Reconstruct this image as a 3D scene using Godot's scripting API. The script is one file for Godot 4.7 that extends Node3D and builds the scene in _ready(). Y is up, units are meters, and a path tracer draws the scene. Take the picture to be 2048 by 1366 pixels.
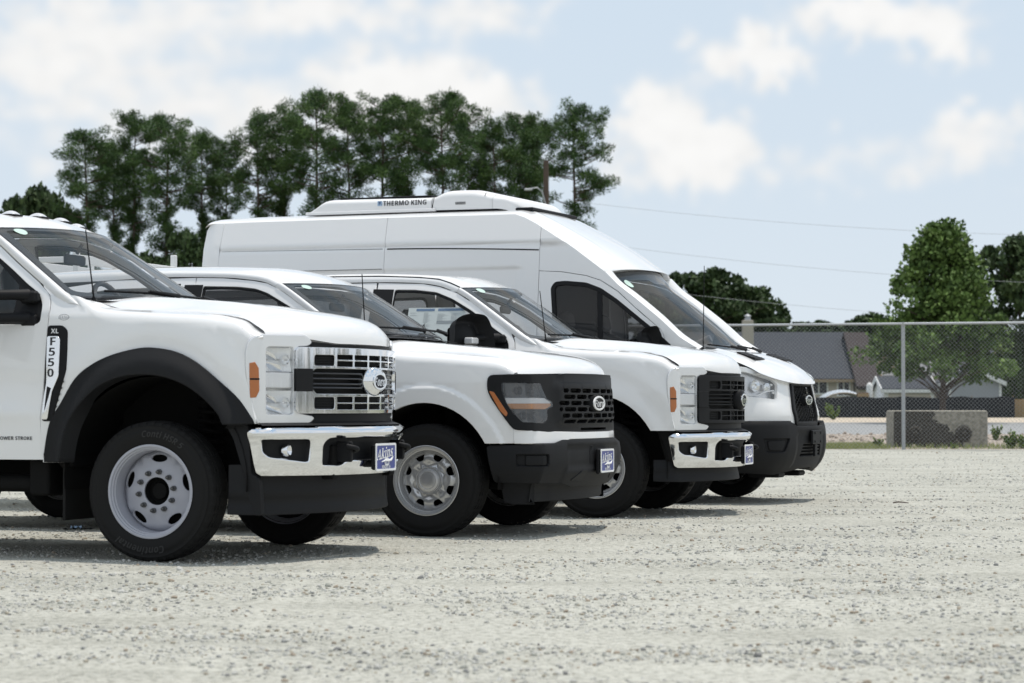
extends Node3D
# A row of white work trucks and a van on a dusty gravel lot, pines and houses behind.

class MB:
	var v := PackedVector3Array()
	var n := PackedVector3Array()
	var c := PackedColorArray()
	var col := Color(1, 1, 1)
	var use_col := false
	func tri(a: Vector3, b: Vector3, d: Vector3, na: Vector3, nb: Vector3, nd: Vector3) -> void:
		if (d - a).cross(b - a).dot(na + nb + nd) < 0.0:
			v.append(a); v.append(d); v.append(b)
			n.append(na); n.append(nd); n.append(nb)
		else:
			v.append(a); v.append(b); v.append(d)
			n.append(na); n.append(nb); n.append(nd)
		if use_col:
			c.append(col); c.append(col); c.append(col)
	func flat(a: Vector3, b: Vector3, d: Vector3, out: Vector3) -> void:
		var q := (d - a).cross(b - a)
		if q.length_squared() < 1e-16:
			return
		q = q.normalized()
		if q.dot(out) < 0.0:
			q = -q
		tri(a, b, d, q, q, q)
	func quad(a: Vector3, b: Vector3, d: Vector3, e: Vector3, na: Vector3, nb: Vector3, nd: Vector3, ne: Vector3) -> void:
		tri(a, b, d, na, nb, nd)
		tri(a, d, e, na, nd, ne)
	func mir() -> MB:
		var o := MB.new()
		o.v.resize(v.size()); o.n.resize(n.size())
		var f := Vector3(1, 1, -1)
		for i in range(0, v.size(), 3):
			o.v[i] = v[i] * f; o.v[i + 1] = v[i + 2] * f; o.v[i + 2] = v[i + 1] * f
			o.n[i] = n[i] * f; o.n[i + 1] = n[i + 2] * f; o.n[i + 2] = n[i + 1] * f
		o.c = c
		o.use_col = use_col
		return o
	func add(o: MB, t: Transform3D) -> void:
		for i in o.v.size():
			v.append(t * o.v[i])
			n.append((t.basis * o.n[i]).normalized())
	func mesh() -> ArrayMesh:
		var a := []
		a.resize(Mesh.ARRAY_MAX)
		a[Mesh.ARRAY_VERTEX] = v
		a[Mesh.ARRAY_NORMAL] = n
		if use_col and c.size() == v.size():
			a[Mesh.ARRAY_COLOR] = c
		var m := ArrayMesh.new()
		if v.size() > 0:
			m.add_surface_from_arrays(Mesh.PRIMITIVE_TRIANGLES, a)
		return m

class Plan:  # a curve seen from above, from the middle of a vehicle's front round to its side
	var p := PackedVector2Array()
	var s := PackedFloat32Array()
	func _init(x0: float, k: float, zc: float, tail: Array) -> void:
		for i in 61:
			var z := zc * i / 60.0
			p.append(Vector2(x0 - k * z * z, z))
		var ctl := [p[57], p[60]]
		for t in tail:
			ctl.append(Vector2(t[0], t[1]))
		ctl.append(ctl[-1] * 2.0 - ctl[-2])
		for i in range(1, ctl.size() - 2):
			for j in range(1, 13):
				p.append((ctl[i] as Vector2).cubic_interpolate(ctl[i + 1], ctl[i - 1], ctl[i + 2], j / 12.0))
		var d := 0.0
		s.append(0.0)
		for i in range(1, p.size()):
			d += p[i].distance_to(p[i - 1])
			s.append(d)
	func at(u: float, off := 0.0) -> Vector2:
		var a := absf(u)
		var lo := 0
		var hi := s.size() - 1
		while hi - lo > 1:
			var m := (lo + hi) >> 1
			if s[m] <= a:
				lo = m
			else:
				hi = m
		var d := p[hi] - p[lo]
		var q := p[lo] + d * ((a - s[lo]) / (s[hi] - s[lo]))
		var q0 := p[maxi(lo - 2, 0)]
		var q1 := p[mini(hi + 2, p.size() - 1)]
		var nn := Vector2(q1.y - q0.y, -(q1.x - q0.x)).normalized()
		if lo < 2:
			nn = Vector2(1, nn.y * a / maxf(s[2], 0.001)).normalized()
		q += nn * off
		if u < 0.0:
			q.y = -q.y
		return q

var rng := RandomNumberGenerator.new()
var M := {}

func P(a: Array) -> PackedVector2Array:
	var o := PackedVector2Array()
	for i in range(0, a.size(), 2):
		o.append(Vector2(a[i], a[i + 1]))
	return o

func ell(cx: float, cy: float, rx: float, ry: float, k := 32, a0 := 0.0, a1 := TAU) -> PackedVector2Array:
	var o := PackedVector2Array()
	var full := absf(a1 - a0 - TAU) < 0.001
	for i in (k if full else k + 1):
		var a := a0 + (a1 - a0) * i / k
		o.append(Vector2(cx + rx * cos(a), cy + ry * sin(a)))
	return o

func rect(x0: float, y0: float, x1: float, y1: float) -> PackedVector2Array:
	return P([x0, y0, x1, y0, x1, y1, x0, y1])

func rp(poly: PackedVector2Array, r: float, k := 3) -> PackedVector2Array:  # rounded corners
	var o := PackedVector2Array()
	var m := poly.size()
	for i in m:
		var a := poly[(i + m - 1) % m]
		var b := poly[i]
		var d := poly[(i + 1) % m]
		var ra := minf(r, a.distance_to(b) * 0.45)
		var rb := minf(r, d.distance_to(b) * 0.45)
		var p0 := b + (a - b).normalized() * ra
		var p1 := b + (d - b).normalized() * rb
		for j in k + 1:
			var t := float(j) / k
			o.append(p0.lerp(b, t).lerp(b.lerp(p1, t), t))
	return o

func rrect(x0: float, y0: float, x1: float, y1: float, r: float, k := 3) -> PackedVector2Array:
	return rp(rect(minf(x0, x1), minf(y0, y1), maxf(x0, x1), maxf(y0, y1)), r, k)

func smo(p: PackedVector2Array, k := 4) -> PackedVector2Array:  # smooth open curve through points
	var o := PackedVector2Array()
	var m := p.size()
	for i in m - 1:
		var a := p[maxi(i - 1, 0)] if i > 0 else p[0] * 2.0 - p[1]
		var d := p[i + 2] if i + 2 < m else p[m - 1] * 2.0 - p[m - 2]
		for j in k:
			o.append(p[i].cubic_interpolate(p[i + 1], a, d, float(j) / k))
	o.append(p[m - 1])
	return o

func area2(p: PackedVector2Array) -> float:
	var s := 0.0
	for i in p.size():
		s += p[i].cross(p[(i + 1) % p.size()])
	return s

func cut(outer: PackedVector2Array, hole: PackedVector2Array) -> PackedVector2Array:
	var best := outer
	var ba := -1.0
	for q in Geometry2D.clip_polygons(outer, hole):
		if absf(area2(q)) > ba:
			ba = absf(area2(q)); best = q
	return best

func tabf(xs: Array, ys: Array, x: float) -> float:  # smooth table
	var m := xs.size()
	if x <= xs[0]:
		return ys[0]
	if x >= xs[m - 1]:
		return ys[m - 1]
	var i := 0
	while xs[i + 1] < x:
		i += 1
	var h: float = xs[i + 1] - xs[i]
	var d: float = (ys[i + 1] - ys[i]) / h
	var d0: float = d if i == 0 else (ys[i + 1] - ys[i - 1]) / (xs[i + 1] - xs[i - 1])
	var d1: float = d if i == m - 2 else (ys[i + 2] - ys[i]) / (xs[i + 2] - xs[i])
	var t: float = (x - xs[i]) / h
	var t2 := t * t
	var t3 := t2 * t
	return (2 * t3 - 3 * t2 + 1) * ys[i] + (t3 - 2 * t2 + t) * h * d0 + (-2 * t3 + 3 * t2) * ys[i + 1] + (t3 - t2) * h * d1

func _vert(p: Vector2, f: Callable, sgn: float, cache: Dictionary) -> Array:
	var key := Vector2i((p * 20000.0).round())
	if cache.has(key):
		return cache[key]
	var e := 0.003
	var q: Vector3 = f.call(p)
	var dx: Vector3 = f.call(p + Vector2(e, 0)) - f.call(p - Vector2(e, 0))
	var dy: Vector3 = f.call(p + Vector2(0, e)) - f.call(p - Vector2(0, e))
	var r := [q, dx.cross(dy).normalized() * sgn]
	cache[key] = r
	return r

func _cell(mb: MB, r: Rect2, outer: PackedVector2Array, holes: Array, f: Callable, sgn: float, cache: Dictionary, depth: int) -> void:
	var e := r.end
	var pieces: Array = Geometry2D.intersect_polygons(outer, P([r.position.x, r.position.y, e.x, r.position.y, e.x, e.y, r.position.x, e.y]))
	for h in holes:
		var hb: Rect2 = h[1]
		if not hb.intersects(r):
			continue
		var nxt := []
		for q in pieces:
			for z in Geometry2D.clip_polygons(q, h[0]):
				nxt.append(z)
		pieces = nxt
	for q in pieces:
		if Geometry2D.is_polygon_clockwise(q) and depth < 7:
			var hs := r.size / 2.0
			for i in 2:
				for j in 2:
					_cell(mb, Rect2(r.position + Vector2(hs.x * i, hs.y * j), hs), outer, holes, f, sgn, cache, depth + 1)
			return
	for q in pieces:
		if absf(area2(q)) < 1e-8:
			continue
		var idx := Geometry2D.triangulate_polygon(q)
		for i in range(0, idx.size(), 3):
			var a := _vert(q[idx[i]], f, sgn, cache)
			var b := _vert(q[idx[i + 1]], f, sgn, cache)
			var d := _vert(q[idx[i + 2]], f, sgn, cache)
			mb.tri(a[0], b[0], d[0], a[1], b[1], d[1])

# A sheet with a 2D outline and holes, lifted into space by f, its rims rounded by rr and turned in by thick.
func panel(mb: MB, outer: PackedVector2Array, holes: Array, cell: float, f: Callable, sgn := 1.0, thick := 0.02, rr := 0.003) -> void:
	var cache := {}
	var hs := []
	for h in holes:
		var b := Rect2(h[0], Vector2.ZERO)
		for p in h:
			b = b.expand(p)
		hs.append([h, b])
	var bb := Rect2(outer[0], Vector2.ZERO)
	for p in outer:
		bb = bb.expand(p)
	var nx := maxi(1, ceili(bb.size.x / cell))
	var ny := maxi(1, ceili(bb.size.y / cell))
	var st := bb.size / Vector2(nx, ny)
	for i in nx:
		for j in ny:
			_cell(mb, Rect2(bb.position + st * Vector2(i, j), st), outer, hs, f, sgn, cache, 0)
	if thick <= 0.0:
		return
	var rims := [[outer, 1.0]]
	for h in holes:
		rims.append([h, -1.0])
	for rm in rims:
		var poly: PackedVector2Array = rm[0]
		var o: float = rm[1] * (1.0 if area2(poly) > 0.0 else -1.0)
		var pts := PackedVector2Array()
		for i in poly.size():
			var a := poly[i]
			var b := poly[(i + 1) % poly.size()]
			var k := maxi(1, ceili(a.distance_to(b) / cell))
			for j in k:
				pts.append(a.lerp(b, float(j) / k))
		var m := pts.size()
		var A := []
		for i in m:
			var t := (pts[(i + 1) % m] - pts[(i + m - 1) % m]).normalized()
			var o2 := Vector2(t.y, -t.x) * o
			var w := _vert(pts[i], f, sgn, cache)
			var q: Vector3 = w[0]
			var out: Vector3 = f.call(pts[i] + o2 * 0.002) - q
			var nn: Vector3 = w[1]
			out = (out - nn * out.dot(nn)).normalized()
			A.append([q, nn, q + out * rr - nn * rr, out, q + out * rr - nn * thick])
		for i in m:
			var a: Array = A[i]
			var b: Array = A[(i + 1) % m]
			if (a[0] as Vector3).distance_squared_to(b[0]) < 1e-10:
				continue
			mb.quad(a[0], b[0], b[2], a[2], a[1], b[1], b[3], a[3])
			mb.quad(a[2], b[2], b[4], a[4], a[3], b[3], b[3], a[3])

func grid(mb: MB, nu: int, nv: int, f: Callable, sgn := 1.0, wrap_v := false) -> void:
	var q := []
	for i in nu + 1:
		var row := PackedVector3Array()
		for j in nv + 1:
			row.append(f.call(float(i) / nu, float(j) / nv))
		q.append(row)
	var nn := []
	for i in nu + 1:
		var row := PackedVector3Array()
		for j in nv + 1:
			var du: Vector3 = q[mini(i + 1, nu)][j] - q[maxi(i - 1, 0)][j]
			var j1 := j + 1
			var j0 := j - 1
			if wrap_v:
				j1 = (j + 1) if j < nv else 1
				j0 = (j - 1) if j > 0 else nv - 1
			else:
				j1 = mini(j1, nv); j0 = maxi(j0, 0)
			var dv: Vector3 = q[i][j1] - q[i][j0]
			row.append(du.cross(dv).normalized() * sgn)
		nn.append(row)
	for i in nu:
		for j in nv:
			mb.quad(q[i][j], q[i + 1][j], q[i + 1][j + 1], q[i][j + 1], nn[i][j], nn[i + 1][j], nn[i + 1][j + 1], nn[i][j + 1])

func tube(mb: MB, pts: Array, r, k := 8, caps := true) -> void:  # r: a radius, or one per point
	var m := pts.size()
	var rings := []
	var last := Vector3.ZERO
	for i in m:
		var t: Vector3 = (pts[mini(i + 1, m - 1)] - pts[maxi(i - 1, 0)]).normalized()
		var side := last
		if side == Vector3.ZERO or absf(side.dot(t)) > 0.95:
			side = t.cross(Vector3.UP if absf(t.y) < 0.9 else Vector3.RIGHT)
		side = (side - t * side.dot(t)).normalized()
		last = side
		var up := t.cross(side)
		var rad: float = r if (r is float or r is int) else r[i]
		var row := []
		for j in k:
			var a := TAU * j / k
			var d := side * cos(a) + up * sin(a)
			row.append([pts[i] + d * rad, d])
		rings.append(row)
	for i in m - 1:
		for j in k:
			var a: Array = rings[i][j]
			var b: Array = rings[i][(j + 1) % k]
			var d: Array = rings[i + 1][(j + 1) % k]
			var e: Array = rings[i + 1][j]
			mb.quad(a[0], b[0], d[0], e[0], a[1], b[1], d[1], e[1])
	if caps:
		for z in [[0, -1.0], [m - 1, 1.0]]:
			var i: int = z[0]
			var t: Vector3 = (pts[mini(i + 1, m - 1)] - pts[maxi(i - 1, 0)]).normalized() * z[1]
			for j in k:
				mb.tri(pts[i], rings[i][j][0], rings[i][(j + 1) % k][0], t, t, t)

func box(mb: MB, c: Vector3, s: Vector3, bev := 0.006, bs := Basis.IDENTITY) -> void:
	var h := s / 2.0
	bev = minf(bev, minf(h.x, minf(h.y, h.z)) * 0.9)
	var cor := {}
	for i in 8:
		var g := Vector3(1 if i & 1 else -1, 1 if i & 2 else -1, 1 if i & 4 else -1)
		for ax in 3:
			var p := (h - Vector3.ONE * bev) * g
			p[ax] = h[ax] * g[ax]
			cor[Vector2i(i, ax)] = c + bs * p
	for ax in 3:
		var b1 := 1 << ((ax + 1) % 3)
		var b2 := 1 << ((ax + 2) % 3)
		for sg in 2:
			var base := (1 << ax) if sg else 0
			var nn := Vector3.ZERO
			nn[ax] = 1.0 if sg else -1.0
			nn = bs * nn
			mb.quad(cor[Vector2i(base, ax)], cor[Vector2i(base | b1, ax)], cor[Vector2i(base | b1 | b2, ax)], cor[Vector2i(base | b2, ax)], nn, nn, nn, nn)
	if bev <= 0.0:
		return
	for ax in 3:  # edges along ax
		var a1 := (ax + 1) % 3
		var a2 := (ax + 2) % 3
		for k in 4:
			var i := ((1 << a1) if k & 1 else 0) | ((1 << a2) if k & 2 else 0)
			var j := i | (1 << ax)
			var n1 := Vector3.ZERO
			var n2 := Vector3.ZERO
			n1[a1] = 1.0 if k & 1 else -1.0
			n2[a2] = 1.0 if k & 2 else -1.0
			n1 = bs * n1; n2 = bs * n2
			mb.quad(cor[Vector2i(i, a1)], cor[Vector2i(j, a1)], cor[Vector2i(j, a2)], cor[Vector2i(i, a2)], n1, n1, n2, n2)
	for i in 8:
		var g := Vector3(1 if i & 1 else -1, 1 if i & 2 else -1, 1 if i & 4 else -1)
		mb.tri(cor[Vector2i(i, 0)], cor[Vector2i(i, 1)], cor[Vector2i(i, 2)], bs * Vector3(g.x, 0, 0), bs * Vector3(0, g.y, 0), bs * Vector3(0, 0, g.z))

# turned shape round the z axis of t: profile of (radius, height)
func lathe(mb: MB, prof: Array, t: Transform3D, seg := 48, lumps = null) -> void:
	var m := prof.size()
	var ns := []
	for i in m - 1:
		var d: Vector2 = prof[i + 1] - prof[i]
		ns.append(Vector2(d.y, -d.x).normalized())
	for i in m - 1:
		var na: Vector2 = ns[i]
		var nb: Vector2 = ns[i]
		if i > 0 and na.dot(ns[i - 1]) > 0.6:
			na = (na + ns[i - 1]).normalized()
		if i < m - 2 and nb.dot(ns[i + 1]) > 0.6:
			nb = (nb + ns[i + 1]).normalized()
		for j in seg:
			var a0 := TAU * j / seg
			var a1 := TAU * (j + 1) / seg
			var d0 := Vector2(cos(a0), sin(a0))
			var d1 := Vector2(cos(a1), sin(a1))
			var pa: Vector2 = prof[i]
			var pb: Vector2 = prof[i + 1]
			if lumps != null:
				pa = lumps.call(i, j, pa); pb = lumps.call(i + 1, j, pb)
			var A := t * Vector3(d0.x * pa.x, d0.y * pa.x, pa.y)
			var B := t * Vector3(d1.x * pa.x, d1.y * pa.x, pa.y)
			var C := t * Vector3(d1.x * pb.x, d1.y * pb.x, pb.y)
			var D := t * Vector3(d0.x * pb.x, d0.y * pb.x, pb.y)
			var nA := (t.basis * Vector3(d0.x * na.x, d0.y * na.x, na.y)).normalized()
			var nB := (t.basis * Vector3(d1.x * na.x, d1.y * na.x, na.y)).normalized()
			var nC := (t.basis * Vector3(d1.x * nb.x, d1.y * nb.x, nb.y)).normalized()
			var nD := (t.basis * Vector3(d0.x * nb.x, d0.y * nb.x, nb.y)).normalized()
			mb.quad(A, B, C, D, nA, nB, nC, nD)

# flat plate with rounded rims in the xy plane of t
func plate(mb: MB, poly: PackedVector2Array, holes: Array, t: Transform3D, thick := 0.01, rr := 0.002, cell := 0.5) -> void:
	panel(mb, poly, holes, cell, func(p: Vector2) -> Vector3: return t * Vector3(p.x, p.y, 0), 1.0 if t.basis.determinant() > 0.0 else -1.0, thick, rr)

func lettering(mb: MB, s: String, font: String, h: float, f: Callable, skew := 0.0, wide := 1.0, italic := false, bold := false) -> void:  # centred on (0, 0), put in place by f(x, y)
	var tm := TextMesh.new()
	var sf := SystemFont.new()
	sf.font_names = PackedStringArray([font])
	sf.font_italic = italic
	if bold:
		sf.font_weight = 700
	tm.font = sf
	tm.font_size = 48
	tm.pixel_size = h / 34.0
	tm.depth = 0.0
	tm.curve_step = 2.0
	tm.text = s
	var a := tm.get_mesh_arrays()
	var vs: PackedVector3Array = a[Mesh.ARRAY_VERTEX]
	var ix: PackedInt32Array = a[Mesh.ARRAY_INDEX] if a[Mesh.ARRAY_INDEX] != null else PackedInt32Array(range(vs.size()))
	var lo := 1e9
	var hi := -1e9
	for q in vs:
		lo = minf(lo, q.y); hi = maxf(hi, q.y)
	for i in range(0, ix.size(), 3):
		var w := []
		for j in 3:
			var q := vs[ix[i + j]]
			var y := q.y - (lo + hi) / 2.0
			w.append(f.call(Vector2(q.x * wide + y * skew, y)))
		var nn: Vector3 = (w[2] - w[0]).cross(w[1] - w[0]).normalized()
		mb.tri(w[0], w[1], w[2], nn, nn, nn)

func numbered(nm: String) -> String:
	if not has_node(nm):
		return nm
	var i := 1
	while has_node("%s_%03d" % [nm, i]):
		i += 1
	return "%s_%03d" % [nm, i]

func thing(nm: String, label: String, cat: String, at := Vector3.ZERO, turn := 0.0, group := "") -> Node3D:
	var o := Node3D.new()
	o.name = numbered(nm)
	add_child(o)
	o.position = at
	o.rotation_degrees.y = turn
	tag(o, label, cat, group)
	return o

func tag(o: Node, label: String, cat: String, group := "", kind := "") -> void:
	if label: o.set_meta("label", label)
	if cat: o.set_meta("category", cat)
	if group: o.set_meta("group", group)
	if kind: o.set_meta("kind", kind)

func part(parent: Node, nm: String, mb: MB, m: Material, at := Vector3.ZERO) -> MeshInstance3D:
	var o := MeshInstance3D.new()
	o.name = nm
	o.mesh = mb.mesh()
	o.material_override = null
	if o.mesh.get_surface_count() > 0:
		o.mesh.surface_set_material(0, m)
	o.position = at
	parent.add_child(o, true)
	return o

func pair(parent: Node, nm: String, mb: MB, m: Material, at := Vector3.ZERO) -> Array:
	return [part(parent, nm, mb, m, at), part(parent, nm, mb.mir(), m, at)]

func clone(o: MeshInstance3D, parent: Node, at: Vector3, turn := Vector3.ZERO, sc := 1.0) -> MeshInstance3D:
	var q: MeshInstance3D = o.duplicate()
	q.name = String(o.name).rstrip("0123456789")
	parent.add_child(q, true)
	q.position = at
	q.rotation = turn
	q.scale = Vector3.ONE * sc
	return q

func mat(nm: String, lin: Color, rough := 0.6, metal := 0.0) -> StandardMaterial3D:
	var m := StandardMaterial3D.new()
	m.resource_name = nm
	m.albedo_color = lin.linear_to_srgb()
	m.roughness = rough
	m.metallic = metal
	M[nm] = m
	return m

func noise_tex(seed_: int, freq: float, size: int, cols: Array, offs: Array, cellular := false, oct := 4) -> NoiseTexture2D:
	var nz := FastNoiseLite.new()
	nz.seed = seed_
	nz.frequency = freq
	nz.noise_type = FastNoiseLite.TYPE_CELLULAR if cellular else FastNoiseLite.TYPE_SIMPLEX
	nz.fractal_octaves = oct
	if cellular:
		nz.cellular_return_type = FastNoiseLite.RETURN_CELL_VALUE
		nz.fractal_type = FastNoiseLite.FRACTAL_NONE
	var t := NoiseTexture2D.new()
	t.width = size; t.height = size
	t.seamless = true
	t.noise = nz
	if cols.size() > 0:
		var g := Gradient.new()
		g.offsets = PackedFloat32Array(offs)
		var pc := PackedColorArray()
		for q in cols:
			pc.append((q as Color).linear_to_srgb())
		g.colors = pc
		t.color_ramp = g
	return t

# ---------------------------------------------------------------- sky, materials
func sky_image() -> Image:
	var W := 2048
	var H := 1024
	var n1 := FastNoiseLite.new()
	n1.seed = 11; n1.frequency = 1.0; n1.fractal_octaves = 5; n1.noise_type = FastNoiseLite.TYPE_SIMPLEX
	var n2 := FastNoiseLite.new()
	n2.seed = 5; n2.frequency = 1.0; n2.fractal_octaves = 3; n2.noise_type = FastNoiseLite.TYPE_SIMPLEX
	# cumulus puffs: azimuth and elevation in degrees, their radii, weight
	var puffs := []
	for q in [[60, 140, 190, 90, .55], [250, 50, 380, 70, .6], [330, 200, 330, 90, .45], [560, 240, 300, 80, .45], [700, 20, 330, 45, .75], [720, 150, 80, 42, .95], [870, 150, 85, 55, 1.0], [980, 190, 110, 60, .8], [820, 200, 160, 50, .6], [1250, 195, 38, 32, .8], [1335, 225, 85, 62, 1.15], [1400, 285, 78, 52, 1.0], [1360, 330, 110, 45, .6], [1425, 115, 52, 38, .9], [1500, 75, 45, 38, 1.0], [1545, 120, 75, 42, 1.0], [1590, 150, 50, 30, .6], [1770, 35, 150, 45, 1.0], [1885, 85, 85, 42, 1.0], [1660, 15, 90, 28, .8], [1960, 290, 140, 55, .6], [1700, 330, 260, 60, .42], [1100, 330, 500, 60, .35], [1950, 240, 90, 30, .5], [100, 330, 260, 60, .35], [1000, 30, 120, 40, .5]]:
		puffs.append([rad_to_deg(atan((q[0] - 1024.0) / 4836.0)), rad_to_deg(atan((814.0 - q[1]) / 4836.0)), rad_to_deg(q[2] / 4836.0), rad_to_deg(q[3] / 4836.0), q[4]])
	var data := PackedFloat32Array()
	data.resize(W * H * 3)
	for j in H:
		var el := 90.0 - (j + .5) / H * 180.0
		var sy := sin(deg_to_rad(el))
		var cy := cos(deg_to_rad(el))
		var t := pow(clampf(sy, 0.0, 1.0), .48)
		var base := Color(.655, .705, .74).lerp(Color(.39, .54, .72), t)
		if el < 0.0:
			base = Color(.46, .46, .43)
		for i in W:
			var az := (i + .5) / W * 360.0
			if az > 180.0:
				az -= 360.0
			var k := (j * W + i) * 3
			if el < 0.0:
				data[k] = base.r; data[k + 1] = base.g; data[k + 2] = base.b
				continue
			var ar := deg_to_rad(az)
			var d := Vector3(sin(ar) * cy, sy, -cos(ar) * cy)
			var den := 0.0
			var w := 0.0
			if absf(az) < 17.0 and el < 14.0:
				w = smoothstep(17.0, 14.0, absf(az)) * smoothstep(14.0, 11.0, el)
				var wx := az + n2.get_noise_3d(az * .9, el * .9, 3.0) * .75 + n1.get_noise_2d(az * 2.3, el * 2.3 + 40.0) * .35 + n1.get_noise_2d(az * 6.0, el * 6.0 + 80.0) * .14
				var wy := el + n2.get_noise_3d(az * .9, el * .9, 9.0) * .5 + n1.get_noise_2d(az * 2.3 + 31.0, el * 2.3) * .3 + n1.get_noise_2d(az * 6.0 + 9.0, el * 6.0) * .12
				for p in puffs:
					var ddx: float = (wx - p[0]) / p[2]
					var ddy: float = (wy - p[1]) / p[3]
					if ddy < 0.0:
						ddy *= .8
					var e := ddx * ddx + ddy * ddy
					if e < 5.0:
						den += p[4] * exp(-e * 1.1)
				den += n1.get_noise_2d(az * .7 + 7.0, el * 1.3) * .28
				den *= w
			if w < 1.0:
				var s := 1.0 / (sy + .12)
				var q := n1.get_noise_3d(d.x * s * 1.5, d.z * s * 1.5, 2.0)
				den += (1.0 - w) * (q * 1.1 + .48)
			var c := smoothstep(.22, .84, den)
			var shade := .76 + .05 * smoothstep(.5, 1.2, den) + .03 * n1.get_noise_2d(az * .8, el * 2.0)
			var cl := Color(shade * 1.012, shade * 1.0, shade * .98)
			var o := base.lerp(cl, c * .92)
			data[k] = o.r; data[k + 1] = o.g; data[k + 2] = o.b
	return Image.create_from_data(W, H, false, Image.FORMAT_RGBF, data.to_byte_array())

func materials() -> void:
	var m := mat("white_paint", Color(.775, .78, .785), .38)
	m.clearcoat_enabled = true
	m.clearcoat = 1.0
	m.clearcoat_roughness = .03
	M.paint = m
	m = mat("unit_white", Color(.74, .745, .75), .45)
	m = mat("chrome", Color(.80, .81, .83), .06, 1.0)
	m = mat("chrome_soft", Color(.82, .83, .845), .16, 1.0)
	m = mat("lamp_chrome", Color(.80, .81, .825), .2, .55)
	m = mat("reflector", Color(.88, .89, .90), .12, 1.0)
	m = mat("mirror", Color(.8, .8, .8), .03, 1.0)
	m = mat("silver", Color(.52, .525, .535), .27, .65)
	m = mat("white_wheel", Color(.37, .38, .43), .40)
	m = mat("dark_metal", Color(.10, .10, .10), .4, .7)
	m = mat("black", Color(.012, .0125, .014), .55)
	m = mat("dark_plastic", Color(.0145, .015, .0165), .62)
	for q in [M.black, M.dark_plastic]:
		q.normal_enabled = true
		q.normal_texture = noise_tex(3, .25, 256, [], [])
		q.normal_texture.as_normal_map = true
		q.normal_texture.bump_strength = 1.2
		q.uv1_triplanar = true
		q.uv1_scale = Vector3.ONE * 6.0
		q.normal_scale = .25
	m = mat("dark_gloss", Color(.02, .022, .03), .15)
	m = mat("badge_dark", Color(.012, .014, .022), .55)
	m.metallic_specular = .25
	m = mat("frit", Color(.008, .008, .009), .25)
	m = mat("void", Color(.004, .004, .004), .9)
	m = mat("under", Color(.008, .008, .008), .9)
	m = mat("tyre_print", Color(.0185, .0185, .019), .75)
	m = mat("rubber", Color(.015, .015, .015), .85)
	m = mat("tyre", Color(.014, .014, .0142), .8)
	m.heightmap_enabled = false
	m = mat("interior_dark", Color(.018, .018, .019), .8)
	m = mat("interior_mid", Color(.10, .10, .105), .8)
	m = mat("headliner", Color(.16, .155, .15), .9)
	m = mat("print_white", Color(.78, .79, .80), .4)
	m = mat("print_black", Color(.02, .02, .025), .5)
	m = mat("plate_blue", Color(.025, .045, .26), .35)
	m = mat("logo_blue", Color(.38, .52, .68), .5)
	m = mat("logo_dark", Color(.03, .07, .18), .5)
	m = mat("sticker", Color(.50, .66, .60), .6)
	m = mat("sticker_paper", Color(.62, .68, .68), .7)
	m = mat("sticker_blue", Color(.13, .22, .36), .7)
	m = mat("sticker_grey", Color(.30, .34, .36), .7)
	m = mat("amber", Color(.42, .12, .015), .18)
	m.clearcoat_enabled = true
	m = mat("amber_soft", Color(.55, .25, .09), .2)
	m = mat("lens_frost", Color(.74, .75, .77), .22, .35)
	m = mat("lamp_bright", Color(.62, .63, .65), .25, .6)
	m = mat("lamp_white", Color(.90, .91, .92), .35, .15)
	m = mat("lamp_grey", Color(.16, .165, .175), .3, .4)
	for e in [["glass", Color(.03, .05, .045), .11], ["tint_glass", Color(.03, .032, .035), .62], ["lens_clear", Color(.8, .82, .84), .08], ["lens_smoke", Color(.12, .13, .14), .28]]:
		m = mat(e[0], e[1], .02)
		m.transparency = BaseMaterial3D.TRANSPARENCY_ALPHA
		m.albedo_color.a = e[2]
		if e[0].ends_with("glass"):
			m.metallic_specular = .36
	m = mat("galvanised", Color(.42, .44, .46), .45, .6)
	m = mat("galvanised_wire", Color(.30, .315, .33), .6, .1)
	m = mat("wood_trunk", Color(.085, .062, .048), .9)
	m = mat("wood_fence", Color(.36, .25, .14), .85)
	for e in [["needles", .15], ["leaves", .12]]:
		m = mat(e[0], Color(1, 1, 1), .75)
		m.vertex_color_use_as_albedo = true
		m.backlight_enabled = true
		m.backlight = Color(e[1] * .6, e[1], e[1] * .3)
		m.cull_mode = BaseMaterial3D.CULL_DISABLED
	m = mat("roof_grey", Color(.043, .050, .063), .9)
	m = mat("roof_light", Color(.20, .205, .21), .9)
	m = mat("roof_brown", Color(.045, .036, .037), .9)
	m = mat("wall_beige", Color(.45, .41, .35), .9)
	m = mat("wall_blue", Color(.44, .49, .54), .85)
	m = mat("wall_grey", Color(.36, .38, .42), .85)
	m = mat("brick_brown", Color(.14, .09, .07), .9)
	m = mat("trim_white", Color(.72, .73, .73), .7)
	m = mat("trim_tan", Color(.34, .26, .18), .8)
	m = mat("window_dark", Color(.03, .035, .04), .15)
	m = mat("wire_grey", Color(.42, .44, .46), .7)
	m = mat("silt_black", Color(.012, .014, .02), .8)
	m = mat("road_grey", Color(.29, .297, .30), .9)
	m = mat("sand", Color(.52, .45, .36), .95)
	for q in [M.black, M.dark_plastic, M.tyre, M.under, M.rubber]:
		q.metallic_specular = .28
	# gravel
	m = mat("gravel_lot", Color(1, 1, 1), .95)
	m.albedo_texture = noise_tex(21, .035, 1024, [Color(.25, .25, .218), Color(.425, .424, .373), Color(.512, .51, .453), Color(.556, .554, .496), Color(.578, .576, .518)], [0.0, .30, .45, .62, 1.0], false, 6)
	m.uv1_triplanar = true
	m.uv1_world_triplanar = true
	m.uv1_scale = Vector3.ONE * .42
	m.uv2_triplanar = true
	m.uv2_world_triplanar = true
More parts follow.
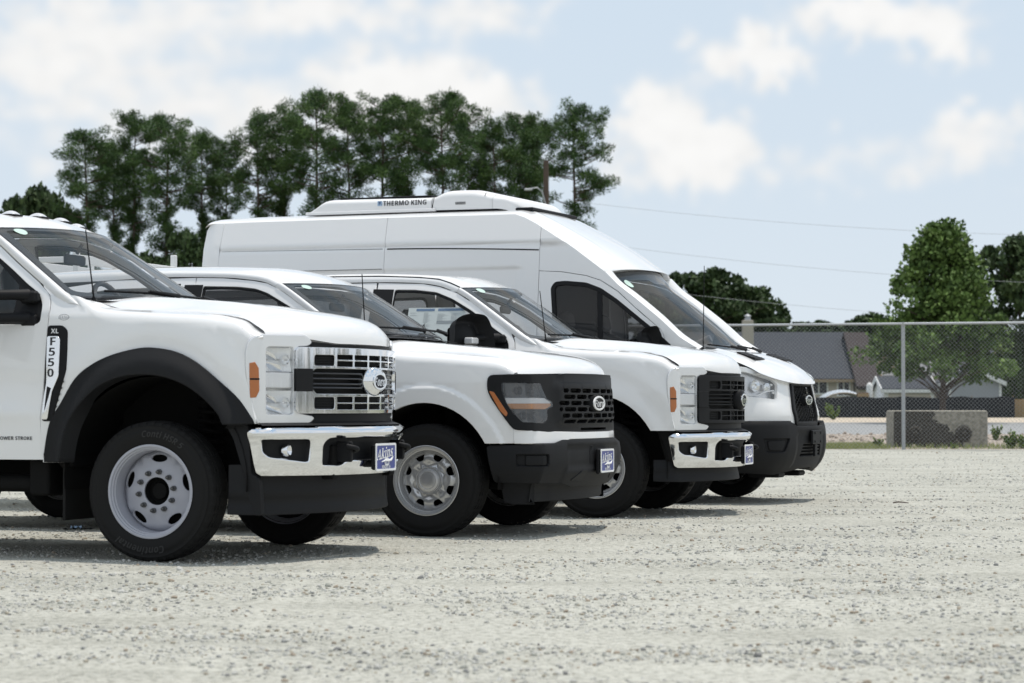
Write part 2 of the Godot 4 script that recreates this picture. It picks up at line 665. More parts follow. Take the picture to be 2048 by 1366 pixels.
	m.uv2_scale = Vector3(.055, .055, .14)
	m.detail_enabled = true
	m.detail_blend_mode = BaseMaterial3D.BLEND_MODE_MUL
	m.detail_uv_layer = BaseMaterial3D.DETAIL_UV_2
	m.detail_albedo = noise_tex(8, .012, 512, [Color(.78, .78, .77), Color(.94, .94, .935), Color(1, 1, 1)], [0.0, .42, .8], false, 6)
	m.heightmap_enabled = true
	m.heightmap_texture = noise_tex(22, .09, 1024, [], [], false, 5)
	m.heightmap_scale = 1.6
	m = mat("stone", Color(1, 1, 1), .9)
	m.vertex_color_use_as_albedo = true
	m = mat("earth", Color(1, 1, 1), .95)
	m.albedo_texture = noise_tex(31, .03, 512, [Color(.16, .13, .105), Color(.30, .25, .205), Color(.40, .345, .295), Color(.46, .42, .37)], [0.0, .4, .6, 1.0], false, 6)
	m.uv1_triplanar = true
	m.uv1_world_triplanar = true
	m.uv1_scale = Vector3.ONE * .3
	m = mat("field", Color(1, 1, 1), .95)
	m.albedo_texture = noise_tex(33, .02, 512, [Color(.06, .085, .03), Color(.12, .14, .06), Color(.26, .23, .16)], [0.0, .55, 1.0], false, 5)
	m.uv1_triplanar = true
	m.uv1_world_triplanar = true
	m.uv1_scale = Vector3.ONE * .05
	m = mat("concrete", Color(1, 1, 1), .92)
	m.albedo_texture = noise_tex(41, .02, 512, [Color(.17, .16, .135), Color(.25, .24, .20), Color(.32, .305, .26), Color(.37, .355, .30)], [0.0, .35, .6, 1.0], false, 5)
	m.uv1_triplanar = true
	m.uv1_scale = Vector3.ONE * .8
	m.heightmap_enabled = true
	m.heightmap_texture = noise_tex(42, .05, 512, [], [], false, 5)
	m.heightmap_scale = .6
	m = mat("concrete_stain", Color(1, 1, 1), .95)
	m.albedo_texture = noise_tex(43, .03, 512, [Color(.022, .020, .017), Color(.04, .037, .031), Color(.075, .07, .06), Color(.14, .13, .11)], [0.0, .4, .65, 1.0], false, 5)
	m.uv1_triplanar = true
	m.uv1_scale = Vector3.ONE * 1.3

# ---------------------------------------------------------------- heavy pickup with tall upright nose (used twice)
var sdA := Plan.new(.935, .33, .93, [[.62, .965], [.59, .985], [.55, .995], [.42, 1.0], [.3, 1.0]])
var sdB := Plan.new(1.01, .33, .93, [[.69, .955], [.66, .97], [.6, .975], [.5, .975], [.4, .975]])
var sdD := Plan.new(.90, .33, .90, [[.6, .93], [.55, .95], [.42, .96], [.3, .96]])

func sd_yc(x: float) -> float:
	return tabf([-.80, -.57, -.46, -.35, -.05, .27, .45, .54, .62, .70, .8], [1.57, 1.55, 1.50, 1.450, 1.425, 1.405, 1.382, 1.36, 1.31, 1.285, 1.28], x)

func sd_zs(x: float, y: float) -> float:
	var z := 1.0
	if y > 1.42:
		z = .98 - (y - 1.42) * .42
	elif y > 1.1:
		z = 1.0 - (y - 1.1) * .0625
	if y < .9:
		z -= (.9 - y) * (.9 - y) * .12
	var t := maxf(0.0, (x - .25) / .35)
	z -= .018 * t * t
	var e := sqrt(pow(x / .535, 2) + pow((y - .48) / .59, 2))
	if x < .9 and e < 1.6:
		z += .016 * exp(-pow((e - 1.0) / .16, 2)) + .008 * exp(-pow((e - 1.42) / .12, 2)) * (1.0 if y > .6 else 0.0)
	# belt line: a shallow hollow along the door
	z -= .008 * exp(-pow((y - 1.02) / .10, 2)) * smoothstep(-.5, -.9, x)
	z += .012 * exp(-pow((y - .84) / .05, 2)) * smoothstep(-.6, -.95, x)
	return z

func sd_r(x: float) -> float:
	return .07 * smoothstep(-.64, -.38, x) + .0005

func sd_side(p: Vector2) -> Vector3:
	var r := sd_r(p.x)
	var y0 := sd_yc(p.x) - r
	if p.y <= y0:
		return Vector3(p.x, p.y, sd_zs(p.x, p.y))
	var z0 := sd_zs(p.x, y0)
	var a := (p.y - y0) / r
	if a < PI / 2:
		return Vector3(p.x, y0 + r * sin(a), z0 - r * (1.0 - cos(a)))
	var ex := (a - PI / 2) * r
	return Vector3(p.x, y0 + r + ex * .12, z0 - r - ex)

func sd_vm(x: float) -> float:  # where the fender meets the bonnet, in unrolled height
	return sd_yc(x) - sd_r(x) + sd_r(x) * PI / 2 + .10

func front_skin(pl: Plan, off: float, lean := 0.0, y0 := 0.0) -> Callable:
	return func(p: Vector2) -> Vector3:
		var q := pl.at(p.x, off)
		return Vector3(q.x - (p.y - y0) * lean, p.y, q.y)

func poly3(pts: Array, u: float) -> Vector3:
	var f := clampf(u, 0, 1) * (pts.size() - 1)
	var i := mini(int(f), pts.size() - 2)
	var a: Vector3 = pts[i]
	var b: Vector3 = pts[i + 1]
	var a0: Vector3 = pts[i - 1] if i > 0 else a * 2.0 - b
	var b1: Vector3 = pts[i + 2] if i + 2 < pts.size() else b * 2.0 - a
	return a.cubic_interpolate(b, a0, b1, f - i)

func strip(mb: MB, A: Array, B: Array, nu: int, nv: int, bulge: Vector3, sgn: float) -> void:
	grid(mb, nu, nv, func(u: float, v: float) -> Vector3:
		return poly3(A, u).lerp(poly3(B, u), v) + bulge * (4.0 * v * (1.0 - v)), sgn)

func mirz(a: Array) -> Array:
	return a.map(func(q): return Vector3(q.x, q.y, -q.z))

func wheel_arch(parent: Node, cy: float, rad: float, z0: float, z1: float, x := 0.0) -> void:
	var mb := MB.new()
	grid(mb, 24, 2, func(u: float, v: float) -> Vector3:
		var a := lerpf(-.12, PI + .12, u)
		return Vector3(x + cos(a) * rad, cy + sin(a) * rad, lerpf(z0, z1, v)), -1.0)
	grid(mb, 24, 1, func(u: float, v: float) -> Vector3:
		var a := lerpf(-.12, PI + .12, u)
		return Vector3(x + cos(a) * rad * v, cy + sin(a) * rad * v, z0), 1.0)
	pair(parent, "wheel_well", mb, M.under)

func rib_tyre(R: float, w: float, rim: float, seg := 96) -> MB:
	var mb := MB.new()
	var t := R - .012
	var h := w / 2.0
	var prof := [Vector2(rim - .006, h * .80), Vector2(rim + .012, h * .90), Vector2(rim + .03, h * .97), Vector2(lerpf(rim, R, .45), h * 1.03), Vector2(lerpf(rim, R, .6), h * 1.035), Vector2(lerpf(rim, R, .61), h * 1.02), Vector2(lerpf(rim, R, .78), h * .99), Vector2(lerpf(rim, R, .79), h * 1.0), Vector2(R - .035, h * .955), Vector2(R - .018, h * .90), Vector2(R - .007, h * .83)]
	var ribs := 5
	for i in ribs:
		var a := lerpf(.80, -.80, float(i) / ribs)
		var b := lerpf(.80, -.80, (i + 1.0) / ribs)
		var crown := R - .004 * absf(a + b)
		prof.append(Vector2(crown, h * (a - .02)))
		prof.append(Vector2(crown, h * (b + .03)))
		if i < ribs - 1:
			prof.append(Vector2(t, h * (b + .02)))
			prof.append(Vector2(t, h * (b - .01)))
	for i in range(10, -1, -1):
		prof.append(Vector2(prof[i].x, -prof[i].y))
	var last := prof.size() - 1
	lathe(mb, prof, Transform3D.IDENTITY, seg, func(i: int, j: int, q: Vector2) -> Vector2:
		if (i == 9 or i == 10 or i == last - 9 or i == last - 10) and j % 2 == 0:
			return Vector2(q.x - .006, q.y)
		if i > 11 and i < last - 11 and (i + j * 3) % 4 == 0 and q.x > t + .004:
			return Vector2(q.x - .004, q.y)
		return q)
	return mb

func tyre_words(mb: MB, words: String, ang: float, r: float, z: float, h: float) -> void:
	lettering(mb, words, "Droid Sans", h, func(p: Vector2) -> Vector3:
		var a := ang - p.x / r
		return Vector3(cos(a) * (r + p.y), sin(a) * (r + p.y), z), .2, 1.0, false, true)

# wheel centred on its own middle plane, axle along z, face towards +z
func steel_wheel(parent: Node3D, R: float, w: float, rim: float, kind: String, at: Vector3, far: bool, nuts: int) -> Node3D:
	var o := Node3D.new()
	o.name = "wheel"
	parent.add_child(o, true)
	o.position = at
	o.rotation.y = PI if far else 0.0
	part(o, "tyre", rib_tyre(R, w, rim), M.tyre)
	var h := w / 2.0
	var rm := MB.new()
	lathe(rm, [Vector2(rim - .012, h * .78), Vector2(rim + .004, h * .90), Vector2(rim + .008, h * .93), Vector2(rim + .002, h * .955), Vector2(rim - .006, h * .93), Vector2(rim - .009, h * .84), Vector2(rim - .017, h * .82), Vector2(rim - .019, h * .70), Vector2(rim - .025, h * .68), Vector2(rim - .027, h * .5), Vector2(rim - .03, h * .2), Vector2(rim - .03, -h * .5), Vector2(rim, -h * .85), Vector2(rim + .006, -h * .93)], Transform3D.IDENTITY, 72)
	var disc := MB.new()
	var Ri := rim - .026
	if kind == "truck":
		var prof := func(p: Vector2) -> Vector3:
			var r := p.length()
			var z := tabf([0.0, .10, .145, .165, .20, .225, Ri], [h * .20, h * .20, h * .18, h * .10, h * .02, -h * .05, -h * .3], r)
			return Vector3(p.x, p.y, z)
		var holes := [ell(0, 0, .082, .082, 28)]
		for i in 5:
			var a := deg_to_rad(88.0 + 72.0 * i)
			var c := Vector2(cos(a), sin(a)) * .190
			var e := PackedVector2Array()
			for k in 18:
				var b := TAU * k / 18
				var q := Vector2(cos(b) * .024, sin(b) * .052).rotated(a)
				e.append(c + q)
			holes.append(e)
		panel(disc, ell(0, 0, Ri, Ri, 72), holes, .05, prof, 1.0, .012, .002)
	else:
		var prof := func(p: Vector2) -> Vector3:
			var r := p.length()
			var a := atan2(p.y, p.x) * 4.0
			var rib := .5 + .5 * cos(a * 2.0)
			var z := tabf([0.0, .088, .098, .125, .16, .185, Ri], [h * .36, h * .36, h * .30, h * .48, h * .50, h * .40, h * .24], r)
			return Vector3(p.x, p.y, z + .005 * rib * smoothstep(.10, .14, r) * smoothstep(Ri, Ri - .04, r))
		var holes := []
		for i in 8:
			var a := TAU * (i + .5) / 8.0
			var e := rp(P([.137, -.022, .188, -.041, .188, .041, .137, .022]), .020, 4)
			for k in e.size():
				e[k] = e[k].rotated(a)
			holes.append(e)
		panel(disc, ell(0, 0, Ri, Ri, 72), holes, .045, prof, 1.0, .012, .003)
	var rmat: Material = M.white_wheel if kind == "truck" else M.silver
	part(o, "rim", rm, rmat)
	part(o, "wheel_disc", disc, rmat)
	var hub := MB.new()
	if kind == "truck":
		lathe(hub, [Vector2(.076, h * .15), Vector2(.074, -h * .3), Vector2(.05, -h * .32), Vector2(.045, -h * .1), Vector2(.0, -h * .08)], Transform3D.IDENTITY, 32)
		part(o, "hub", hub, M.under)
	else:
		lathe(hub, [Vector2(.098, h * .30), Vector2(.097, h * .50), Vector2(.092, h * .56), Vector2(.088, h * .54), Vector2(.080, h * .56), Vector2(.076, h * .66), Vector2(.060, h * .70), Vector2(.057, h * .67), Vector2(.052, h * .675), Vector2(.048, h * .69), Vector2(0, h * .695)], Transform3D.IDENTITY, 40)
		part(o, "hub_cap", hub, M.silver)
	var inner := MB.new()
	lathe(inner, [Vector2(0, -h * .45), Vector2(rim - .03, -h * .45)], Transform3D(Basis.IDENTITY, Vector3.ZERO), 24)
	part(o, "brake_drum", inner, M.under)
	if nuts > 0 and not far:
		var first: MeshInstance3D
		for i in nuts:
			var a := TAU * (i + .25) / nuts
			var c := Vector3(cos(a) * .1125, sin(a) * .1125, h * .19)
			if first == null:
				var nm := MB.new()
				lathe(nm, [Vector2(.016, 0), Vector2(.0155, .014), Vector2(.012, .016), Vector2(.010, .034), Vector2(.006, .038), Vector2(0, .038)], Transform3D.IDENTITY, 10)
				first = part(o, "lug_nut", nm, M.dark_metal, c)
			else:
				clone(first, o, c)
	return o

func oval_badge(parent: Node, nm: String, c: Vector3, rx: float, ry: float, ring: Material, face: Material, turn := 0.0) -> Node3D:
	# faces +x
	var T := Transform3D(Basis(Vector3(0, 0, -1), Vector3(0, 1, 0), Vector3(1, 0, 0)), Vector3.ZERO)
	var o := Node3D.new()
	o.name = nm
	parent.add_child(o, true)
	o.position = c
	o.rotation.y = turn
	var a := MB.new()
	plate(a, ell(0, 0, rx, ry, 40), [ell(0, 0, rx * .88, ry * .84, 40)], T.translated(Vector3(.004, 0, 0)), .012, .003)
	part(o, "badge_ring", a, ring)
	var b := MB.new()
	plate(b, ell(0, 0, rx * .9, ry * .86, 40), [], T, .006, .001)
	part(o, "badge_face", b, face)
	var l := MB.new()
	lettering(l, "Ford", "Droid Serif", ry * 1.0, func(p: Vector2) -> Vector3: return T * Vector3(p.x, p.y, .0025), .28, rx / ry * .50, true, true)
	part(o, "badge_lettering", l, ring)
	return o

func front_plate(parent: Node, c: Vector3, turn := 0.0) -> void:
	var T := Transform3D(Basis(Vector3(0, 0, -1), Vector3(0, 1, 0), Vector3(1, 0, 0)), Vector3.ZERO)
	var o := Node3D.new()
	o.name = "licence_plate"
	parent.add_child(o, true)
	o.position = c
	o.rotation.y = turn
	var a := MB.new()
	plate(a, rrect(-.152, -.078, .152, .078, .012), [], T, .004, .001)
	part(o, "plate_sheet", a, M.plate_blue)
	var w := MB.new()
	plate(w, rrect(-.155, -.081, .155, .081, .014), [rrect(-.142, -.070, .142, .070, .010)], T.translated(Vector3(.003, 0, 0)), .006, .001)
	lettering(w, "Akins", "Droid Serif", .060, func(p: Vector2) -> Vector3: return T * Vector3(p.x - .015, p.y + .027 + p.x * .10, .0025), .35, 1.0, true, true)
	# tail sweeping from the last letter back to a round badge
	tube(w, [T * Vector3(.085, .02, .002), T * Vector3(.10, .0, .002), T * Vector3(.075, -.018, .002), T * Vector3(.03, -.022, .002), T * Vector3(-.02, -.020, .002), T * Vector3(-.07, -.028, .002)], [.003, .006, .008, .007, .006, .002], 6)
	plate(w, ell(.012, -.028, .042, .023, 24), [], T.translated(Vector3(.0045, 0, 0)), .003, .001)
	lettering(w, "WINDER, GA", "Droid Sans", .016, func(p: Vector2) -> Vector3: return T * Vector3(p.x, p.y - .058, .0025), 0.0, 1.0, false, true)
	part(o, "plate_lettering", w, M.print_white)
	var l := MB.new()
	lettering(l, "Ford", "Droid Serif", .022, func(p: Vector2) -> Vector3: return T * Vector3(p.x + .012, p.y - .028, .0056), .2, 1.2, true, true)
	part(o, "plate_badge_lettering", l, M.plate_blue)

func lamp_bowl(mb: MB, c: Vector3, r: float, d: Vector3) -> void:
	var z := d.normalized()
	var x := Vector3.UP.cross(z).normalized()
	var T := Transform3D(Basis(x, z.cross(x), z), c)
	lathe(mb, [Vector2(r, 0), Vector2(r * .95, -.01), Vector2(r * .8, -.03), Vector2(r * .5, -.05), Vector2(r * .3, -.055), Vector2(r * .28, -.03), Vector2(r * .2, -.02), Vector2(0, -.018)], T, 24)

func wiper(parent: Node, base: Vector3, tip: Vector3, up: Vector3) -> void:
	var mb := MB.new()
	var mid := base.lerp(tip, .42) + up * .03
	tube(mb, [base, base + up * .02, mid], [.016, .013, .009], 6)
	tube(mb, [mid, mid.lerp(tip, .1) - up * .02], .006, 6)
	tube(mb, [base.lerp(tip, .06) + up * .012, mid - up * .012, tip], .008, 6)
	part(parent, "wiper", mb, M.black)

func whip(parent: Node, base: Vector3, top: Vector3) -> void:
	var mb := MB.new()
	tube(mb, [base - Vector3(0, .02, 0), base, base + (top - base) * .02], [.016, .014, .008], 8)
	tube(mb, [base, base + (top - base) * .12, base + (top - base) * .13, base.lerp(top, .5), top], [.006, .006, .0045, .004, .0034], 6)
	part(parent, "antenna", mb, M.black)

func steering(parent: Node, c: Vector3, r: float, tilt: float) -> void:
	var mb := MB.new()
	var bs := Basis(Vector3(0, 0, 1), tilt) * Basis(Vector3.UP, -PI / 2)
	var ring := []
	for i in 25:
		var a := TAU * i / 24
		ring.append(c + bs * Vector3(cos(a) * r, sin(a) * r, 0))
	tube(mb, ring, .017, 8, false)
	for a in [0.15, PI - .15, -PI / 2]:
		tube(mb, [c + bs * Vector3(cos(a) * r, sin(a) * r, 0), c + bs * Vector3(0, -.02, -.02)], [.014, .022], 6)
	lathe(mb, [Vector2(.085, -.03), Vector2(.08, 0), Vector2(.04, .012), Vector2(0, .014)], Transform3D(bs, c), 20)
	tube(mb, [c, c + bs * Vector3(0, -.1, -.35)], .035, 8)
	part(parent, "steering_wheel", mb, M.interior_mid)

func seat(parent: Node, x: float, y: float, z: float, top: float) -> void:
	var mb := MB.new()
	box(mb, Vector3(x, y, z), Vector3(.50, .16, .50), .05)
	box(mb, Vector3(x - .27, (y + top - .20) / 2, z), Vector3(.15, top - .20 - y, .48), .05, Basis(Vector3(0, 0, 1), .18))
	box(mb, Vector3(x - .36, top - .10, z), Vector3(.10, .19, .26), .045, Basis(Vector3(0, 0, 1), .18))
	tube(mb, [Vector3(x - .33, top - .3, z - .06), Vector3(x - .355, top - .15, z - .06)], .007, 6)
	tube(mb, [Vector3(x - .33, top - .3, z + .06), Vector3(x - .355, top - .15, z + .06)], .007, 6)
	part(parent, "seat", mb, M.interior_mid)

func super_truck(o: Node3D, cfg: Dictionary) -> void:
	var up := Vector3(0, cfg.dy, 0)
	var xr: float = cfg.cab_rear
	# ---- fender sheet
	var arch := cut(ell(0, .48, .58 if cfg.flares else .535, .63 if cfg.flares else .59, 56), rect(-1, -1, 1, .2))
	var fen: Array = [-.712, .56, -.718, .80, -.697, 1.08, -.684, 1.352, -.678, 1.445, -.686, 1.50, -.70, 1.535, -.66, 1.585, -.567, 1.53, -.50, 1.53, -.47, 1.53]
	for x in [-.42, -.35, -.2, -.05, .1, .27, .42, .54, .60]:
		fen.append_array([x, sd_vm(x) - (.02 if x < -.4 else 0.0)])
	fen.append_array([.645, sd_vm(.62) - .04, .668, 1.285, .622, 1.266, .601, 1.23, .597, 1.182, .599, 1.089, .608, .981, .627, .874, .646, .787, .40, .787, .40, .60, -.50, .56])
	var mb := MB.new()
	panel(mb, cut(P(fen), arch), [], .035, sd_side, 1.0, .03, .003)
	var bulk: Array = pair(o, "front_fender", mb, M.paint, up)
	# ---- sill and door
	var dtop := [-.712, .575, -.725, .80, -.704, 1.08, -.692, 1.352, -.688, 1.445, -.697, 1.50, -.722, 1.545, -.80, 1.612, -.98, 1.735, -1.113, 1.833, -1.25, 1.912, -1.406, 1.965, -1.56, 1.993, -1.95, 2.006, -1.955, 1.4, -1.93, .575]
	var win := rp(P([-.735, 1.387, -.737, 1.476, -.765, 1.53, -.805, 1.566, -.87, 1.606, -.992, 1.695, -1.10, 1.768, -1.28, 1.868, -1.426, 1.925, -1.614, 1.948, -1.80, 1.952, -1.83, 1.362, -.755, 1.362]), .02, 2)
	mb = MB.new()
	panel(mb, P(dtop), [win], .06, func(p: Vector2) -> Vector3: return Vector3(p.x, p.y, sd_zs(p.x, p.y)), 1.0, .03, .003)
	var doors := pair(o, "door", mb, M.paint, up)
	for k in 2:
		var s := 1.0 if k == 0 else -1.0
		var fs := func(p: Vector2) -> Vector3: return Vector3(p.x, p.y, (sd_zs(p.x, p.y)) * s)
		# dark rubber and sail panel round the glass
		var g := MB.new()
		panel(g, win, [rp(P([-1.02, 1.672, -1.12, 1.748, -1.29, 1.847, -1.43, 1.903, -1.614, 1.925, -1.79, 1.93, -1.815, 1.384, -.93, 1.384, -.93, 1.60]), .02, 2)], .08, func(p: Vector2) -> Vector3: return Vector3(p.x, p.y, (sd_zs(p.x, p.y) - .012) * s), s, .012, .002)
		part(doors[k], "window_surround", g, M.black)
		g = MB.new()
		panel(g, win, [], .12, func(p: Vector2) -> Vector3: return Vector3(p.x, p.y, (sd_zs(p.x, p.y) - .018) * s), s, 0.0)
		part(doors[k], "window", g, M.glass)
		g = MB.new()
		box(g, Vector3(-1.78, 1.22, 1.005 * s), Vector3(.26, .045, .03), .012)
		part(doors[k], "handle", g, M.black)
	# cab behind the door
	mb = MB.new()
	var back := P([-1.965, .575, -1.968, 2.006, xr + .10, 2.0, xr + .04, 1.96, xr, 1.8, xr, .575])
	panel(mb, back, ([rp(P([-2.06, 1.40, -2.06, 1.945, xr + .20, 1.93, xr + .12, 1.40]), .05)] if xr < -2.5 else []), .08, func(p: Vector2) -> Vector3: return Vector3(p.x, p.y, sd_zs(p.x, p.y)), 1.0, .03, .003)
	pair(o, "cab_side", mb, M.paint, up)
	if xr < -2.5:
		mb = MB.new()
		panel(mb, rp(P([-2.05, 1.39, -2.05, 1.955, xr + .19, 1.94, xr + .11, 1.39]), .05), [], .2, func(p: Vector2) -> Vector3: return Vector3(p.x, p.y, sd_zs(p.x, p.y) - .02), 1.0, 0.0)
		pair(o, "quarter_window", mb, M.tint_glass, up)
	mb = MB.new()  # black pillar between door glass and cab side
	panel(mb, P([-1.812, 1.37, -1.805, 1.95, -1.985, 1.955, -1.99, 1.37]), [], .1, func(p: Vector2) -> Vector3: return Vector3(p.x, p.y, sd_zs(p.x, p.y) + .005), 1.0, .006, .001)
	pair(o, "pillar_trim", mb, M.black, up)
	mb = MB.new()  # back wall with window
	panel(mb, rp(P([-.98, .6, .98, .6, .97, 1.42, .74, 2.0, -.74, 2.0, -.97, 1.42]), .05), [rrect(-.68, 1.45, .68, 1.90, .06)], .2, func(p: Vector2) -> Vector3: return Vector3(xr + .01, p.y, p.x), 1.0, .03, .003)
	var bw := part(o, "cab_back", mb, M.paint, up)
	mb = MB.new()
	panel(mb, rrect(-.70, 1.43, .70, 1.92, .06), [], .3, func(p: Vector2) -> Vector3: return Vector3(xr + .02, p.y, p.x), 1.0, 0.0)
	part(bw, "rear_window", mb, M.glass)
	# ---- windscreen pillars, roof
	var ws := [Vector3(-.567, 1.527, .935), Vector3(-.68, 1.603, .903), Vector3(-.827, 1.702, .862), Vector3(-1.029, 1.838, .805), Vector3(-1.16, 1.922, .772), Vector3(-1.225, 1.958, .755)]
	var gap := [Vector3(-.668, 1.53, .936), Vector3(-.735, 1.575, .915), Vector3(-.80, 1.622, .895), Vector3(-.975, 1.742, .845), Vector3(-1.113, 1.842, .803), Vector3(-1.25, 1.921, .770)]
	mb = MB.new()
	strip(mb, [Vector3(-.47, 1.462, .945)] + ws, [Vector3(-.60, 1.485, .945)] + gap, 16, 6, Vector3(.010, .008, .016), 1.0)
	pair(o, "windscreen_pillar", mb, M.paint, up)
	var gut := [Vector3(-1.225, 1.958, .755), Vector3(-1.314, 1.997, .742), Vector3(-1.42, 2.03, .729), Vector3(-1.60, 2.048, .72), Vector3(-1.95, 2.064, .712), Vector3(lerpf(-1.95, xr, .6), 2.066, .710), Vector3(xr + .05, 2.045, .710), Vector3(xr, 1.98, .712)]
	var dl := [Vector3(-1.25, 1.921, .770), Vector3(-1.33, 1.948, .758), Vector3(-1.42, 1.977, .748), Vector3(-1.60, 2.002, .738), Vector3(-1.95, 2.014, .734), Vector3(lerpf(-1.95, xr, .6), 2.012, .734), Vector3(xr + .08, 2.005, .736), Vector3(xr, 1.97, .74)]
	mb = MB.new()
	strip(mb, gut, dl, 24, 4, Vector3(0, .004, .008), -1.0)
	pair(o, "roof_rail", mb, M.paint, up)
	mb = MB.new()
	tube(mb, gut.map(func(q): return q + Vector3(0, .002, .001)), .0055, 6)
	pair(o, "roof_gutter", mb, M.black, up)
	var roof := func(u: float, v: float) -> Vector3:
		var w := v * 2.0 - 1.0
		var e := poly3(gut, u)
		var k := 1.0 - w * w
		return Vector3(e.x + .21 * k * maxf(0.0, 1.0 - u * 2.2), e.y + k * (.022 + .026 * smoothstep(0.0, .3, u)) + .012 * exp(-pow((absf(w) - .8) / .1, 2)) * smoothstep(.0, .3, u), e.z * w)
	mb = MB.new()
	grid(mb, 28, 24, roof, -1.0)
	var rf := part(o, "roof", mb, M.paint, up)
	mb = MB.new()
	grid(mb, 12, 10, func(u: float, v: float) -> Vector3: return roof.call(u * .97 + .015, v * .96 + .02) - Vector3(0, .035, 0), 1.0)
	part(rf, "headliner", mb, M.headliner)
	# ---- windscreen
	var wsf := func(p: Vector2) -> Vector3:  # p: across (-1..1), up (0..1)
		var e := poly3(ws, p.y)
		var k := 1.0 - p.x * p.x
		return Vector3(e.x + k * (.20 + .01 * p.y), e.y + k * .026 * p.y, e.z * p.x)
	mb = MB.new()
	panel(mb, rect(-.985, .01, .985, .99), [], .12, wsf, -1.0, 0.0)
	var wso := part(o, "windscreen", mb, M.glass, up)
	mb = MB.new()
	var inner := P([-.93, .10, -.90, .90, -.30, .90, -.20, .83, .20, .83, .30, .90, .90, .90, .93, .10, .5, .055, -.5, .055])
	panel(mb, rect(-1.0, .0, 1.0, 1.0), [rp(inner, .06, 3)], .12, func(p: Vector2) -> Vector3: return wsf.call(p) + Vector3(-.004, -.006, 0), -1.0, .004, .001)
	part(wso, "glass_border", mb, M.frit)
	mb = MB.new()
	var wst := func(p: Vector2) -> Vector3: return wsf.call(Vector2(.80 + p.x * .05, .83 + p.y * .075)) + Vector3(.003, .004, .001)
	panel(mb, ell(0, 0, 1, 1, 24), [], .5, wst, -1.0, 0.0)
	part(wso, "round_sticker", mb, M.sticker)
	# ---- cowl and wipers
	mb = MB.new()
	grid(mb, 4, 20, func(u: float, v: float) -> Vector3:
		var w := v * 2.0 - 1.0
		var k := 1.0 - w * w
		return Vector3(lerpf(-.60, -.47, u) + k * lerpf(.20, .15, u), 1.515 - u * .012, w * .93), -1.0)
	part(o, "cowl", mb, M.black, up)
	for s in [[-.82, -.10], [.02, .72]]:
		var a := Vector2(s[0], .015)
		var b := Vector2(s[1], .075)
		wiper(o, wsf.call(a) + Vector3(.03, .015, 0) + up, wsf.call(b) + Vector3(.02, .012, 0) + up, Vector3(.5, .8, 0))
	whip(o, Vector3(-.455, 1.515, .86) + up, Vector3(-.50, 1.515 + .40, .88) + up)
	# ---- bonnet
	var cx := [-.33, -.04, .26, .5, .70, .82, .895, .932, .938]
	var cyy := [1.546, 1.523, 1.50, 1.468, 1.436, 1.405, 1.36, 1.30, 1.25]
	var ex := [-.50, -.23, .02, .24, .42, .53, .60, .655, .665]
	var ey := [1.505, 1.440, 1.432, 1.420, 1.402, 1.378, 1.345, 1.312, 1.293]
	var uu := [0.0, .16, .34, .5, .66, .78, .88, .95, 1.0]
	var hood := func(u: float, v: float) -> Vector3:
		var w := v * 2.0 - 1.0
		var a := absf(w)
		var g := 1.0 - smoothstep(.38, 1.0, a)
		g += .06 * exp(-pow((a - .42) / .07, 2)) * (1.0 - u * .6)
		var zw := lerpf(.808, .897, smoothstep(.55, 1.0, u))
		var xa := tabf(uu, cx, u)
		var xe := tabf(uu, ex, u)
		return Vector3(xa + (xe - xa) * w * w, lerpf(tabf(uu, ey, u), tabf(uu, cyy, u), g), zw * w)
	mb = MB.new()
	grid(mb, 40, 44, hood, -1.0)
	grid(mb, 2, 44, func(u: float, v: float) -> Vector3: return hood.call(1.0, v) + Vector3(-.05 * u, -.004 - .01 * u, 0), -1.0)
	part(o, "bonnet", mb, M.paint, up)
	# dark inside: engine bay, firewall, floor
	mb = MB.new()
	box(mb, Vector3(.13, .86, 0), Vector3(1.2, .70, 1.0), .02)
	box(mb, Vector3(-.60, 1.0, 0), Vector3(.10, .95, 1.86), .02)
	box(mb, Vector3((xr - .6) / 2, .60, 0), Vector3(-.6 - xr, .06, 1.9), .01)
	box(mb, Vector3(.56, 1.0, 0), Vector3(.10, .50, 1.3), .02)
	box(mb, Vector3(.10, 1.22, 0), Vector3(1.1, .12, 1.5), .02)
	part(o, "engine_bay", mb, M.under, up)
	# dashboard, seats, wheel
	mb = MB.new()
	grid(mb, 8, 16, func(u: float, v: float) -> Vector3:
		var w := v * 2.0 - 1.0
		return Vector3(lerpf(-.50, -.98, u) + .16 * (1.0 - w * w) * (1.0 - u), 1.500 - .10 * u * u * u - .03 * (1.0 - u) + .03 * exp(-pow((w + .48) / .22, 2)) * smoothstep(.2, .8, u), w * .88), 1.0)
	box(mb, Vector3(-.90, 1.22, 0), Vector3(.22, .34, 1.7), .06)
	part(o, "dashboard", mb, M.interior_dark, up)
	var cab := Node3D.new()
	cab.name = "cab_interior"
	o.add_child(cab)
	cab.position = up
	steering(cab, Vector3(-1.04, 1.50, -.42), .19, .42)
	for z in [-.45, .45]:
		seat(cab, -1.42, 1.02, z, 1.80)
	mb = MB.new()
	tube(mb, [Vector3(-1.02, 1.90, 0), Vector3(-1.06, 1.84, 0)], .012, 6)
	box(mb, Vector3(-1.075, 1.80, 0), Vector3(.03, .065, .25), .02)
	part(cab, "mirror", mb, M.interior_dark)
	# ---- chassis
	mb = MB.new()
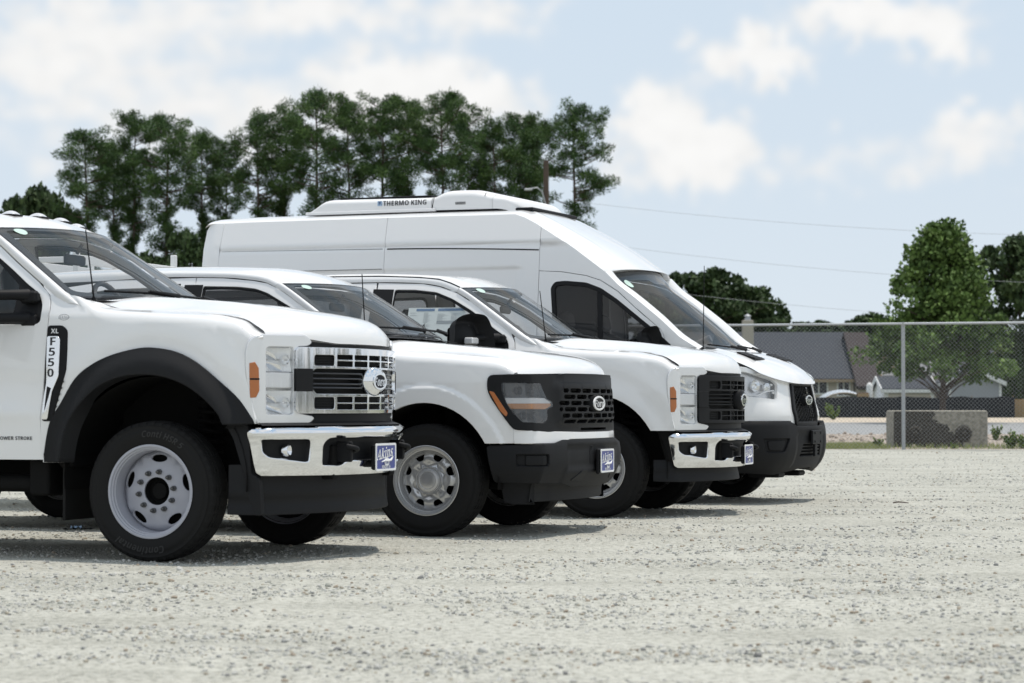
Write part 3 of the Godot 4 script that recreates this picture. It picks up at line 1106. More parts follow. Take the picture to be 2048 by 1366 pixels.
	for s in [-1.0, 1.0]:
		box(mb, Vector3(-1.6, .56, .43 * s), Vector3(5.0, .20, .08), .01)
		tube(mb, [Vector3(.05, .50, .5 * s), Vector3(.10, .75, .52 * s), Vector3(.11, 1.0, .53 * s)], .045, 8)
		for k in 6:
			var ring := []
			for i in 13:
				ring.append(Vector3(.16 + cos(TAU * i / 12) * .075, .62 + k * .055 + i * .0045, .56 * s + sin(TAU * i / 12) * .075))
			tube(mb, ring, .012, 5, false)
		tube(mb, [Vector3(.02, .42, .55 * s), Vector3(.55, .48, .42 * s)], .03, 6)
	tube(mb, [Vector3(0, .40, -.86), Vector3(0, .40, .86)], .055, 10)
	tube(mb, [Vector3(.14, .42, -.75), Vector3(.14, .46, .70)], .022, 8)
	box(mb, Vector3(-.9, .50, 0), Vector3(1.3, .28, .5), .05)
	box(mb, Vector3(-1.55, .43, .78), Vector3(1.5, .10, .22), .04)
	box(mb, Vector3(-1.55, .43, -.78), Vector3(1.5, .10, .22), .04)
	box(mb, Vector3(-.78, .47, .80), Vector3(.14, .22, .24), .02)
	box(mb, Vector3(-1.4, .60, 0), Vector3(1.7, .05, 1.8), .02)
	part(o, "chassis", mb, M.under, Vector3(0, cfg.dy * .5, 0))
	wheel_arch(o, .47 + cfg.dy, .585, .45, .965)
	# ---- headlights
	for k in 2:
		var s := 1.0 if k == 0 else -1.0
		var hl := Node3D.new()
		hl.name = "headlight"
		o.add_child(hl, true)
		hl.position = up
		var wf := func(off: float) -> Callable:
			return func(p: Vector2) -> Vector3:
				var q := sdA.at(p.x, off)
				return Vector3(q.x, p.y, q.y * s)
		var sg := -s
		mb = MB.new()
		var lens := rrect(.752, .832, .955, 1.228, .03)
		panel(mb, rp(P([1.066, 1.089, 1.068, 1.182, 1.060, 1.235, 1.036, 1.268, .99, 1.286, .669, 1.288, .614, 1.253, .654, 1.236, .735, 1.232, .735, .842, .594, .819, .638, .790, 1.015, .789, 1.037, .874, 1.055, .982]), .02, 2), [lens], .04, wf.call(.012), sg, .03, .008)
		part(hl, "lamp_surround", mb, M.lamp_chrome)
		mb = MB.new()
		panel(mb, rrect(.745, .825, .965, 1.235, .02), [], .06, wf.call(-.055), sg, 0.0)
		for e in [[.752, .955, .832, .832], [.752, .955, 1.228, 1.228], [.752, .752, .832, 1.228], [.955, .955, .832, 1.228]]:
			grid(mb, 10, 2, func(u: float, v: float) -> Vector3: return wf.call(lerpf(.006, -.055, v)).call(Vector2(lerpf(e[0], e[1], u), lerpf(e[2], e[3], u))), 1.0)
		for y in [1.150, .905]:
			for b in 2:
				var tilt := .3 if b == 0 else -.3
				grid(mb, 8, 6, func(u: float, v: float) -> Vector3: return wf.call(-.012 - .035 * sin(PI * u) - .012 * cos(v * PI) * tilt).call(Vector2(lerpf(.762, .948, u), y + (lerpf(.005, .068, v) if b == 0 else lerpf(-.068, -.005, v)))), 1.0)
		part(hl, "reflector", mb, M.lamp_white)
		mb = MB.new()
		for y in [1.150, .905]:
			for e in [[.945, .052, .885, .0], [.935, -.012, .845, -.062]]:
				mb.flat(wf.call(-.006).call(Vector2(e[0], y + e[1])), wf.call(-.045).call(Vector2(e[0], y + e[1] - .045)), wf.call(-.022).call(Vector2(e[2] - .03, y + e[3] - .006)), Vector3(1, .2, .4 * s))
				mb.flat(wf.call(-.006).call(Vector2(e[0], y + e[1])), wf.call(-.022).call(Vector2(e[2] - .03, y + e[3] - .006)), wf.call(-.008).call(Vector2(e[2], y + e[3] + .03)), Vector3(1, .4, .2 * s))
			lamp_bowl(mb, wf.call(-.008).call(Vector2(.80, y)), .030, Vector3(1, 0, .35 * s))
		tag(part(hl, "lamp_facets", mb, M.reflector), "", "", "", "stuff")
		mb = MB.new()
		panel(mb, rrect(.750, .995, .962, 1.070, .018), [], .04, wf.call(.006), sg, .05, .008)
		part(hl, "light_bar", mb, M.lens_frost)
		mb = MB.new()
		panel(mb, lens, [], .05, wf.call(.010), sg, 0.0)
		part(hl, "lens", mb, M.lens_clear)
		mb = MB.new()
		panel(mb, P([1.049, 1.126, 1.024, 1.131, 1.004, 1.098, 1.0, .973, 1.018, .937, 1.046, .934]), [], .03, wf.call(.018), sg, .02, .004)
		part(hl, "side_marker", mb, M.amber)
		mb = MB.new()
		panel(mb, rect(.999, 1.034, 1.050, 1.042), [], .03, wf.call(.020), sg, .004, .001)
		part(hl, "marker_divider", mb, M.black)
	# ---- grille
	var gm: Material = M.chrome if cfg.chrome else M.black
	var gr := Node3D.new()
	gr.name = "grille"
	o.add_child(gr, true)
	gr.position = up
	mb = MB.new()
	panel(mb, rect(-.72, .83, .72, 1.25), [], .08, front_skin(sdA, -.07), -1.0, 0.0)
	part(gr, "grille_backing", mb, M.void)
	var holes := []
	for row in [[1.157, 1.184], [1.116, 1.147], [.907, .940], [.866, .898]]:
		for c in [[-.075, .075], [.11, .245], [.28, .415]]:
			holes.append(rrect(c[0] - .011, row[0] - .003, c[1] + .011, row[1] + .003, .008, 2))
			if c[0] > 0.0:
				holes.append(rrect(-c[1] - .011, row[0] - .003, -c[0] + .011, row[1] + .003, .008, 2))
		for z in [-1.0, 1.0]:
			pass
	for z in [-1.0, 1.0]:
		holes.append(rrect(.445 * z, 1.116, .618 * z, 1.184, .02, 3))
		holes.append(rrect(.445 * z, .866, .618 * z, .940, .02, 3))
	holes.append(rp(P([-.60, .954, .60, .954, .628, .98, .628, 1.092, .60, 1.105, -.60, 1.105, -.628, 1.092, -.628, .98]), .012, 2))
	mb = MB.new()
	panel(mb, rp(P([-.752, .86, -.73, .845, .73, .845, .752, .86, .752, 1.205, .73, 1.222, -.73, 1.222, -.752, 1.205]), .01, 2), holes, .07, front_skin(sdA, .03), -1.0, .022, .003)
	part(gr, "grille_frame", mb, gm)
	for y in [.992, 1.014, 1.045, 1.075]:
		mb = MB.new()
		grid(mb, 30, 6, func(u: float, v: float) -> Vector3:
			var q := sdA.at(lerpf(-.63, .63, u), .008 + .006 * cos(v * TAU))
			return Vector3(q.x, y + .006 * sin(v * TAU), q.y), 1.0, true)
		part(gr, "grille_bar", mb, M.dark_gloss if cfg.chrome else M.black)
	var slats := 0
	for y in range(5):
		for row in [[1.122, .0135], [.872, .0145]]:
			for z in [-1.0, 1.0]:
				mb = MB.new()
				var yy: float = row[0] + row[1] * y
				panel(mb, rect(minf(.44 * z, .62 * z), yy, maxf(.44 * z, .62 * z), yy + .006), [], .1, front_skin(sdA, .012), -1.0, .01, .001)
				part(gr, "hatch_bar", mb, M.black)
	for z in [-1.0, 1.0]:  # black ends of the middle band
		mb = MB.new()
		panel(mb, rect(minf(.63 * z, .756 * z), .972, maxf(.63 * z, .756 * z), 1.098), [], .05, front_skin(sdA, .034), -1.0, .02, .003)
		part(gr, "band_end", mb, M.black)
	# lower black shelf and upper black strip
	mb = MB.new()
	panel(mb, rect(-.66, 1.222, .66, 1.250), [], .08, front_skin(sdA, -.005), -1.0, .05, .002)
	part(gr, "grille_cap", mb, M.black)
	mb = MB.new()
	panel(mb, rect(-.70, .79, .70, .843), [], .08, front_skin(sdA, .0), -1.0, .05, .002)
	grid(mb, 2, 20, func(u: float, v: float) -> Vector3:
		var q := sdA.at(lerpf(-1.0, 1.0, v), .06 * u)
		return Vector3(q.x, .795 - .02 * u, q.y), -1.0)
	part(gr, "grille_shelf", mb, M.black)
	# emblem on a dome
	mb = MB.new()
	var TX := Transform3D(Basis(Vector3(0, 0, -1), Vector3(0, 1, 0), Vector3(1, 0, 0)), Vector3(.955, 1.032, 0))
	var dome := func(sc: float) -> Array: return [Vector2(.086 * sc, -.03), Vector2(.089 * sc, -.005), Vector2(.088 * sc, .008), Vector2(.083, .020), Vector2(.074, .030), Vector2(.062, .037), Vector2(.05, .040), Vector2(.0, .041)]
	TX.basis = TX.basis.scaled_local(Vector3(1.85, 1, .95))
	lathe(mb, dome.call(1.0), TX, 56)
	part(gr, "emblem_mount", mb, M.chrome if cfg.chrome else M.black)
	oval_badge(gr, "emblem", Vector3(.996, 1.032, 0), .100, .049, M.chrome, M.badge_dark)
	# ---- bumper
	var bpf := func(off: float) -> Callable:
		return func(p: Vector2) -> Vector3:
			var o2 := tabf([.47, .50, .55, .68, .715, .742, .765, .79], [-.052, -.034, -.020, -.010, .014, .024, .002, -.055], p.y)
			var q := sdB.at(p.x, o2 + off)
			return Vector3(q.x, p.y, q.y)
	var fogh := rp(P([1.055, .697, .714, .697, .684, .676, .696, .565, .727, .558, 1.008, .592, 1.044, .623]), .025, 3)
	var fogm := PackedVector2Array()
	for q in fogh:
		fogm.append(Vector2(-q.x, q.y))
	var ctrh := rp(P([.601, .66, .565, .703, -.565, .703, -.601, .66, -.601, .54, -.444, .534, -.357, .562, .357, .562, .444, .534, .601, .54]), .022, 3)
	mb = MB.new()
	panel(mb, rp(P([1.118, .735, 1.085, .762, .673, .762, .649, .787, .518, .789, .444, .765, -.444, .765, -.518, .789, -.649, .787, -.673, .762, -1.085, .762, -1.118, .735, -1.122, .70, -1.085, .505, -1.05, .492, -.45, .486, .45, .486, 1.05, .492, 1.085, .505, 1.122, .70]), .012, 2), [fogh, fogm, ctrh], .04, bpf.call(0.0), -1.0, .05, .010)
	var bm := part(o, "bumper", mb, M.chrome, up)
	mb = MB.new()
	panel(mb, rect(-1.08, .50, 1.08, .75), [], .10, bpf.call(-.045), -1.0, 0.0)
	part(bm, "bumper_insert", mb, M.black)
	for z in [-1.0, 1.0]:
		mb = MB.new()
		var q := sdB.at(.84 * z, -.03)
		lathe(mb, [Vector2(.036, -.03), Vector2(.036, .0), Vector2(.032, .003), Vector2(.026, -.004), Vector2(0, -.012)], Transform3D(Basis(Vector3(0, 0, -1), Vector3(0, 1, 0), Vector3(1, 0, 0)), Vector3(q.x - .005, .632, q.y)), 28)
		part(bm, "fog_lamp", mb, M.chrome_soft)
		mb = MB.new()
		box(mb, Vector3(.94, .62, .40 * z), Vector3(.10, .12, .03), .008)
		var hk := []
		for i in 9:
			var a := -PI / 2 + PI * i / 8
			hk.append(Vector3(.97 + cos(a) * .05, .622 + .004 * i, .40 * z + sin(a) * .032))
		tube(mb, hk, .014, 8)
		part(bm, "tow_hook", mb, M.black)
	# ---- valance below
	mb = MB.new()
	var low: float = cfg.dam
	var damf := func(off: float) -> Callable:
		return func(p: Vector2) -> Vector3:
			var q := sdD.at(p.x, off + .02 * smoothstep(low + .10, low, p.y) + .015 * exp(-pow((p.y - low - .11) / .015, 2)))
			return Vector3(q.x, p.y, q.y)
	panel(mb, P([-1.13, low + .005, -.9, low, .9, low, 1.13, low + .005, 1.13, .55, -1.13, .55]), [], .05, damf.call(0.0), -1.0, .02, .004)
	part(o, "air_dam", mb, M.dark_plastic, up)
	mb = MB.new()
	box(mb, Vector3(1.012, .582, 0), Vector3(.03, .15, .29), .01)
	part(o, "plate_mount", mb, M.black, up)
	front_plate(o, Vector3(1.035, .582, .0) + up)
	# ---- wheel flares and side fairing
	if cfg.flares:
		var fo := P([-.70, .566, -.675, .70, -.645, .80, -.585, .892, -.49, 1.036, -.385, 1.117, -.262, 1.174, -.10, 1.212, .02, 1.217, .17, 1.190, .31, 1.121, .45, 1.009, .546, .915, .635, .79])
		var fi := P([.485, .787, .458, .845, .367, .935, .247, 1.012, .108, 1.058, -.033, 1.07, -.175, 1.054, -.317, .996, -.451, .878, -.53, .76, -.576, .567])
		var rim := PackedVector2Array()
		rim.append_array(smo(fo)); rim.append_array(smo(fi))
		mb = MB.new()
		panel(mb, rim, [], .03, func(p: Vector2) -> Vector3:
			var e := sqrt(pow(p.x / .50, 2) + pow((p.y - .48) / .59, 2))
			return Vector3(p.x, p.y, sd_zs(p.x, p.y) + .012 + .055 * smoothstep(1.32, 1.10, e)), 1.0, .10, .008)
		pair(o, "wheel_flare", mb, M.dark_plastic, up)
		mb = MB.new()
		panel(mb, rp(P([.455, .775, .585, .775, .60, .50, .645, .47, .655, .27, .59, .275, .565, .50, .50, .70]), .01, 2), [], .05, func(p: Vector2) -> Vector3: return Vector3(p.x, p.y, .958 - .02 * smoothstep(.6, .3, p.y)), 1.0, .05, .006)
		pair(o, "side_fairing", mb, M.dark_plastic, up)
		mb = MB.new()  # splash flap behind the wheel
		box(mb, Vector3(-.60, .42, .74), Vector3(.02, .40, .40), .004)
		pair(o, "splash_flap", mb, M.rubber)
	else:
		mb = MB.new()
		panel(mb, P([.50, .79, .64, .79, .63, .55, .57, .55]), [], .05, func(p: Vector2) -> Vector3: return Vector3(p.x, p.y, .95), 1.0, .05, .006)
		pair(o, "side_fairing", mb, M.under, up)
	# ---- wheels
	var zc: float = cfg.track / 2.0
	for s in [1.0, -1.0]:
		steel_wheel(o, cfg.R, cfg.tw, cfg.rim, cfg.wheel, Vector3(0, cfg.R - .008, zc * s), s < 0.0, cfg.nuts)
	for s in [1.0, -1.0]:
		steel_wheel(o, cfg.R, cfg.tw, cfg.rim, cfg.wheel, Vector3(-cfg.wb, cfg.R - .008, (zc - .08) * s), s < 0.0, 0)
	# ---- door mirrors
	var mdx: float = cfg.mirror[0]
	var mdz: float = cfg.mirror[1]
	for s in [1.0, -1.0]:
		var mr := Node3D.new()
		mr.name = "door_mirror"
		o.add_child(mr, true)
		mr.position = up
		mb = MB.new()
		panel(mb, rp(P([-.16, -.19, .12, -.19, .14, .0, .11, .18, -.05, .20, -.14, .18, -.17, .0]), .05, 3), [], .05, func(p: Vector2) -> Vector3:
			var d := Vector2(p.x / .16, p.y / .22).length()
			return Vector3(-1.055 + mdx + .06 * (1.0 - d * d) + p.x * .35, 1.44 + p.y, (1.25 + mdz - p.x) * s), -s, .14, .03)
		part(mr, "mirror_housing", mb, M.black)
		mb = MB.new()
		panel(mb, rrect(-.11, -.165, .08, .17, .04), [], .2, func(p: Vector2) -> Vector3: return Vector3(-1.13 + mdx + p.x * .35, 1.44 + p.y, (1.25 + mdz - p.x) * s), s, 0.0)
		part(mr, "mirror_glass", mb, M.mirror)
		mb = MB.new()
		box(mb, Vector3(-.975 + mdx, 1.50, (1.33 + mdz) * s), Vector3(.08, .055, .15), .012)
		part(mr, "mirror_lamp", mb, M.lens_frost)
		mb = MB.new()
		for y in [1.535, 1.40]:
			tube(mb, [Vector3(-.82, y, .97 * s), Vector3(-.90, y, 1.04 * s), Vector3(-1.04 + mdx, y - .01, (1.17 + mdz) * s)], [.036, .030, .030], 8)
			box(mb, Vector3(-.82, y - .012, .965 * s), Vector3(.12, .075, .07), .02)
		part(mr, "mirror_arm", mb, M.black)

# ---------------------------------------------------------------- lighter pickup with a black lamp and grille panel
var haA := Plan.new(.885, .165, .93, [[.68, .968], [.60, .987], [.50, .998], [.40, 1.0], [.2, 1.0]])
var haB := Plan.new(.95, .165, .90, [[.75, .94], [.68, .965], [.58, .98], [.4, .985], [.2, .985]])

func ha_yc(x: float) -> float:
	return tabf([-.85, -.72, -.6, -.45, -.2, .1, .3, .5, .58, .65, .75], [1.50, 1.44, 1.38, 1.29, 1.245, 1.225, 1.21, 1.19, 1.168, 1.13, 1.11], x)

func ha_zs(x: float, y: float) -> float:
	var z := 1.0
	if y > 1.35:
		z = .97 - (y - 1.35) * .42
	elif y > 1.05:
		z = 1.0 - (y - 1.05) * .1
	if y < .8:
		z -= (.8 - y) * (.8 - y) * .15
	var t := maxf(0.0, (x - .2) / .3)
	z -= .009 * t * t
	var e := sqrt(pow(x / .50, 2) + pow((y - .385) / .526, 2))
	z += .017 * smoothstep(1.245, 1.185, e)
	if y > .9:
		z -= .010 * exp(-pow((y - 1.04) / .08, 2)) * smoothstep(-.3, -.8, x)
	return z

func ha_side(p: Vector2) -> Vector3:
	var r := .06
	var y0 := ha_yc(p.x) - r
	if p.x < -.75 or p.y <= y0:
		return Vector3(p.x, p.y, ha_zs(p.x, p.y))
	var z0 := ha_zs(p.x, y0)
	var a := (p.y - y0) / r
	if a < 1.25:
		return Vector3(p.x, y0 + r * sin(a), z0 - r * (1.0 - cos(a)))
	var ex := (a - 1.25) * r
	return Vector3(p.x, y0 + r * sin(1.25) + ex * sin(.32), z0 - r * (1.0 - cos(1.25)) - ex * cos(.32))

func half_truck(o: Node3D) -> void:
	var xr := -3.42
	var arch := cut(ell(0, .385, .50, .526, 56), rect(-1, -1, 1, .1))
	var vm := func(x: float) -> float: return ha_yc(x) - .06 + .06 * 1.25 + .07
	var fen: Array = [-.66, .45, -.70, .80, -.71, 1.08, -.70, 1.30, -.72, 1.42, -.62, 1.42]
	for x in [-.55, -.45, -.3, -.1, .1, .3, .45, .55]:
		fen.append_array([x, vm.call(x)])
	fen.append_array([.605, 1.235, .648, 1.125, .63, 1.103, .487, 1.098, .465, 1.068, .462, .998, .48, .947, .544, .846, .608, .756, .632, .728, .632, .638, .40, .636, .3, .4, -.5, .42])
	var mb := MB.new()
	panel(mb, cut(P(fen), arch), [], .02, ha_side, 1.0, .03, .003)
	pair(o, "front_fender", mb, M.paint)
	# doors
	var zf := func(p: Vector2) -> Vector3: return Vector3(p.x, p.y, ha_zs(p.x, p.y))
	var win := rp(P([-.83, 1.345, -.85, 1.43, -1.038, 1.574, -1.249, 1.685, -1.345, 1.717, -1.484, 1.733, -1.765, 1.742, -1.765, 1.33]), .02, 2)
	var win2 := rp(P([-1.90, 1.33, -1.90, 1.742, -2.5, 1.73, -2.82, 1.69, -2.95, 1.33]), .03, 2)
	mb = MB.new()
	panel(mb, P([-.67, .45, -.712, .80, -.722, 1.08, -.712, 1.30, -.735, 1.425, -.94, 1.566, -1.062, 1.646, -1.161, 1.705, -1.262, 1.749, -1.378, 1.770, -1.613, 1.793, -1.82, 1.80, -1.835, 1.30, -1.82, .45]), [win], .07, zf, 1.0, .03, .003)
	var d1 := pair(o, "door", mb, M.paint)
	mb = MB.new()
	panel(mb, P([-1.828, .45, -1.843, 1.30, -1.828, 1.80, -2.5, 1.79, -2.9, 1.74, -3.05, 1.30, -2.95, .75, -2.7, .45]), [win2], .08, zf, 1.0, .03, .003)
	var d2 := pair(o, "door", mb, M.paint)
	for k in 2:
		var s := 1.0 if k == 0 else -1.0
		for e in [[d1[k], win], [d2[k], win2]]:
			var g := MB.new()
			panel(g, e[1], [], .12, func(p: Vector2) -> Vector3: return Vector3(p.x, p.y, (ha_zs(p.x, p.y) - .018) * s), s, 0.0)
			part(e[0], "window", g, M.tint_glass)
			g = MB.new()
			var inn: Array = Geometry2D.offset_polygon(e[1], -.018)
			panel(g, e[1], [inn[0]], .1, func(p: Vector2) -> Vector3: return Vector3(p.x, p.y, (ha_zs(p.x, p.y) - .010) * s), s, .012, .002)
			part(e[0], "window_surround", g, M.black)
	mb = MB.new()
	panel(mb, P([-1.765, 1.32, -1.762, 1.748, -1.905, 1.75, -1.91, 1.32]), [], .1, func(p: Vector2) -> Vector3: return zf.call(p) + Vector3(0, 0, .004), 1.0, .004, .001)
	pair(o, "pillar_trim", mb, M.black)
	mb = MB.new()
	panel(mb, P([-2.96, .75, -3.06, 1.30, -2.91, 1.75, -3.2, 1.78, xr, 1.5, xr, .6, -3.1, .6]), [], .1, zf, 1.0, .03, .003)
	pair(o, "cab_side", mb, M.paint)
	mb = MB.new()
	panel(mb, rp(P([-.98, .6, .98, .6, .97, 1.4, .79, 1.80, -.79, 1.80, -.97, 1.4]), .05), [rrect(-.68, 1.36, .68, 1.72, .06)], .2, func(p: Vector2) -> Vector3: return Vector3(xr + .02 + .0 * p.y, p.y, p.x), 1.0, .03, .003)
	var bw := part(o, "cab_back", mb, M.paint)
	mb = MB.new()
	panel(mb, rrect(-.70, 1.34, .70, 1.74, .06), [], .3, func(p: Vector2) -> Vector3: return Vector3(xr + .03, p.y, p.x), 1.0, 0.0)
	part(bw, "rear_window", mb, M.tint_glass)
	# pillars and roof
	var ws := [Vector3(-.60, 1.40, .945), Vector3(-.72, 1.476, .915), Vector3(-.836, 1.551, .886), Vector3(-1.022, 1.672, .836), Vector3(-1.10, 1.72, .815), Vector3(-1.150, 1.750, .80)]
	var gap := [Vector3(-.70, 1.405, .945), Vector3(-.80, 1.474, .918), Vector3(-.93, 1.562, .885), Vector3(-1.062, 1.651, .848), Vector3(-1.135, 1.694, .829), Vector3(-1.20, 1.728, .814)]
	mb = MB.new()
	strip(mb, ws, gap, 14, 6, Vector3(.010, .008, .014), 1.0)
	pair(o, "windscreen_pillar", mb, M.paint)
	var gut := [Vector3(-1.150, 1.750, .80), Vector3(-1.27, 1.797, .785), Vector3(-1.42, 1.822, .776), Vector3(-1.62, 1.838, .768), Vector3(-2.1, 1.853, .76), Vector3(-2.7, 1.850, .76), Vector3(-3.2, 1.83, .765), Vector3(xr, 1.76, .775)]
	var dl := [Vector3(-1.20, 1.728, .814), Vector3(-1.29, 1.762, .800), Vector3(-1.42, 1.782, .792), Vector3(-1.62, 1.799, .786), Vector3(-2.1, 1.809, .782), Vector3(-2.6, 1.79, .784), Vector3(-3.15, 1.77, .79), Vector3(xr, 1.70, .80)]
	mb = MB.new()
	strip(mb, gut, dl, 24, 4, Vector3(0, .006, .008), -1.0)
	pair(o, "roof_rail", mb, M.paint)
	var roof := func(u: float, v: float) -> Vector3:
		var w := v * 2.0 - 1.0
		var e := poly3(gut, u)
		var k := 1.0 - w * w
		return Vector3(e.x + .19 * k * maxf(0.0, 1.0 - u * 2.4), e.y + k * (.018 + .05 * smoothstep(0.0, .35, u)), e.z * w)
	mb = MB.new()
	grid(mb, 30, 22, roof, -1.0)
	var rf := part(o, "roof", mb, M.paint)
	mb = MB.new()
	grid(mb, 12, 10, func(u: float, v: float) -> Vector3: return roof.call(u * .97 + .015, v * .96 + .02) - Vector3(0, .035, 0), 1.0)
	part(rf, "headliner", mb, M.headliner)
	var wsf := func(p: Vector2) -> Vector3:
		var e := poly3(ws, p.y)
		var k := 1.0 - p.x * p.x
		return Vector3(e.x + k * .195, e.y + k * .018 * p.y, e.z * p.x)
	mb = MB.new()
	panel(mb, rect(-.985, .01, .985, .99), [], .12, wsf, -1.0, 0.0)
	var wso := part(o, "windscreen", mb, M.glass)
	mb = MB.new()
	panel(mb, rect(-1.0, .0, 1.0, 1.0), [rp(P([-.94, .10, -.91, .90, -.30, .90, -.20, .80, .20, .80, .30, .90, .91, .90, .94, .10, .5, .05, -.5, .05]), .06, 3)], .12, func(p: Vector2) -> Vector3: return wsf.call(p) + Vector3(-.004, -.006, 0), -1.0, .004, .001)
	part(wso, "glass_border", mb, M.frit)
	mb = MB.new()
	panel(mb, ell(0, 0, 1, 1, 24), [], .5, func(p: Vector2) -> Vector3: return wsf.call(Vector2(.80 + p.x * .05, .80 + p.y * .085)) + Vector3(.003, .004, .001), -1.0, 0.0)
	part(wso, "round_sticker", mb, M.sticker)
	mb = MB.new()
	grid(mb, 4, 20, func(u: float, v: float) -> Vector3:
		var w := v * 2.0 - 1.0
		var k := 1.0 - w * w
		return Vector3(lerpf(-.63, -.47, u) + k * lerpf(.20, .13, u), 1.385 - u * .02, w * .94), -1.0)
	part(o, "cowl", mb, M.black)
	for s in [[-.80, -.08], [.02, .72]]:
		wiper(o, wsf.call(Vector2(s[0], .015)) + Vector3(.03, .012, 0), wsf.call(Vector2(s[1], .08)) + Vector3(.02, .01, 0), Vector3(.5, .8, 0))
	whip(o, Vector3(-.50, 1.36, .84), Vector3(-.52, 1.80, .855))
	# bonnet
	var uu := [0.0, .16, .34, .5, .66, .78, .88, .95, 1.0]
	var cx := [-.32, -.05, .22, .43, .60, .72, .815, .872, .888]
	var cyy := [1.350, 1.322, 1.296, 1.280, 1.258, 1.234, 1.197, 1.15, 1.110]
	var ex := [-.55, -.25, .05, .25, .42, .51, .57, .615, .645]
	var ey := [1.335, 1.265, 1.246, 1.234, 1.218, 1.200, 1.172, 1.135, 1.103]
	var hood := func(u: float, v: float) -> Vector3:
		var w := v * 2.0 - 1.0
		var a := absf(w)
		var g := 1.0 - smoothstep(.50, 1.0, a)
		g += .12 * exp(-pow((a - .56) / .06, 2)) * (1.0 - u * .7) - .10 * exp(-pow((a - .75) / .10, 2)) * (1.0 - u * .7)
		var zw := lerpf(.865, .925, smoothstep(.6, 1.0, u))
		var xa := tabf(uu, cx, u)
		var xe := tabf(uu, ex, u)
		var y := lerpf(tabf(uu, ey, u), tabf(uu, cyy, u), g)
		return Vector3(xa + (xe - xa) * pow(a, 2.3), y, zw * w)
	mb = MB.new()
	grid(mb, 40, 48, hood, -1.0)
	grid(mb, 2, 48, func(u: float, v: float) -> Vector3: return hood.call(1.0, v) + Vector3(-.05 * u, -.004 - .006 * u, 0), -1.0)
	part(o, "bonnet", mb, M.paint)
	mb = MB.new()
	box(mb, Vector3(.10, .74, 0), Vector3(1.1, .62, 1.0), .02)
	box(mb, Vector3(-.66, .88, 0), Vector3(.10, .90, 1.86), .02)
	box(mb, Vector3((xr - .6) / 2, .48, 0), Vector3(-.6 - xr, .06, 1.9), .01)
	box(mb, Vector3(.06, 1.06, 0), Vector3(1.1, .12, 1.5), .02)
	box(mb, Vector3(.62, .80, 0), Vector3(.10, .50, 1.3), .02)
	part(o, "engine_bay", mb, M.under)
	mb = MB.new()
	grid(mb, 8, 16, func(u: float, v: float) -> Vector3:
		var w := v * 2.0 - 1.0
		return Vector3(lerpf(-.53, -.98, u) + .16 * (1.0 - w * w) * (1.0 - u), 1.365 - .10 * u * u * u + .03 * exp(-pow((w + .48) / .22, 2)) * smoothstep(.2, .8, u), w * .88), 1.0)
	box(mb, Vector3(-.92, 1.10, 0), Vector3(.22, .34, 1.7), .06)
	part(o, "dashboard", mb, M.interior_dark)
	var cab := Node3D.new()
	cab.name = "cab_interior"
	o.add_child(cab)
	steering(cab, Vector3(-1.06, 1.34, -.42), .185, .42)
	for z in [-.43, .43]:
		seat(cab, -1.48, .86, z, 1.62)
	mb = MB.new()
	tube(mb, [Vector3(-1.02, 1.70, 0), Vector3(-1.06, 1.65, 0)], .012, 6)
	box(mb, Vector3(-1.075, 1.61, 0), Vector3(.03, .06, .25), .02)
	part(cab, "mirror", mb, M.interior_dark)
	# bed
	mb = MB.new()
	panel(mb, cut(P([xr - .03, .55, xr - .03, 1.30, -4.95, 1.30, -4.95, .55]), ell(-3.78, .385, .50, .526, 40)), [], .1, func(p: Vector2) -> Vector3: return Vector3(p.x, p.y, 1.0 - (.02 if p.y > 1.2 else 0.0)), 1.0, .05, .008)
	pair(o, "bed_side", mb, M.paint)
	mb = MB.new()
	box(mb, Vector3(-4.2, .75, 0), Vector3(1.45, .05, 1.9), .01)
	box(mb, Vector3(-4.93, .95, 0), Vector3(.06, .70, 1.9), .02)
	part(o, "bed", mb, M.paint)
	# chassis
	mb = MB.new()
	for s in [-1.0, 1.0]:
		box(mb, Vector3(-2.0, .46, .42 * s), Vector3(5.4, .18, .08), .01)
		tube(mb, [Vector3(0, .36, .75 * s), Vector3(-.1, .40, .45 * s)], .035, 8)
		tube(mb, [Vector3(.02, .36, .62 * s), Vector3(.02, .9, .55 * s)], .05, 8)
		box(mb, Vector3(-2.2, .36, .86 * s), Vector3(2.2, .06, .16), .02)
	tube(mb, [Vector3(-3.78, .38, -.8), Vector3(-3.78, .38, .8)], .06, 8)
	box(mb, Vector3(-1.2, .42, 0), Vector3(1.8, .2, .5), .04)
	box(mb, Vector3(.3, .34, 0), Vector3(.9, .06, 1.1), .02)
	part(o, "chassis", mb, M.under)
	wheel_arch(o, .385, .52, .45, .97)
	# ---- black panel with lamps and grille
	var fr := Node3D.new()
	fr.name = "grille"
	o.add_child(fr, true)
	var lean := .06
	var wf := func(off: float, s := 1.0) -> Callable:
		return func(p: Vector2) -> Vector3:
			var q := haA.at(p.x, off)
			return Vector3(q.x - (p.y - .9) * lean, p.y, q.y * s)
	var lens := rp(P([1.141, 1.043, .842, 1.040, .778, .938, .700, .914, .700, .885, .778, .864, .778, .795, .834, .770, 1.014, .776, 1.076, .846, 1.116, .907, 1.141, .988]), .012, 2)
	var lensm := PackedVector2Array()
	for q in lens:
		lensm.append(Vector2(-q.x, q.y))
	var holes := [lens, lensm]
	var half := P([1.066, .729, 1.095, .756, 1.157, .846, 1.22, .947, 1.238, .998, 1.234, 1.068, 1.213, 1.093, 1.045, 1.096, .60, 1.098, .54, 1.108, 0, 1.110])
	var outl := PackedVector2Array(half)
	for i in range(half.size() - 2, -1, -1):
		outl.append(Vector2(-half[i].x, half[i].y))
	outl.append_array(P([-.778, .712, -.32, .704, .32, .704, .778, .712]))
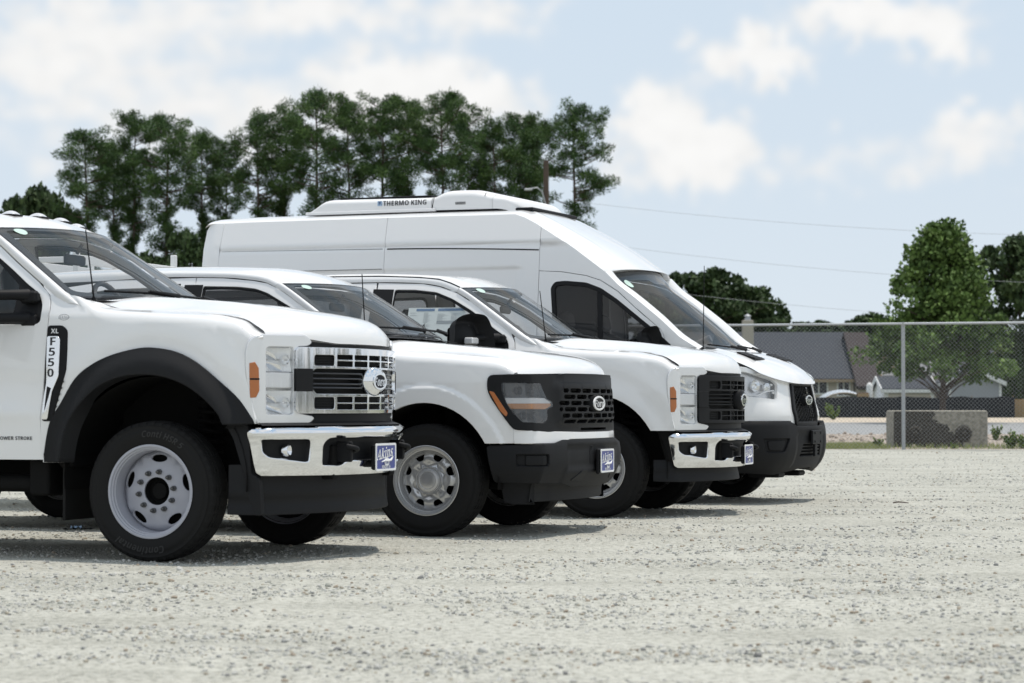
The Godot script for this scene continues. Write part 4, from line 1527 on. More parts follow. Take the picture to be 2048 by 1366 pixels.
	var rows := [1.015, .972, .929, .886, .843, .800, .762]
	for r in 6:
		var y1: float = rows[r] - .005
		var y0: float = rows[r + 1] + .003
		var st := .195
		var off := 0.0 if r % 2 == 0 else st / 2.0
		for c in range(-4, 5):
			var cc := c * st + off
			var x0 := maxf(cc - .088, -.655 + .03 * absf(r - 2.5))
			var x1 := minf(cc + .088, .655 - .03 * absf(r - 2.5))
			if x1 - x0 > .04:
				holes.append(rp(P([x0, y0 + .012, x0 + .014, y0, x1 - .014, y0, x1, y0 + .012, x1, y1 - .012, x1 - .014, y1, x0 + .014, y1, x0, y1 - .012]), .004, 2))
	holes.append(rrect(-.30, .716, .30, .738, .006, 2))
	mb = MB.new()
	panel(mb, rp(outl, .02, 2), holes, .06, func(p: Vector2) -> Vector3:
		var a := absf(p.x)
		var o2 := .012 + .022 * smoothstep(.72, .60, a) * smoothstep(.755, .80, p.y) * smoothstep(1.06, 1.02, p.y) + .02 * smoothstep(1.05, 1.09, p.y) * smoothstep(.64, .54, a)
		return wf.call(o2).call(p), -1.0, .035, .003)
	part(fr, "grille_frame", mb, M.black)
	mb = MB.new()
	panel(mb, rect(-.72, .70, .72, 1.04), [], .08, wf.call(-.07), -1.0, 0.0)
	part(fr, "grille_backing", mb, M.void)
	var rr := -1
	for y in [.785, .83, .872, .915, .958, 1.0]:  # second row of ribs deep inside
		mb = MB.new()
		rr = -rr
		panel(mb, rect(-.64, y - .006, .64, y + .006), [], .1, wf.call(-.025), -1.0, .02, .001)
		part(fr, "grille_rib", mb, M.black)
	var TX := Transform3D(Basis(Vector3(0, 0, -1), Vector3(0, 1, 0), Vector3(1, 0, 0)), Vector3(.905, .905, 0))
	TX.basis = TX.basis.scaled_local(Vector3(2.1, .80, 1))
	mb = MB.new()
	lathe(mb, [Vector2(.080, -.03), Vector2(.079, .006), Vector2(.072, .020), Vector2(.062, .028), Vector2(.0, .030)], TX, 40)
	part(fr, "emblem_mount", mb, M.black)
	oval_badge(fr, "emblem", Vector3(.936, .906, 0), .132, .048, M.print_white, M.black)
	for k in 2:
		var s := 1.0 if k == 0 else -1.0
		var hl := Node3D.new()
		hl.name = "headlight"
		o.add_child(hl, true)
		mb = MB.new()
		panel(mb, lens, [], .06, wf.call(-.06, s), -s, 0.0)
		grid(mb, 60, 2, func(u: float, v: float) -> Vector3:
			var f := u * lens.size()
			var i := int(f) % lens.size()
			return wf.call(lerpf(.01, -.06, v), s).call(lens[i].lerp(lens[(i + 1) % lens.size()], f - int(f))), 1.0)
		part(hl, "lamp_housing", mb, M.lamp_grey)
		mb = MB.new()
		for c in [[1.02, .99], [.88, .985], [1.0, .82], [.87, .82]]:
						lamp_bowl(mb, wf.call(-.015, s).call(Vector2(c[0], c[1])), .030, Vector3(1, 0, .4 * s))
		part(hl, "reflector", mb, M.lamp_grey)
		mb = MB.new()
		panel(mb, rp(P([1.125, .938, .785, .938, .715, .915, .715, .906, 1.118, .905]), .004, 2), [], .06, wf.call(.004, s), -s, .02, .004)
		part(hl, "light_bar", mb, M.lens_frost)
		mb = MB.new()
		panel(mb, rp(P([1.118, .900, .715, .902, .715, .888, .785, .868, 1.09, .870]), .004, 2), [], .06, wf.call(.004, s), -s, .02, .004)
		part(hl, "turn_signal", mb, M.amber_soft)
		mb = MB.new()
		panel(mb, lens, [], .06, wf.call(.012, s), -s, 0.0)
		part(hl, "lens", mb, M.lens_smoke)
		mb = MB.new()
		panel(mb, rp(P([1.224, .985, 1.196, .979, 1.11, .838, 1.12, .818, 1.157, .856]), .006, 2), [], .05, wf.call(.016, s), -s, .01, .003)
		part(hl, "side_marker", mb, M.amber)
	# white band, bumper, valance
	mb = MB.new()
	panel(mb, P([1.075, .728, .778, .710, .32, .702, -.32, .702, -.778, .710, -1.075, .728, -1.075, .638, -.661, .637, -.512, .664, .512, .664, .661, .637, 1.075, .638]), [], .06, func(p: Vector2) -> Vector3:
		return wf.call(.012 * smoothstep(1.07, .9, absf(p.x)) + .02 * smoothstep(.8, .5, absf(p.x))).call(p), -1.0, .04, .006)
	part(o, "nose_band", mb, M.paint)
	var bf := func(off: float) -> Callable:
		return func(p: Vector2) -> Vector3:
			var a := absf(p.x)
			var o2 := tabf([.32, .40, .44, .52, .62, .66], [-.06, -.02, .0, .012, .002, -.02], p.y)
			o2 -= .012 * smoothstep(.62, .58, a) * smoothstep(.455, .465, p.y) * smoothstep(.62, .60, p.y)
			o2 -= .010 * smoothstep(.49, .48, p.y) * smoothstep(.60, .66, a) * (1.0 - smoothstep(.60, .66, a) * .3)
			var q := haB.at(p.x, o2 + off)
			return Vector3(q.x, p.y, q.y)
	var fog := rrect(.848, .475, 1.105, .568, .02, 3)
	var fogm := rrect(-1.105, .475, -.848, .568, .02, 3)
	mb = MB.new()
	panel(mb, rp(P([1.30, .615, .761, .632, .622, .656, -.622, .656, -.761, .632, -1.30, .615, -1.26, .375, -.60, .36, -.45, .335, .45, .335, .60, .36, 1.26, .375]), .012, 2), [fog, fogm], .045, bf.call(0.0), -1.0, .05, .008)
	var bm := part(o, "bumper", mb, M.dark_plastic)
	mb = MB.new()
	panel(mb, rrect(.84, .47, 1.11, .575, .01, 2), [], .05, bf.call(-.025), -1.0, 0.0)
	pair(bm, "fog_recess", mb, M.dark_plastic)
	for z in [-1.0, 1.0]:
		mb = MB.new()
		panel(mb, rrect(minf(.87 * z, 1.03 * z), .49, maxf(.87 * z, 1.03 * z), .552, .012, 3), [], .05, bf.call(-.012), -1.0, .015, .006)
		part(bm, "fog_cover", mb, M.dark_plastic)
	mb = MB.new()
	for z in [-1.0, 1.0]:
		panel(mb, rp(P([.50 * z, .375, .34 * z, .372, .28 * z, .44, .36 * z, .445]), .01, 2), [], .05, bf.call(.006), -1.0, .01, .004)
		panel(mb, rp(P([.24 * z, .47, .19 * z, .47, .19 * z, .61, .24 * z, .61]), .01, 2), [], .05, bf.call(.004), -1.0, .01, .003)
	part(bm, "bumper_pads", mb, M.black)
	mb = MB.new()
	box(mb, Vector3(.972, .50, 0), Vector3(.03, .18, .33), .01)
	part(bm, "plate_mount", mb, M.black)
	front_plate(o, Vector3(.995, .503, 0))
	mb = MB.new()
	panel(mb, rp(P([1.22, .24, 1.16, .226, .95, .226, .91, .242, -.91, .242, -.95, .226, -1.16, .226, -1.22, .24, -1.25, .40, 1.25, .40]), .01, 2), [], .06, bf.call(-.065), -1.0, .02, .006)
	part(o, "air_dam", mb, M.dark_plastic)
	for s in [1.0, -1.0]:
		steel_wheel(o, .388, .245, .232, "half", Vector3(0, .380, .855 * s), s < 0.0, 0)
	for s in [1.0, -1.0]:
		steel_wheel(o, .388, .245, .232, "half", Vector3(-3.78, .380, .855 * s), s < 0.0, 0)
	for s in [1.0, -1.0]:
		var mr := Node3D.new()
		mr.name = "door_mirror"
		o.add_child(mr, true)
		mb = MB.new()
		panel(mb, rp(P([-.13, -.11, .12, -.10, .13, .05, .06, .11, -.10, .12]), .04, 3), [], .05, func(p: Vector2) -> Vector3:
			var d := Vector2(p.x / .14, p.y / .12).length()
			return Vector3(-.88 + .05 * (1.0 - d * d) + p.x * .3, 1.33 + p.y, (1.12 - p.x) * s), -s, .10, .03)
		part(mr, "mirror_housing", mb, M.black)
		mb = MB.new()
		panel(mb, rrect(-.11, -.09, .10, .09, .03), [], .2, func(p: Vector2) -> Vector3: return Vector3(-.935 + p.x * .3, 1.33 + p.y, (1.12 - p.x) * s), s, 0.0)
		part(mr, "mirror_glass", mb, M.mirror)
		mb = MB.new()
		tube(mb, [Vector3(-.85, 1.30, .95 * s), Vector3(-.88, 1.30, 1.06 * s)], [.04, .03], 8)
		part(mr, "mirror_arm", mb, M.black)

# ---------------------------------------------------------------- tall panel van with a refrigeration unit on its roof
var vaA := Plan.new(1.0, .168, .65, [[.88, .78], [.80, .88], [.68, .96], [.5, 1.01], [.3, 1.03], [0, 1.03]])
var vaB := Plan.new(1.07, .168, .65, [[.95, .78], [.87, .88], [.75, .96], [.55, 1.01], [.35, 1.03], [.1, 1.03]])

func va_zs(x: float, y: float) -> float:
	var z := 1.03
	if y > 2.45:
		z = .93 - (y - 2.45) * .26
	elif y > 1.45:
		z = 1.03 - (y - 1.45) * .1
	z -= .017 * exp(-pow((y - 2.425 + .02 * smoothstep(-2.5, -1.2, x)) / .018, 2)) * smoothstep(-4.9, -4.6, x) * smoothstep(-.95, -1.25, x)
	var inside := smoothstep(-3.75, -3.65, x) * smoothstep(-1.46, -1.56, x) * smoothstep(2.215, 2.18, y) * smoothstep(1.2, 1.25, y)
	z -= .014 * inside
	inside = smoothstep(-4.66, -4.60, x) * smoothstep(-2.98, -3.04, x) * smoothstep(2.215, 2.19, y) * smoothstep(1.2, 1.25, y) * (1.0 - smoothstep(-3.75, -3.65, x))
	z -= .008 * inside
	var t := maxf(0.0, (x - .2) / .6)
	z -= .06 * t * t
	# round the rear corner
	var b := maxf(0.0, (-4.72 - x) / .26)
	z -= .10 * b * b
	return z

func va_side(p: Vector2) -> Vector3:
	return Vector3(p.x, p.y, va_zs(p.x, p.y))

func van(o: Node3D) -> void:
	var arch := cut(ell(0, .37, .44, .46, 40), rect(-1, -1, 1, .1))
	var arch2 := cut(ell(-3.75, .37, .44, .46, 40), rect(-6, -1, 1, .1))
	var win := rp(P([-1.158, 1.42, -1.158, 1.736, -1.183, 1.99, -1.15, 2.035, -1.05, 2.042, -.846, 2.022, -.701, 1.968, -.54, 1.863, -.2, 1.60, -.005, 1.435, -.02, 1.42]), .02, 2)
	# body side from the door back
	var mb := MB.new()
	panel(mb, cut(P([-1.325, 1.05, -1.325, 2.572, -1.37, 2.60, -1.498, 2.665, -1.60, 2.70, -2.925, 2.70, -2.925, 1.05]), arch2), [], .03, va_side, 1.0, .03, .003)
	pair(o, "side_panel", mb, M.paint)
	mb = MB.new()
	panel(mb, cut(P([-2.933, 1.05, -2.933, 2.70, -4.715, 2.70, -4.74, 2.3, -4.74, 1.05]), arch2), [], .03, va_side, 1.0, .03, .003)
	pair(o, "side_panel", mb, M.paint)
	mb = MB.new()
	panel(mb, cut(P([-1.325, .42, -1.325, 1.044, -4.74, 1.044, -4.74, .42]), arch2), [], .1, va_side, 1.0, .03, .003)
	pair(o, "sill_panel", mb, M.paint)
	mb = MB.new()
	var gz := func(x: float, y: float) -> Vector3: return Vector3(x, y, va_zs(x, y) + .0005)
	var run := []
	for i in 17:
		run.append(gz.call(lerpf(-2.90, -1.33, i / 16.0), lerpf(2.398, 2.352, pow(i / 16.0, 1.6))))
	tube(mb, run, .0062, 5)
	pair(o, "door_track", mb, M.black)
	mb = MB.new()
	run = []
	for i in 17:
		run.append(gz.call(lerpf(-4.71, -2.95, i / 16.0), lerpf(2.415, 2.400, i / 16.0)))
	tube(mb, run, .003, 5)
	run = []
	for i in 9:
		run.append(gz.call(lerpf(-4.60, -2.95, i / 8.0), 2.205))
	var m3 := MB.new()
	tube(m3, run, .003, 5)
	pair(o, "panel_crease", m3, M.lamp_grey)
	pair(o, "panel_crease", mb, M.lamp_grey)
	mb = MB.new()
	panel(mb, P([-4.723, 2.70, -4.748, 2.3, -4.748, .42, -4.99, .42, -4.985, 2.25, -4.965, 2.5, -4.945, 2.64, -4.90, 2.70]), [], .05, va_side, 1.0, .03, .004)
	pair(o, "rear_corner", mb, M.paint)
	mb = MB.new()
	panel(mb, rp(P([-.92, .42, .92, .42, .90, 1.5, .82, 2.4, .74, 2.68, -.74, 2.68, -.82, 2.4, -.90, 1.5]), .1), [], .2, func(p: Vector2) -> Vector3: return Vector3(-4.99 + maxf(0.0, p.y - 2.3) * .16, p.y, p.x), 1.0, .03, .01)
	part(o, "rear_door", mb, M.paint)
	# front door, and the panel over it that sweeps down to the nose
	var dtop := [-1.315, 2.150, -1.094, 2.136, -.849, 2.095, -.704, 2.048, -.533, 1.943, -.357, 1.788, -.113, 1.587, -.078, 1.54, -.066, 1.487]
	var dp: Array = [-1.317, .42] + dtop + [-.05, 1.2, -.10, .9, -.40, .60, -.45, .42]
	mb = MB.new()
	panel(mb, P(dp), [win], .06, va_side, 1.0, .03, .003)
	var doors := pair(o, "door", mb, M.paint)
	var over: Array = [-.058, 1.49, -.070, 1.546, -.105, 1.597, -.350, 1.798, -.528, 1.953, -.702, 2.058, -.848, 2.105, -1.094, 2.146, -1.317, 2.158, -1.317, 2.70, -1.60, 2.70]
	over = [-1.317, 2.158, -1.317, 2.70, -1.33, 2.685, -1.40, 2.68, -1.498, 2.659]
	over = [-.058, 1.42, -.058, 1.49, -.070, 1.546, -.105, 1.597, -.350, 1.798, -.528, 1.953, -.702, 2.058, -.848, 2.105, -1.094, 2.146, -1.317, 2.158, -1.317, 2.565, -1.234, 2.517, -.978, 2.359, -.82, 2.245, -.658, 2.128, -.535, 2.012, -.36, 1.883, -.116, 1.690, .077, 1.52, .24, 1.42]
	mb = MB.new()
	panel(mb, P(over), [], .05, va_side, 1.0, .03, .003)
	pair(o, "windscreen_pillar", mb, M.paint)
	for k in 2:
		var s := 1.0 if k == 0 else -1.0
		var g := MB.new()
		panel(g, win, [], .12, func(p: Vector2) -> Vector3: return Vector3(p.x, p.y, (va_zs(p.x, p.y) - .016) * s), s, 0.0)
		part(doors[k], "window", g, M.tint_glass)
		g = MB.new()
		var inn: Array = Geometry2D.offset_polygon(win, -.024)
		panel(g, Geometry2D.offset_polygon(win, .012)[0], [inn[0]], .1, func(p: Vector2) -> Vector3: return Vector3(p.x, p.y, (va_zs(p.x, p.y) + .002) * s), s, .012, .002)
		panel(g, P([-.71, 1.43, -.735, 1.98, -.69, 1.965, -.668, 1.43]), [], .1, func(p: Vector2) -> Vector3: return Vector3(p.x, p.y, (va_zs(p.x, p.y) - .006) * s), s, .01, .002)
		panel(g, P([-.26, 1.43, -.225, 1.60, -.02, 1.44, -.02, 1.43]), [], .1, func(p: Vector2) -> Vector3: return Vector3(p.x, p.y, (va_zs(p.x, p.y) - .008) * s), s, .01, .002)
		part(doors[k], "window_surround", g, M.black)
	# front fender
	mb = MB.new()
	var fen := P([-.05, .42, -.09, .9, -.042, 1.2, -.058, 1.41, .24, 1.41, .40, 1.36, .55, 1.30, .60, 1.25, .56, .755, .42, .60])
	panel(mb, cut(fen, arch), [], .05, va_side, 1.0, .03, .003)
	pair(o, "front_fender", mb, M.paint)
	# roof: from the rear over the brow down to the windscreen
	var edge := [Vector3(-4.955, 2.66, .828), Vector3(-4.935, 2.685, .834), Vector3(-4.88, 2.70, .845), Vector3(-4.6, 2.702, .862), Vector3(-4.0, 2.702, .864), Vector3(-3.2, 2.702, .864), Vector3(-2.4, 2.702, .864), Vector3(-1.75, 2.698, .864), Vector3(-1.60, 2.69, .866), Vector3(-1.498, 2.659, .873), Vector3(-1.37, 2.594, .892), Vector3(-1.234, 2.517, .91), Vector3(-1.10, 2.438, .926), Vector3(-.978, 2.359, .938), Vector3(-.82, 2.245, .948), Vector3(-.68, 2.145, .93), Vector3(-.655, 2.125, .90)]
	var roof := func(u: float, v: float) -> Vector3:
		var w := v * 2.0 - 1.0
		var e := poly3(edge, u)
		var a := absf(w)
		var k := pow(1.0 - pow(a, 3.2), .75) if a < .999 else 0.0
		var front := smoothstep(.52, 1.0, u)
		var dn := (1.0 - w * w)
		var y := e.y + k * lerpf(.085, .055, front) - .0 * dn
		var x := e.x + dn * .16 * front + (-.02 * dn * (1.0 - smoothstep(0.0, .12, u)))
		y += .008 * exp(-pow((a - .62) / .03, 2)) * smoothstep(.15, .2, u) * smoothstep(.95, .8, u)
		return Vector3(x, y, e.z * w)
	mb = MB.new()
	grid(mb, 80, 56, roof, 1.0)
	part(o, "roof", mb, M.paint)
	# windscreen and its sides
	var ws := [Vector3(.235, 1.405, .85), Vector3(.04, 1.523, .845), Vector3(-.155, 1.695, .835), Vector3(-.40, 1.888, .815), Vector3(-.585, 2.016, .79), Vector3(-.68, 2.125, .765)]
	var pil := [Vector3(.255, 1.40, 1.012), Vector3(.077, 1.52, 1.02), Vector3(-.116, 1.690, 1.004), Vector3(-.36, 1.883, .985), Vector3(-.535, 2.012, .972), Vector3(-.66, 2.130, .960)]
	mb = MB.new()
	strip(mb, ws, pil, 16, 6, Vector3(.035, .028, .012), 1.0)
	pair(o, "pillar_front", mb, M.paint)
	var wsf := func(p: Vector2) -> Vector3:
		var e := poly3(ws, p.y)
		var k := 1.0 - p.x * p.x
		return Vector3(e.x + k * .15, e.y + k * .055 * p.y, e.z * p.x)
	mb = MB.new()
	panel(mb, rect(-1.0, .0, 1.0, 1.0), [], .12, wsf, -1.0, 0.0)
	var wso := part(o, "windscreen", mb, M.glass)
	mb = MB.new()
	panel(mb, rect(-1.01, -.01, 1.01, 1.01), [rp(P([-.93, .10, -.90, .86, -.30, .86, -.22, .80, .22, .80, .30, .86, .90, .86, .93, .10]), .06, 3)], .12, func(p: Vector2) -> Vector3: return wsf.call(p) + Vector3(-.005, -.006, 0), -1.0, .004, .001)
	part(wso, "glass_border", mb, M.frit)
	mb = MB.new()
	panel(mb, ell(0, 0, 1, 1, 24), [], .5, func(p: Vector2) -> Vector3: return wsf.call(Vector2(.84 + p.x * .05, .80 + p.y * .06)) + Vector3(.004, .004, .001), -1.0, 0.0)
	part(wso, "round_sticker", mb, M.sticker)
	# brow between roof and glass
	mb = MB.new()
	grid(mb, 3, 40, func(u: float, v: float) -> Vector3:
		var w := v * 2.0 - 1.0
		var a: Vector3 = roof.call(1.0, v)
		var b: Vector3 = wsf.call(Vector2(w, 1.0)) + Vector3(0, .004, 0)
		return a.lerp(b, u), 1.0)
	part(o, "roof_brow", mb, M.paint)
	for s in [[-.70, .05], [.15, .80]]:
		wiper(o, wsf.call(Vector2(s[0], .0)) + Vector3(.05, .0, 0), wsf.call(Vector2(s[1], .07)) + Vector3(.02, .01, 0), Vector3(.6, .7, 0))
	mb = MB.new()
	grid(mb, 3, 20, func(u: float, v: float) -> Vector3:
		var w := v * 2.0 - 1.0
		return Vector3(lerpf(.20, .36, u) + (1.0 - w * w) * .10, 1.395 - u * .01, w * .93), -1.0)
	part(o, "cowl", mb, M.black)
	whip(o, Vector3(.255, 1.40, .86), Vector3(.27, 2.17, .87))
	# bonnet
	var uu := [0.0, .2, .42, .62, .78, .90, 1.0]
	var cx := [.36, .52, .68, .80, .90, .958, .985]
	var cyy := [1.415, 1.378, 1.325, 1.268, 1.203, 1.145, 1.095]
	var ex := [.25, .36, .48, .58, .66, .73, .79]
	var ey := [1.40, 1.375, 1.335, 1.295, 1.26, 1.225, 1.19]
	var hood := func(u: float, v: float) -> Vector3:
		var w := v * 2.0 - 1.0
		var a := absf(w)
		var g := 1.0 - pow(a, 3.0)
		var xa := tabf(uu, cx, u)
		var xe := tabf(uu, ex, u)
		var y := lerpf(tabf(uu, ey, u), tabf(uu, cyy, u), g)
		y += .010 * exp(-pow((a - .62) / .06, 2)) * (1.0 - u)
		return Vector3(xa + (xe - xa) * pow(a, 2.4), y, lerpf(1.0, .885, smoothstep(.2, 1.0, u)) * w)
	mb = MB.new()
	grid(mb, 30, 44, hood, -1.0)
	grid(mb, 2, 44, func(u: float, v: float) -> Vector3: return hood.call(1.0, v) + Vector3(-.05 * u, -.004 - .006 * u, 0), -1.0)
	var bon := part(o, "bonnet", mb, M.paint)
	mb = MB.new()
	for z in [.30, -.30]:
		mb = MB.new()
		var c: Vector3 = hood.call(.34, .5 + z * .80)
		box(mb, c + Vector3(0, .006, 0), Vector3(.19, .014, .30), .004, Basis(Vector3(0, 0, 1), -.33))
		for i in 4:
			box(mb, c + Vector3(-.07 + i * .045, .037 - i * .0153, 0), Vector3(.006, .008, .28), .002, Basis(Vector3(0, 0, 1), -.33))
		part(bon, "bonnet_vent", mb, M.black)
	# nose skin with lamp and grille openings
	var lean := .20
	var nf := func(off: float, s := 1.0) -> Callable:
		return func(p: Vector2) -> Vector3:
			var q := vaA.at(p.x, off)
			return Vector3(q.x - maxf(0.0, p.y - .8) * lean, p.y, q.y * s)
	var lens := rp(P([.600, 1.083, .612, 1.096, .667, 1.124, .829, 1.160, .968, 1.195, 1.15, 1.22, 1.22, 1.20, 1.18, 1.05, 1.08, .98, .879, .960, .690, .946, .665, .955]), .012, 2)
	var lensm := PackedVector2Array()
	for q in lens:
		lensm.append(Vector2(-q.x, q.y))
	var gr := rp(P([.33, 1.112, .345, 1.08, .40, .86, .392, .83, .35, .708, -.35, .708, -.392, .83, -.40, .86, -.345, 1.08, -.33, 1.112]), .02, 2)
	mb = MB.new()
	panel(mb, P([1.55, .755, 1.55, 1.22, 1.15, 1.26, .968, 1.235, .829, 1.19, .667, 1.145, .575, 1.108, .351, 1.10, -.351, 1.10, -.575, 1.108, -.667, 1.145, -.829, 1.19, -.968, 1.235, -1.15, 1.26, -1.55, 1.22, -1.55, .755, -.46, .755, -.44, .73, .44, .73, .46, .755]), [lens, lensm, rp(P([.34, 1.12, .355, 1.08, .408, .86, .40, .83, .36, .70, -.36, .70, -.40, .83, -.408, .86, -.355, 1.08, -.34, 1.12]), .02, 2)], .06, func(p: Vector2) -> Vector3:
		var a := absf(p.x)
		return nf.call(.012 * exp(-pow((a - .72) / .18, 2)) * smoothstep(.92, .86, p.y)).call(p), -1.0, .03, .004)
	part(o, "nose_panel", mb, M.paint)
	for k in 2:
		var s := 1.0 if k == 0 else -1.0
		var hl := Node3D.new()
		hl.name = "headlight"
		o.add_child(hl, true)
		mb = MB.new()
		panel(mb, lens, [], .06, nf.call(-.07, s), -s, 0.0)
		part(hl, "lamp_housing", mb, M.lamp_bright)
		mb = MB.new()
		for c in [[.90, 1.07, .055], [.76, 1.06, .04], [1.05, 1.10, .05]]:
			lamp_bowl(mb, nf.call(-.02, s).call(Vector2(c[0], c[1])), c[2], Vector3(1, 0, .5 * s))
		for c in [[.66, 1.01], [.68, 1.08]]:
			box(mb, nf.call(-.03, s).call(Vector2(c[0], c[1])), Vector3(.03, .03, .05), .01)
		part(hl, "reflector", mb, M.reflector)
		mb = MB.new()
		tube(mb, [nf.call(-.01, s).call(Vector2(1.02, .985)), nf.call(-.01, s).call(Vector2(.90, .985)), nf.call(-.01, s).call(Vector2(.80, 1.02)), nf.call(-.01, s).call(Vector2(.68, 1.03))], .007, 6)
		part(hl, "light_bar", mb, M.lens_frost)
		mb = MB.new()
		panel(mb, lens, [], .05, nf.call(.006, s), -s, 0.0)
		part(hl, "lens", mb, M.lens_clear)
	var gn := Node3D.new()
	gn.name = "grille"
	o.add_child(gn, true)
	mb = MB.new()
	var gin := rp(P([.295, 1.085, .305, 1.07, .355, .86, .348, .84, .315, .735, -.315, .735, -.348, .84, -.355, .86, -.305, 1.07, -.295, 1.085]), .02, 2)
	panel(mb, gr, [gin], .05, nf.call(.02), -1.0, .04, .010)
	part(gn, "grille_frame", mb, M.black)
	mb = MB.new()
	panel(mb, gr, [], .08, nf.call(-.05), -1.0, 0.0)
	part(gn, "grille_backing", mb, M.void)
	mb = MB.new()
	var gf: Callable = nf.call(-.004)
	for r in 15:
		var y := .745 + r * .0235
		var prev := []
		for c in range(-8, 9):
			var x := c * .044
			if absf(x) > .345 - .0 * y:
				continue
			var up := .010 if (c + r) % 2 == 0 else -.010
			prev.append(gf.call(Vector2(x, y + up)))
		tube(mb, prev, .0042, 4, false)
	tag(part(gn, "grille_mesh", mb, M.black), "", "", "", "stuff")
	mb = MB.new()
	lathe(mb, [Vector2(.075, -.06), Vector2(.070, .0), Vector2(.0, .004)], Transform3D(Basis(Vector3(0, 0, -1), Vector3(0, 1, 0), Vector3(1, 0, 0)).scaled_local(Vector3(1.7, .72, 1)), Vector3(1.002, .945, 0)), 32)
	part(gn, "emblem_mount", mb, M.black)
	oval_badge(gn, "emblem", Vector3(1.014, .945, 0), .108, .043, M.chrome, M.badge_dark)
	# bumper
	var bf := func(off: float) -> Callable:
		return func(p: Vector2) -> Vector3:
			var a := absf(p.x)
			var o2 := tabf([.24, .30, .38, .48, .60, .70, .76], [-.16, -.09, -.03, .0, .006, -.005, -.03], p.y)
			o2 -= .02 * smoothstep(.50, .44, a) * smoothstep(.66, .62, p.y) * smoothstep(.33, .37, p.y)
			o2 += .01 * exp(-pow((p.y - .735) / .02, 2)) * smoothstep(.40, .5, a)
			var q := vaB.at(p.x, o2 + off)
			return Vector3(q.x, p.y, q.y)
	var slot := rp(P([.30, .545, -.30, .545, -.36, .42, .36, .42]), .015, 2)
	var fg := rp(P([.62, .60, .98, .60, .94, .46, .70, .46]), .03, 3)
	var fgm := PackedVector2Array()
	for q in fg:
		fgm.append(Vector2(-q.x, q.y))
	mb = MB.new()
	panel(mb, rp(P([1.50, .75, .60, .752, .46, .70, -.46, .70, -.60, .752, -1.50, .75, -1.52, .34, -1.2, .28, -.7, .262, -.2, .315, .2, .315, .7, .262, 1.2, .28, 1.52, .34]), .02, 2), [slot, fg, fgm], .05, bf.call(0.0), -1.0, .04, .008)
	var bm := part(o, "bumper", mb, M.dark_plastic)
	mb = MB.new()
	panel(mb, rect(-.42, .38, .42, .56), [], .06, bf.call(-.07), -1.0, 0.0)
	part(bm, "slot_backing", mb, M.void)
	for y in [.455, .485, .515]:
		mb = MB.new()
		panel(mb, rect(-.36, y - .005, .36, y + .005), [], .06, bf.call(-.012), -1.0, .03, .002)
		part(bm, "slot_bar", mb, M.black)
	for z in [1.0, -1.0]:
		mb = MB.new()
		panel(mb, rect(minf(.60 * z, 1.0 * z), .44, maxf(.60 * z, 1.0 * z), .62), [], .05, bf.call(-.022), -1.0, 0.0)
		panel(mb, rp(P([.70 * z, .57, .92 * z, .57, .90 * z, .49, .74 * z, .49]), .02, 2), [], .05, bf.call(-.010), -1.0, .012, .005)
		part(bm, "fog_recess", mb, M.dark_plastic)
	mb = MB.new()
	box(mb, Vector3(1.085, .60, 0), Vector3(.025, .13, .34), .006)
	box(mb, Vector3(1.07, .49, 0), Vector3(.025, .14, .08), .006)
	for z in [-.1, .1]:
		for y in [.56, .64]:
			lathe(mb, [Vector2(.012, 0), Vector2(.012, .006), Vector2(0, .007)], Transform3D(Basis(Vector3(0, 0, -1), Vector3(0, 1, 0), Vector3(1, 0, 0)), Vector3(1.098, y, z)), 10)
	part(bm, "plate_bracket", mb, M.black)
	mb = MB.new()
	box(mb, Vector3(.70, .255, .35), Vector3(.30, .05, .22), .015)
	box(mb, Vector3(.70, .255, -.35), Vector3(.30, .05, .22), .015)
	part(o, "tow_cover", mb, M.dark_plastic)
	# body gaps that run across one sheet
	# inside
	mb = MB.new()
	box(mb, Vector3(.25, .80, 0), Vector3(.9, .6, 1.1), .02)
	box(mb, Vector3(.0, .95, 0), Vector3(.08, .85, 1.9), .02)
	box(mb, Vector3(-2.6, .55, 0), Vector3(4.7, .08, 1.9), .02)
	box(mb, Vector3(.35, 1.10, 0), Vector3(.8, .08, 1.3), .02)
	part(o, "engine_bay", mb, M.under)
	mb = MB.new()
	box(mb, Vector3(-1.42, 1.5, 0), Vector3(.04, 1.7, 1.80), .01)
	part(o, "bulkhead", mb, M.interior_dark)
	mb = MB.new()
	grid(mb, 8, 16, func(u: float, v: float) -> Vector3:
		var w := v * 2.0 - 1.0
		return Vector3(lerpf(.30, -.36, u), 1.385 - .10 * u * u * u + .05 * exp(-pow((w + .48) / .22, 2)) * smoothstep(.3, .8, u), w * .90), 1.0)
	box(mb, Vector3(-.30, 1.12, 0), Vector3(.22, .34, 1.7), .06)
	part(o, "dashboard", mb, M.interior_dark)
	var cab := Node3D.new()
	cab.name = "cab_interior"
	o.add_child(cab)
	steering(cab, Vector3(-.42, 1.40, -.45), .19, .7)
	for z in [-.5, .5]:
		seat(cab, -.86, 1.02, z, 1.80)
	mb = MB.new()
	box(mb, Vector3(-.62, 1.96, 0), Vector3(.03, .07, .24), .02)
	part(cab, "mirror", mb, M.interior_dark)
	mb = MB.new()
	for s in [-1.0, 1.0]:
		box(mb, Vector3(-2.0, .45, .45 * s), Vector3(5.4, .16, .08), .01)
		tube(mb, [Vector3(0, .34, .75 * s), Vector3(-.1, .36, .35 * s)], .035, 8)
	tube(mb, [Vector3(-3.75, .34, -.8), Vector3(-3.75, .34, .8)], .06, 8)
	box(mb, Vector3(-1.0, .36, 0), Vector3(1.8, .2, .5), .04)
	part(o, "chassis", mb, M.under)
	wheel_arch(o, .37, .45, .5, 1.0)
	wheel_arch(o, .37, .45, .5, .98, -3.75)
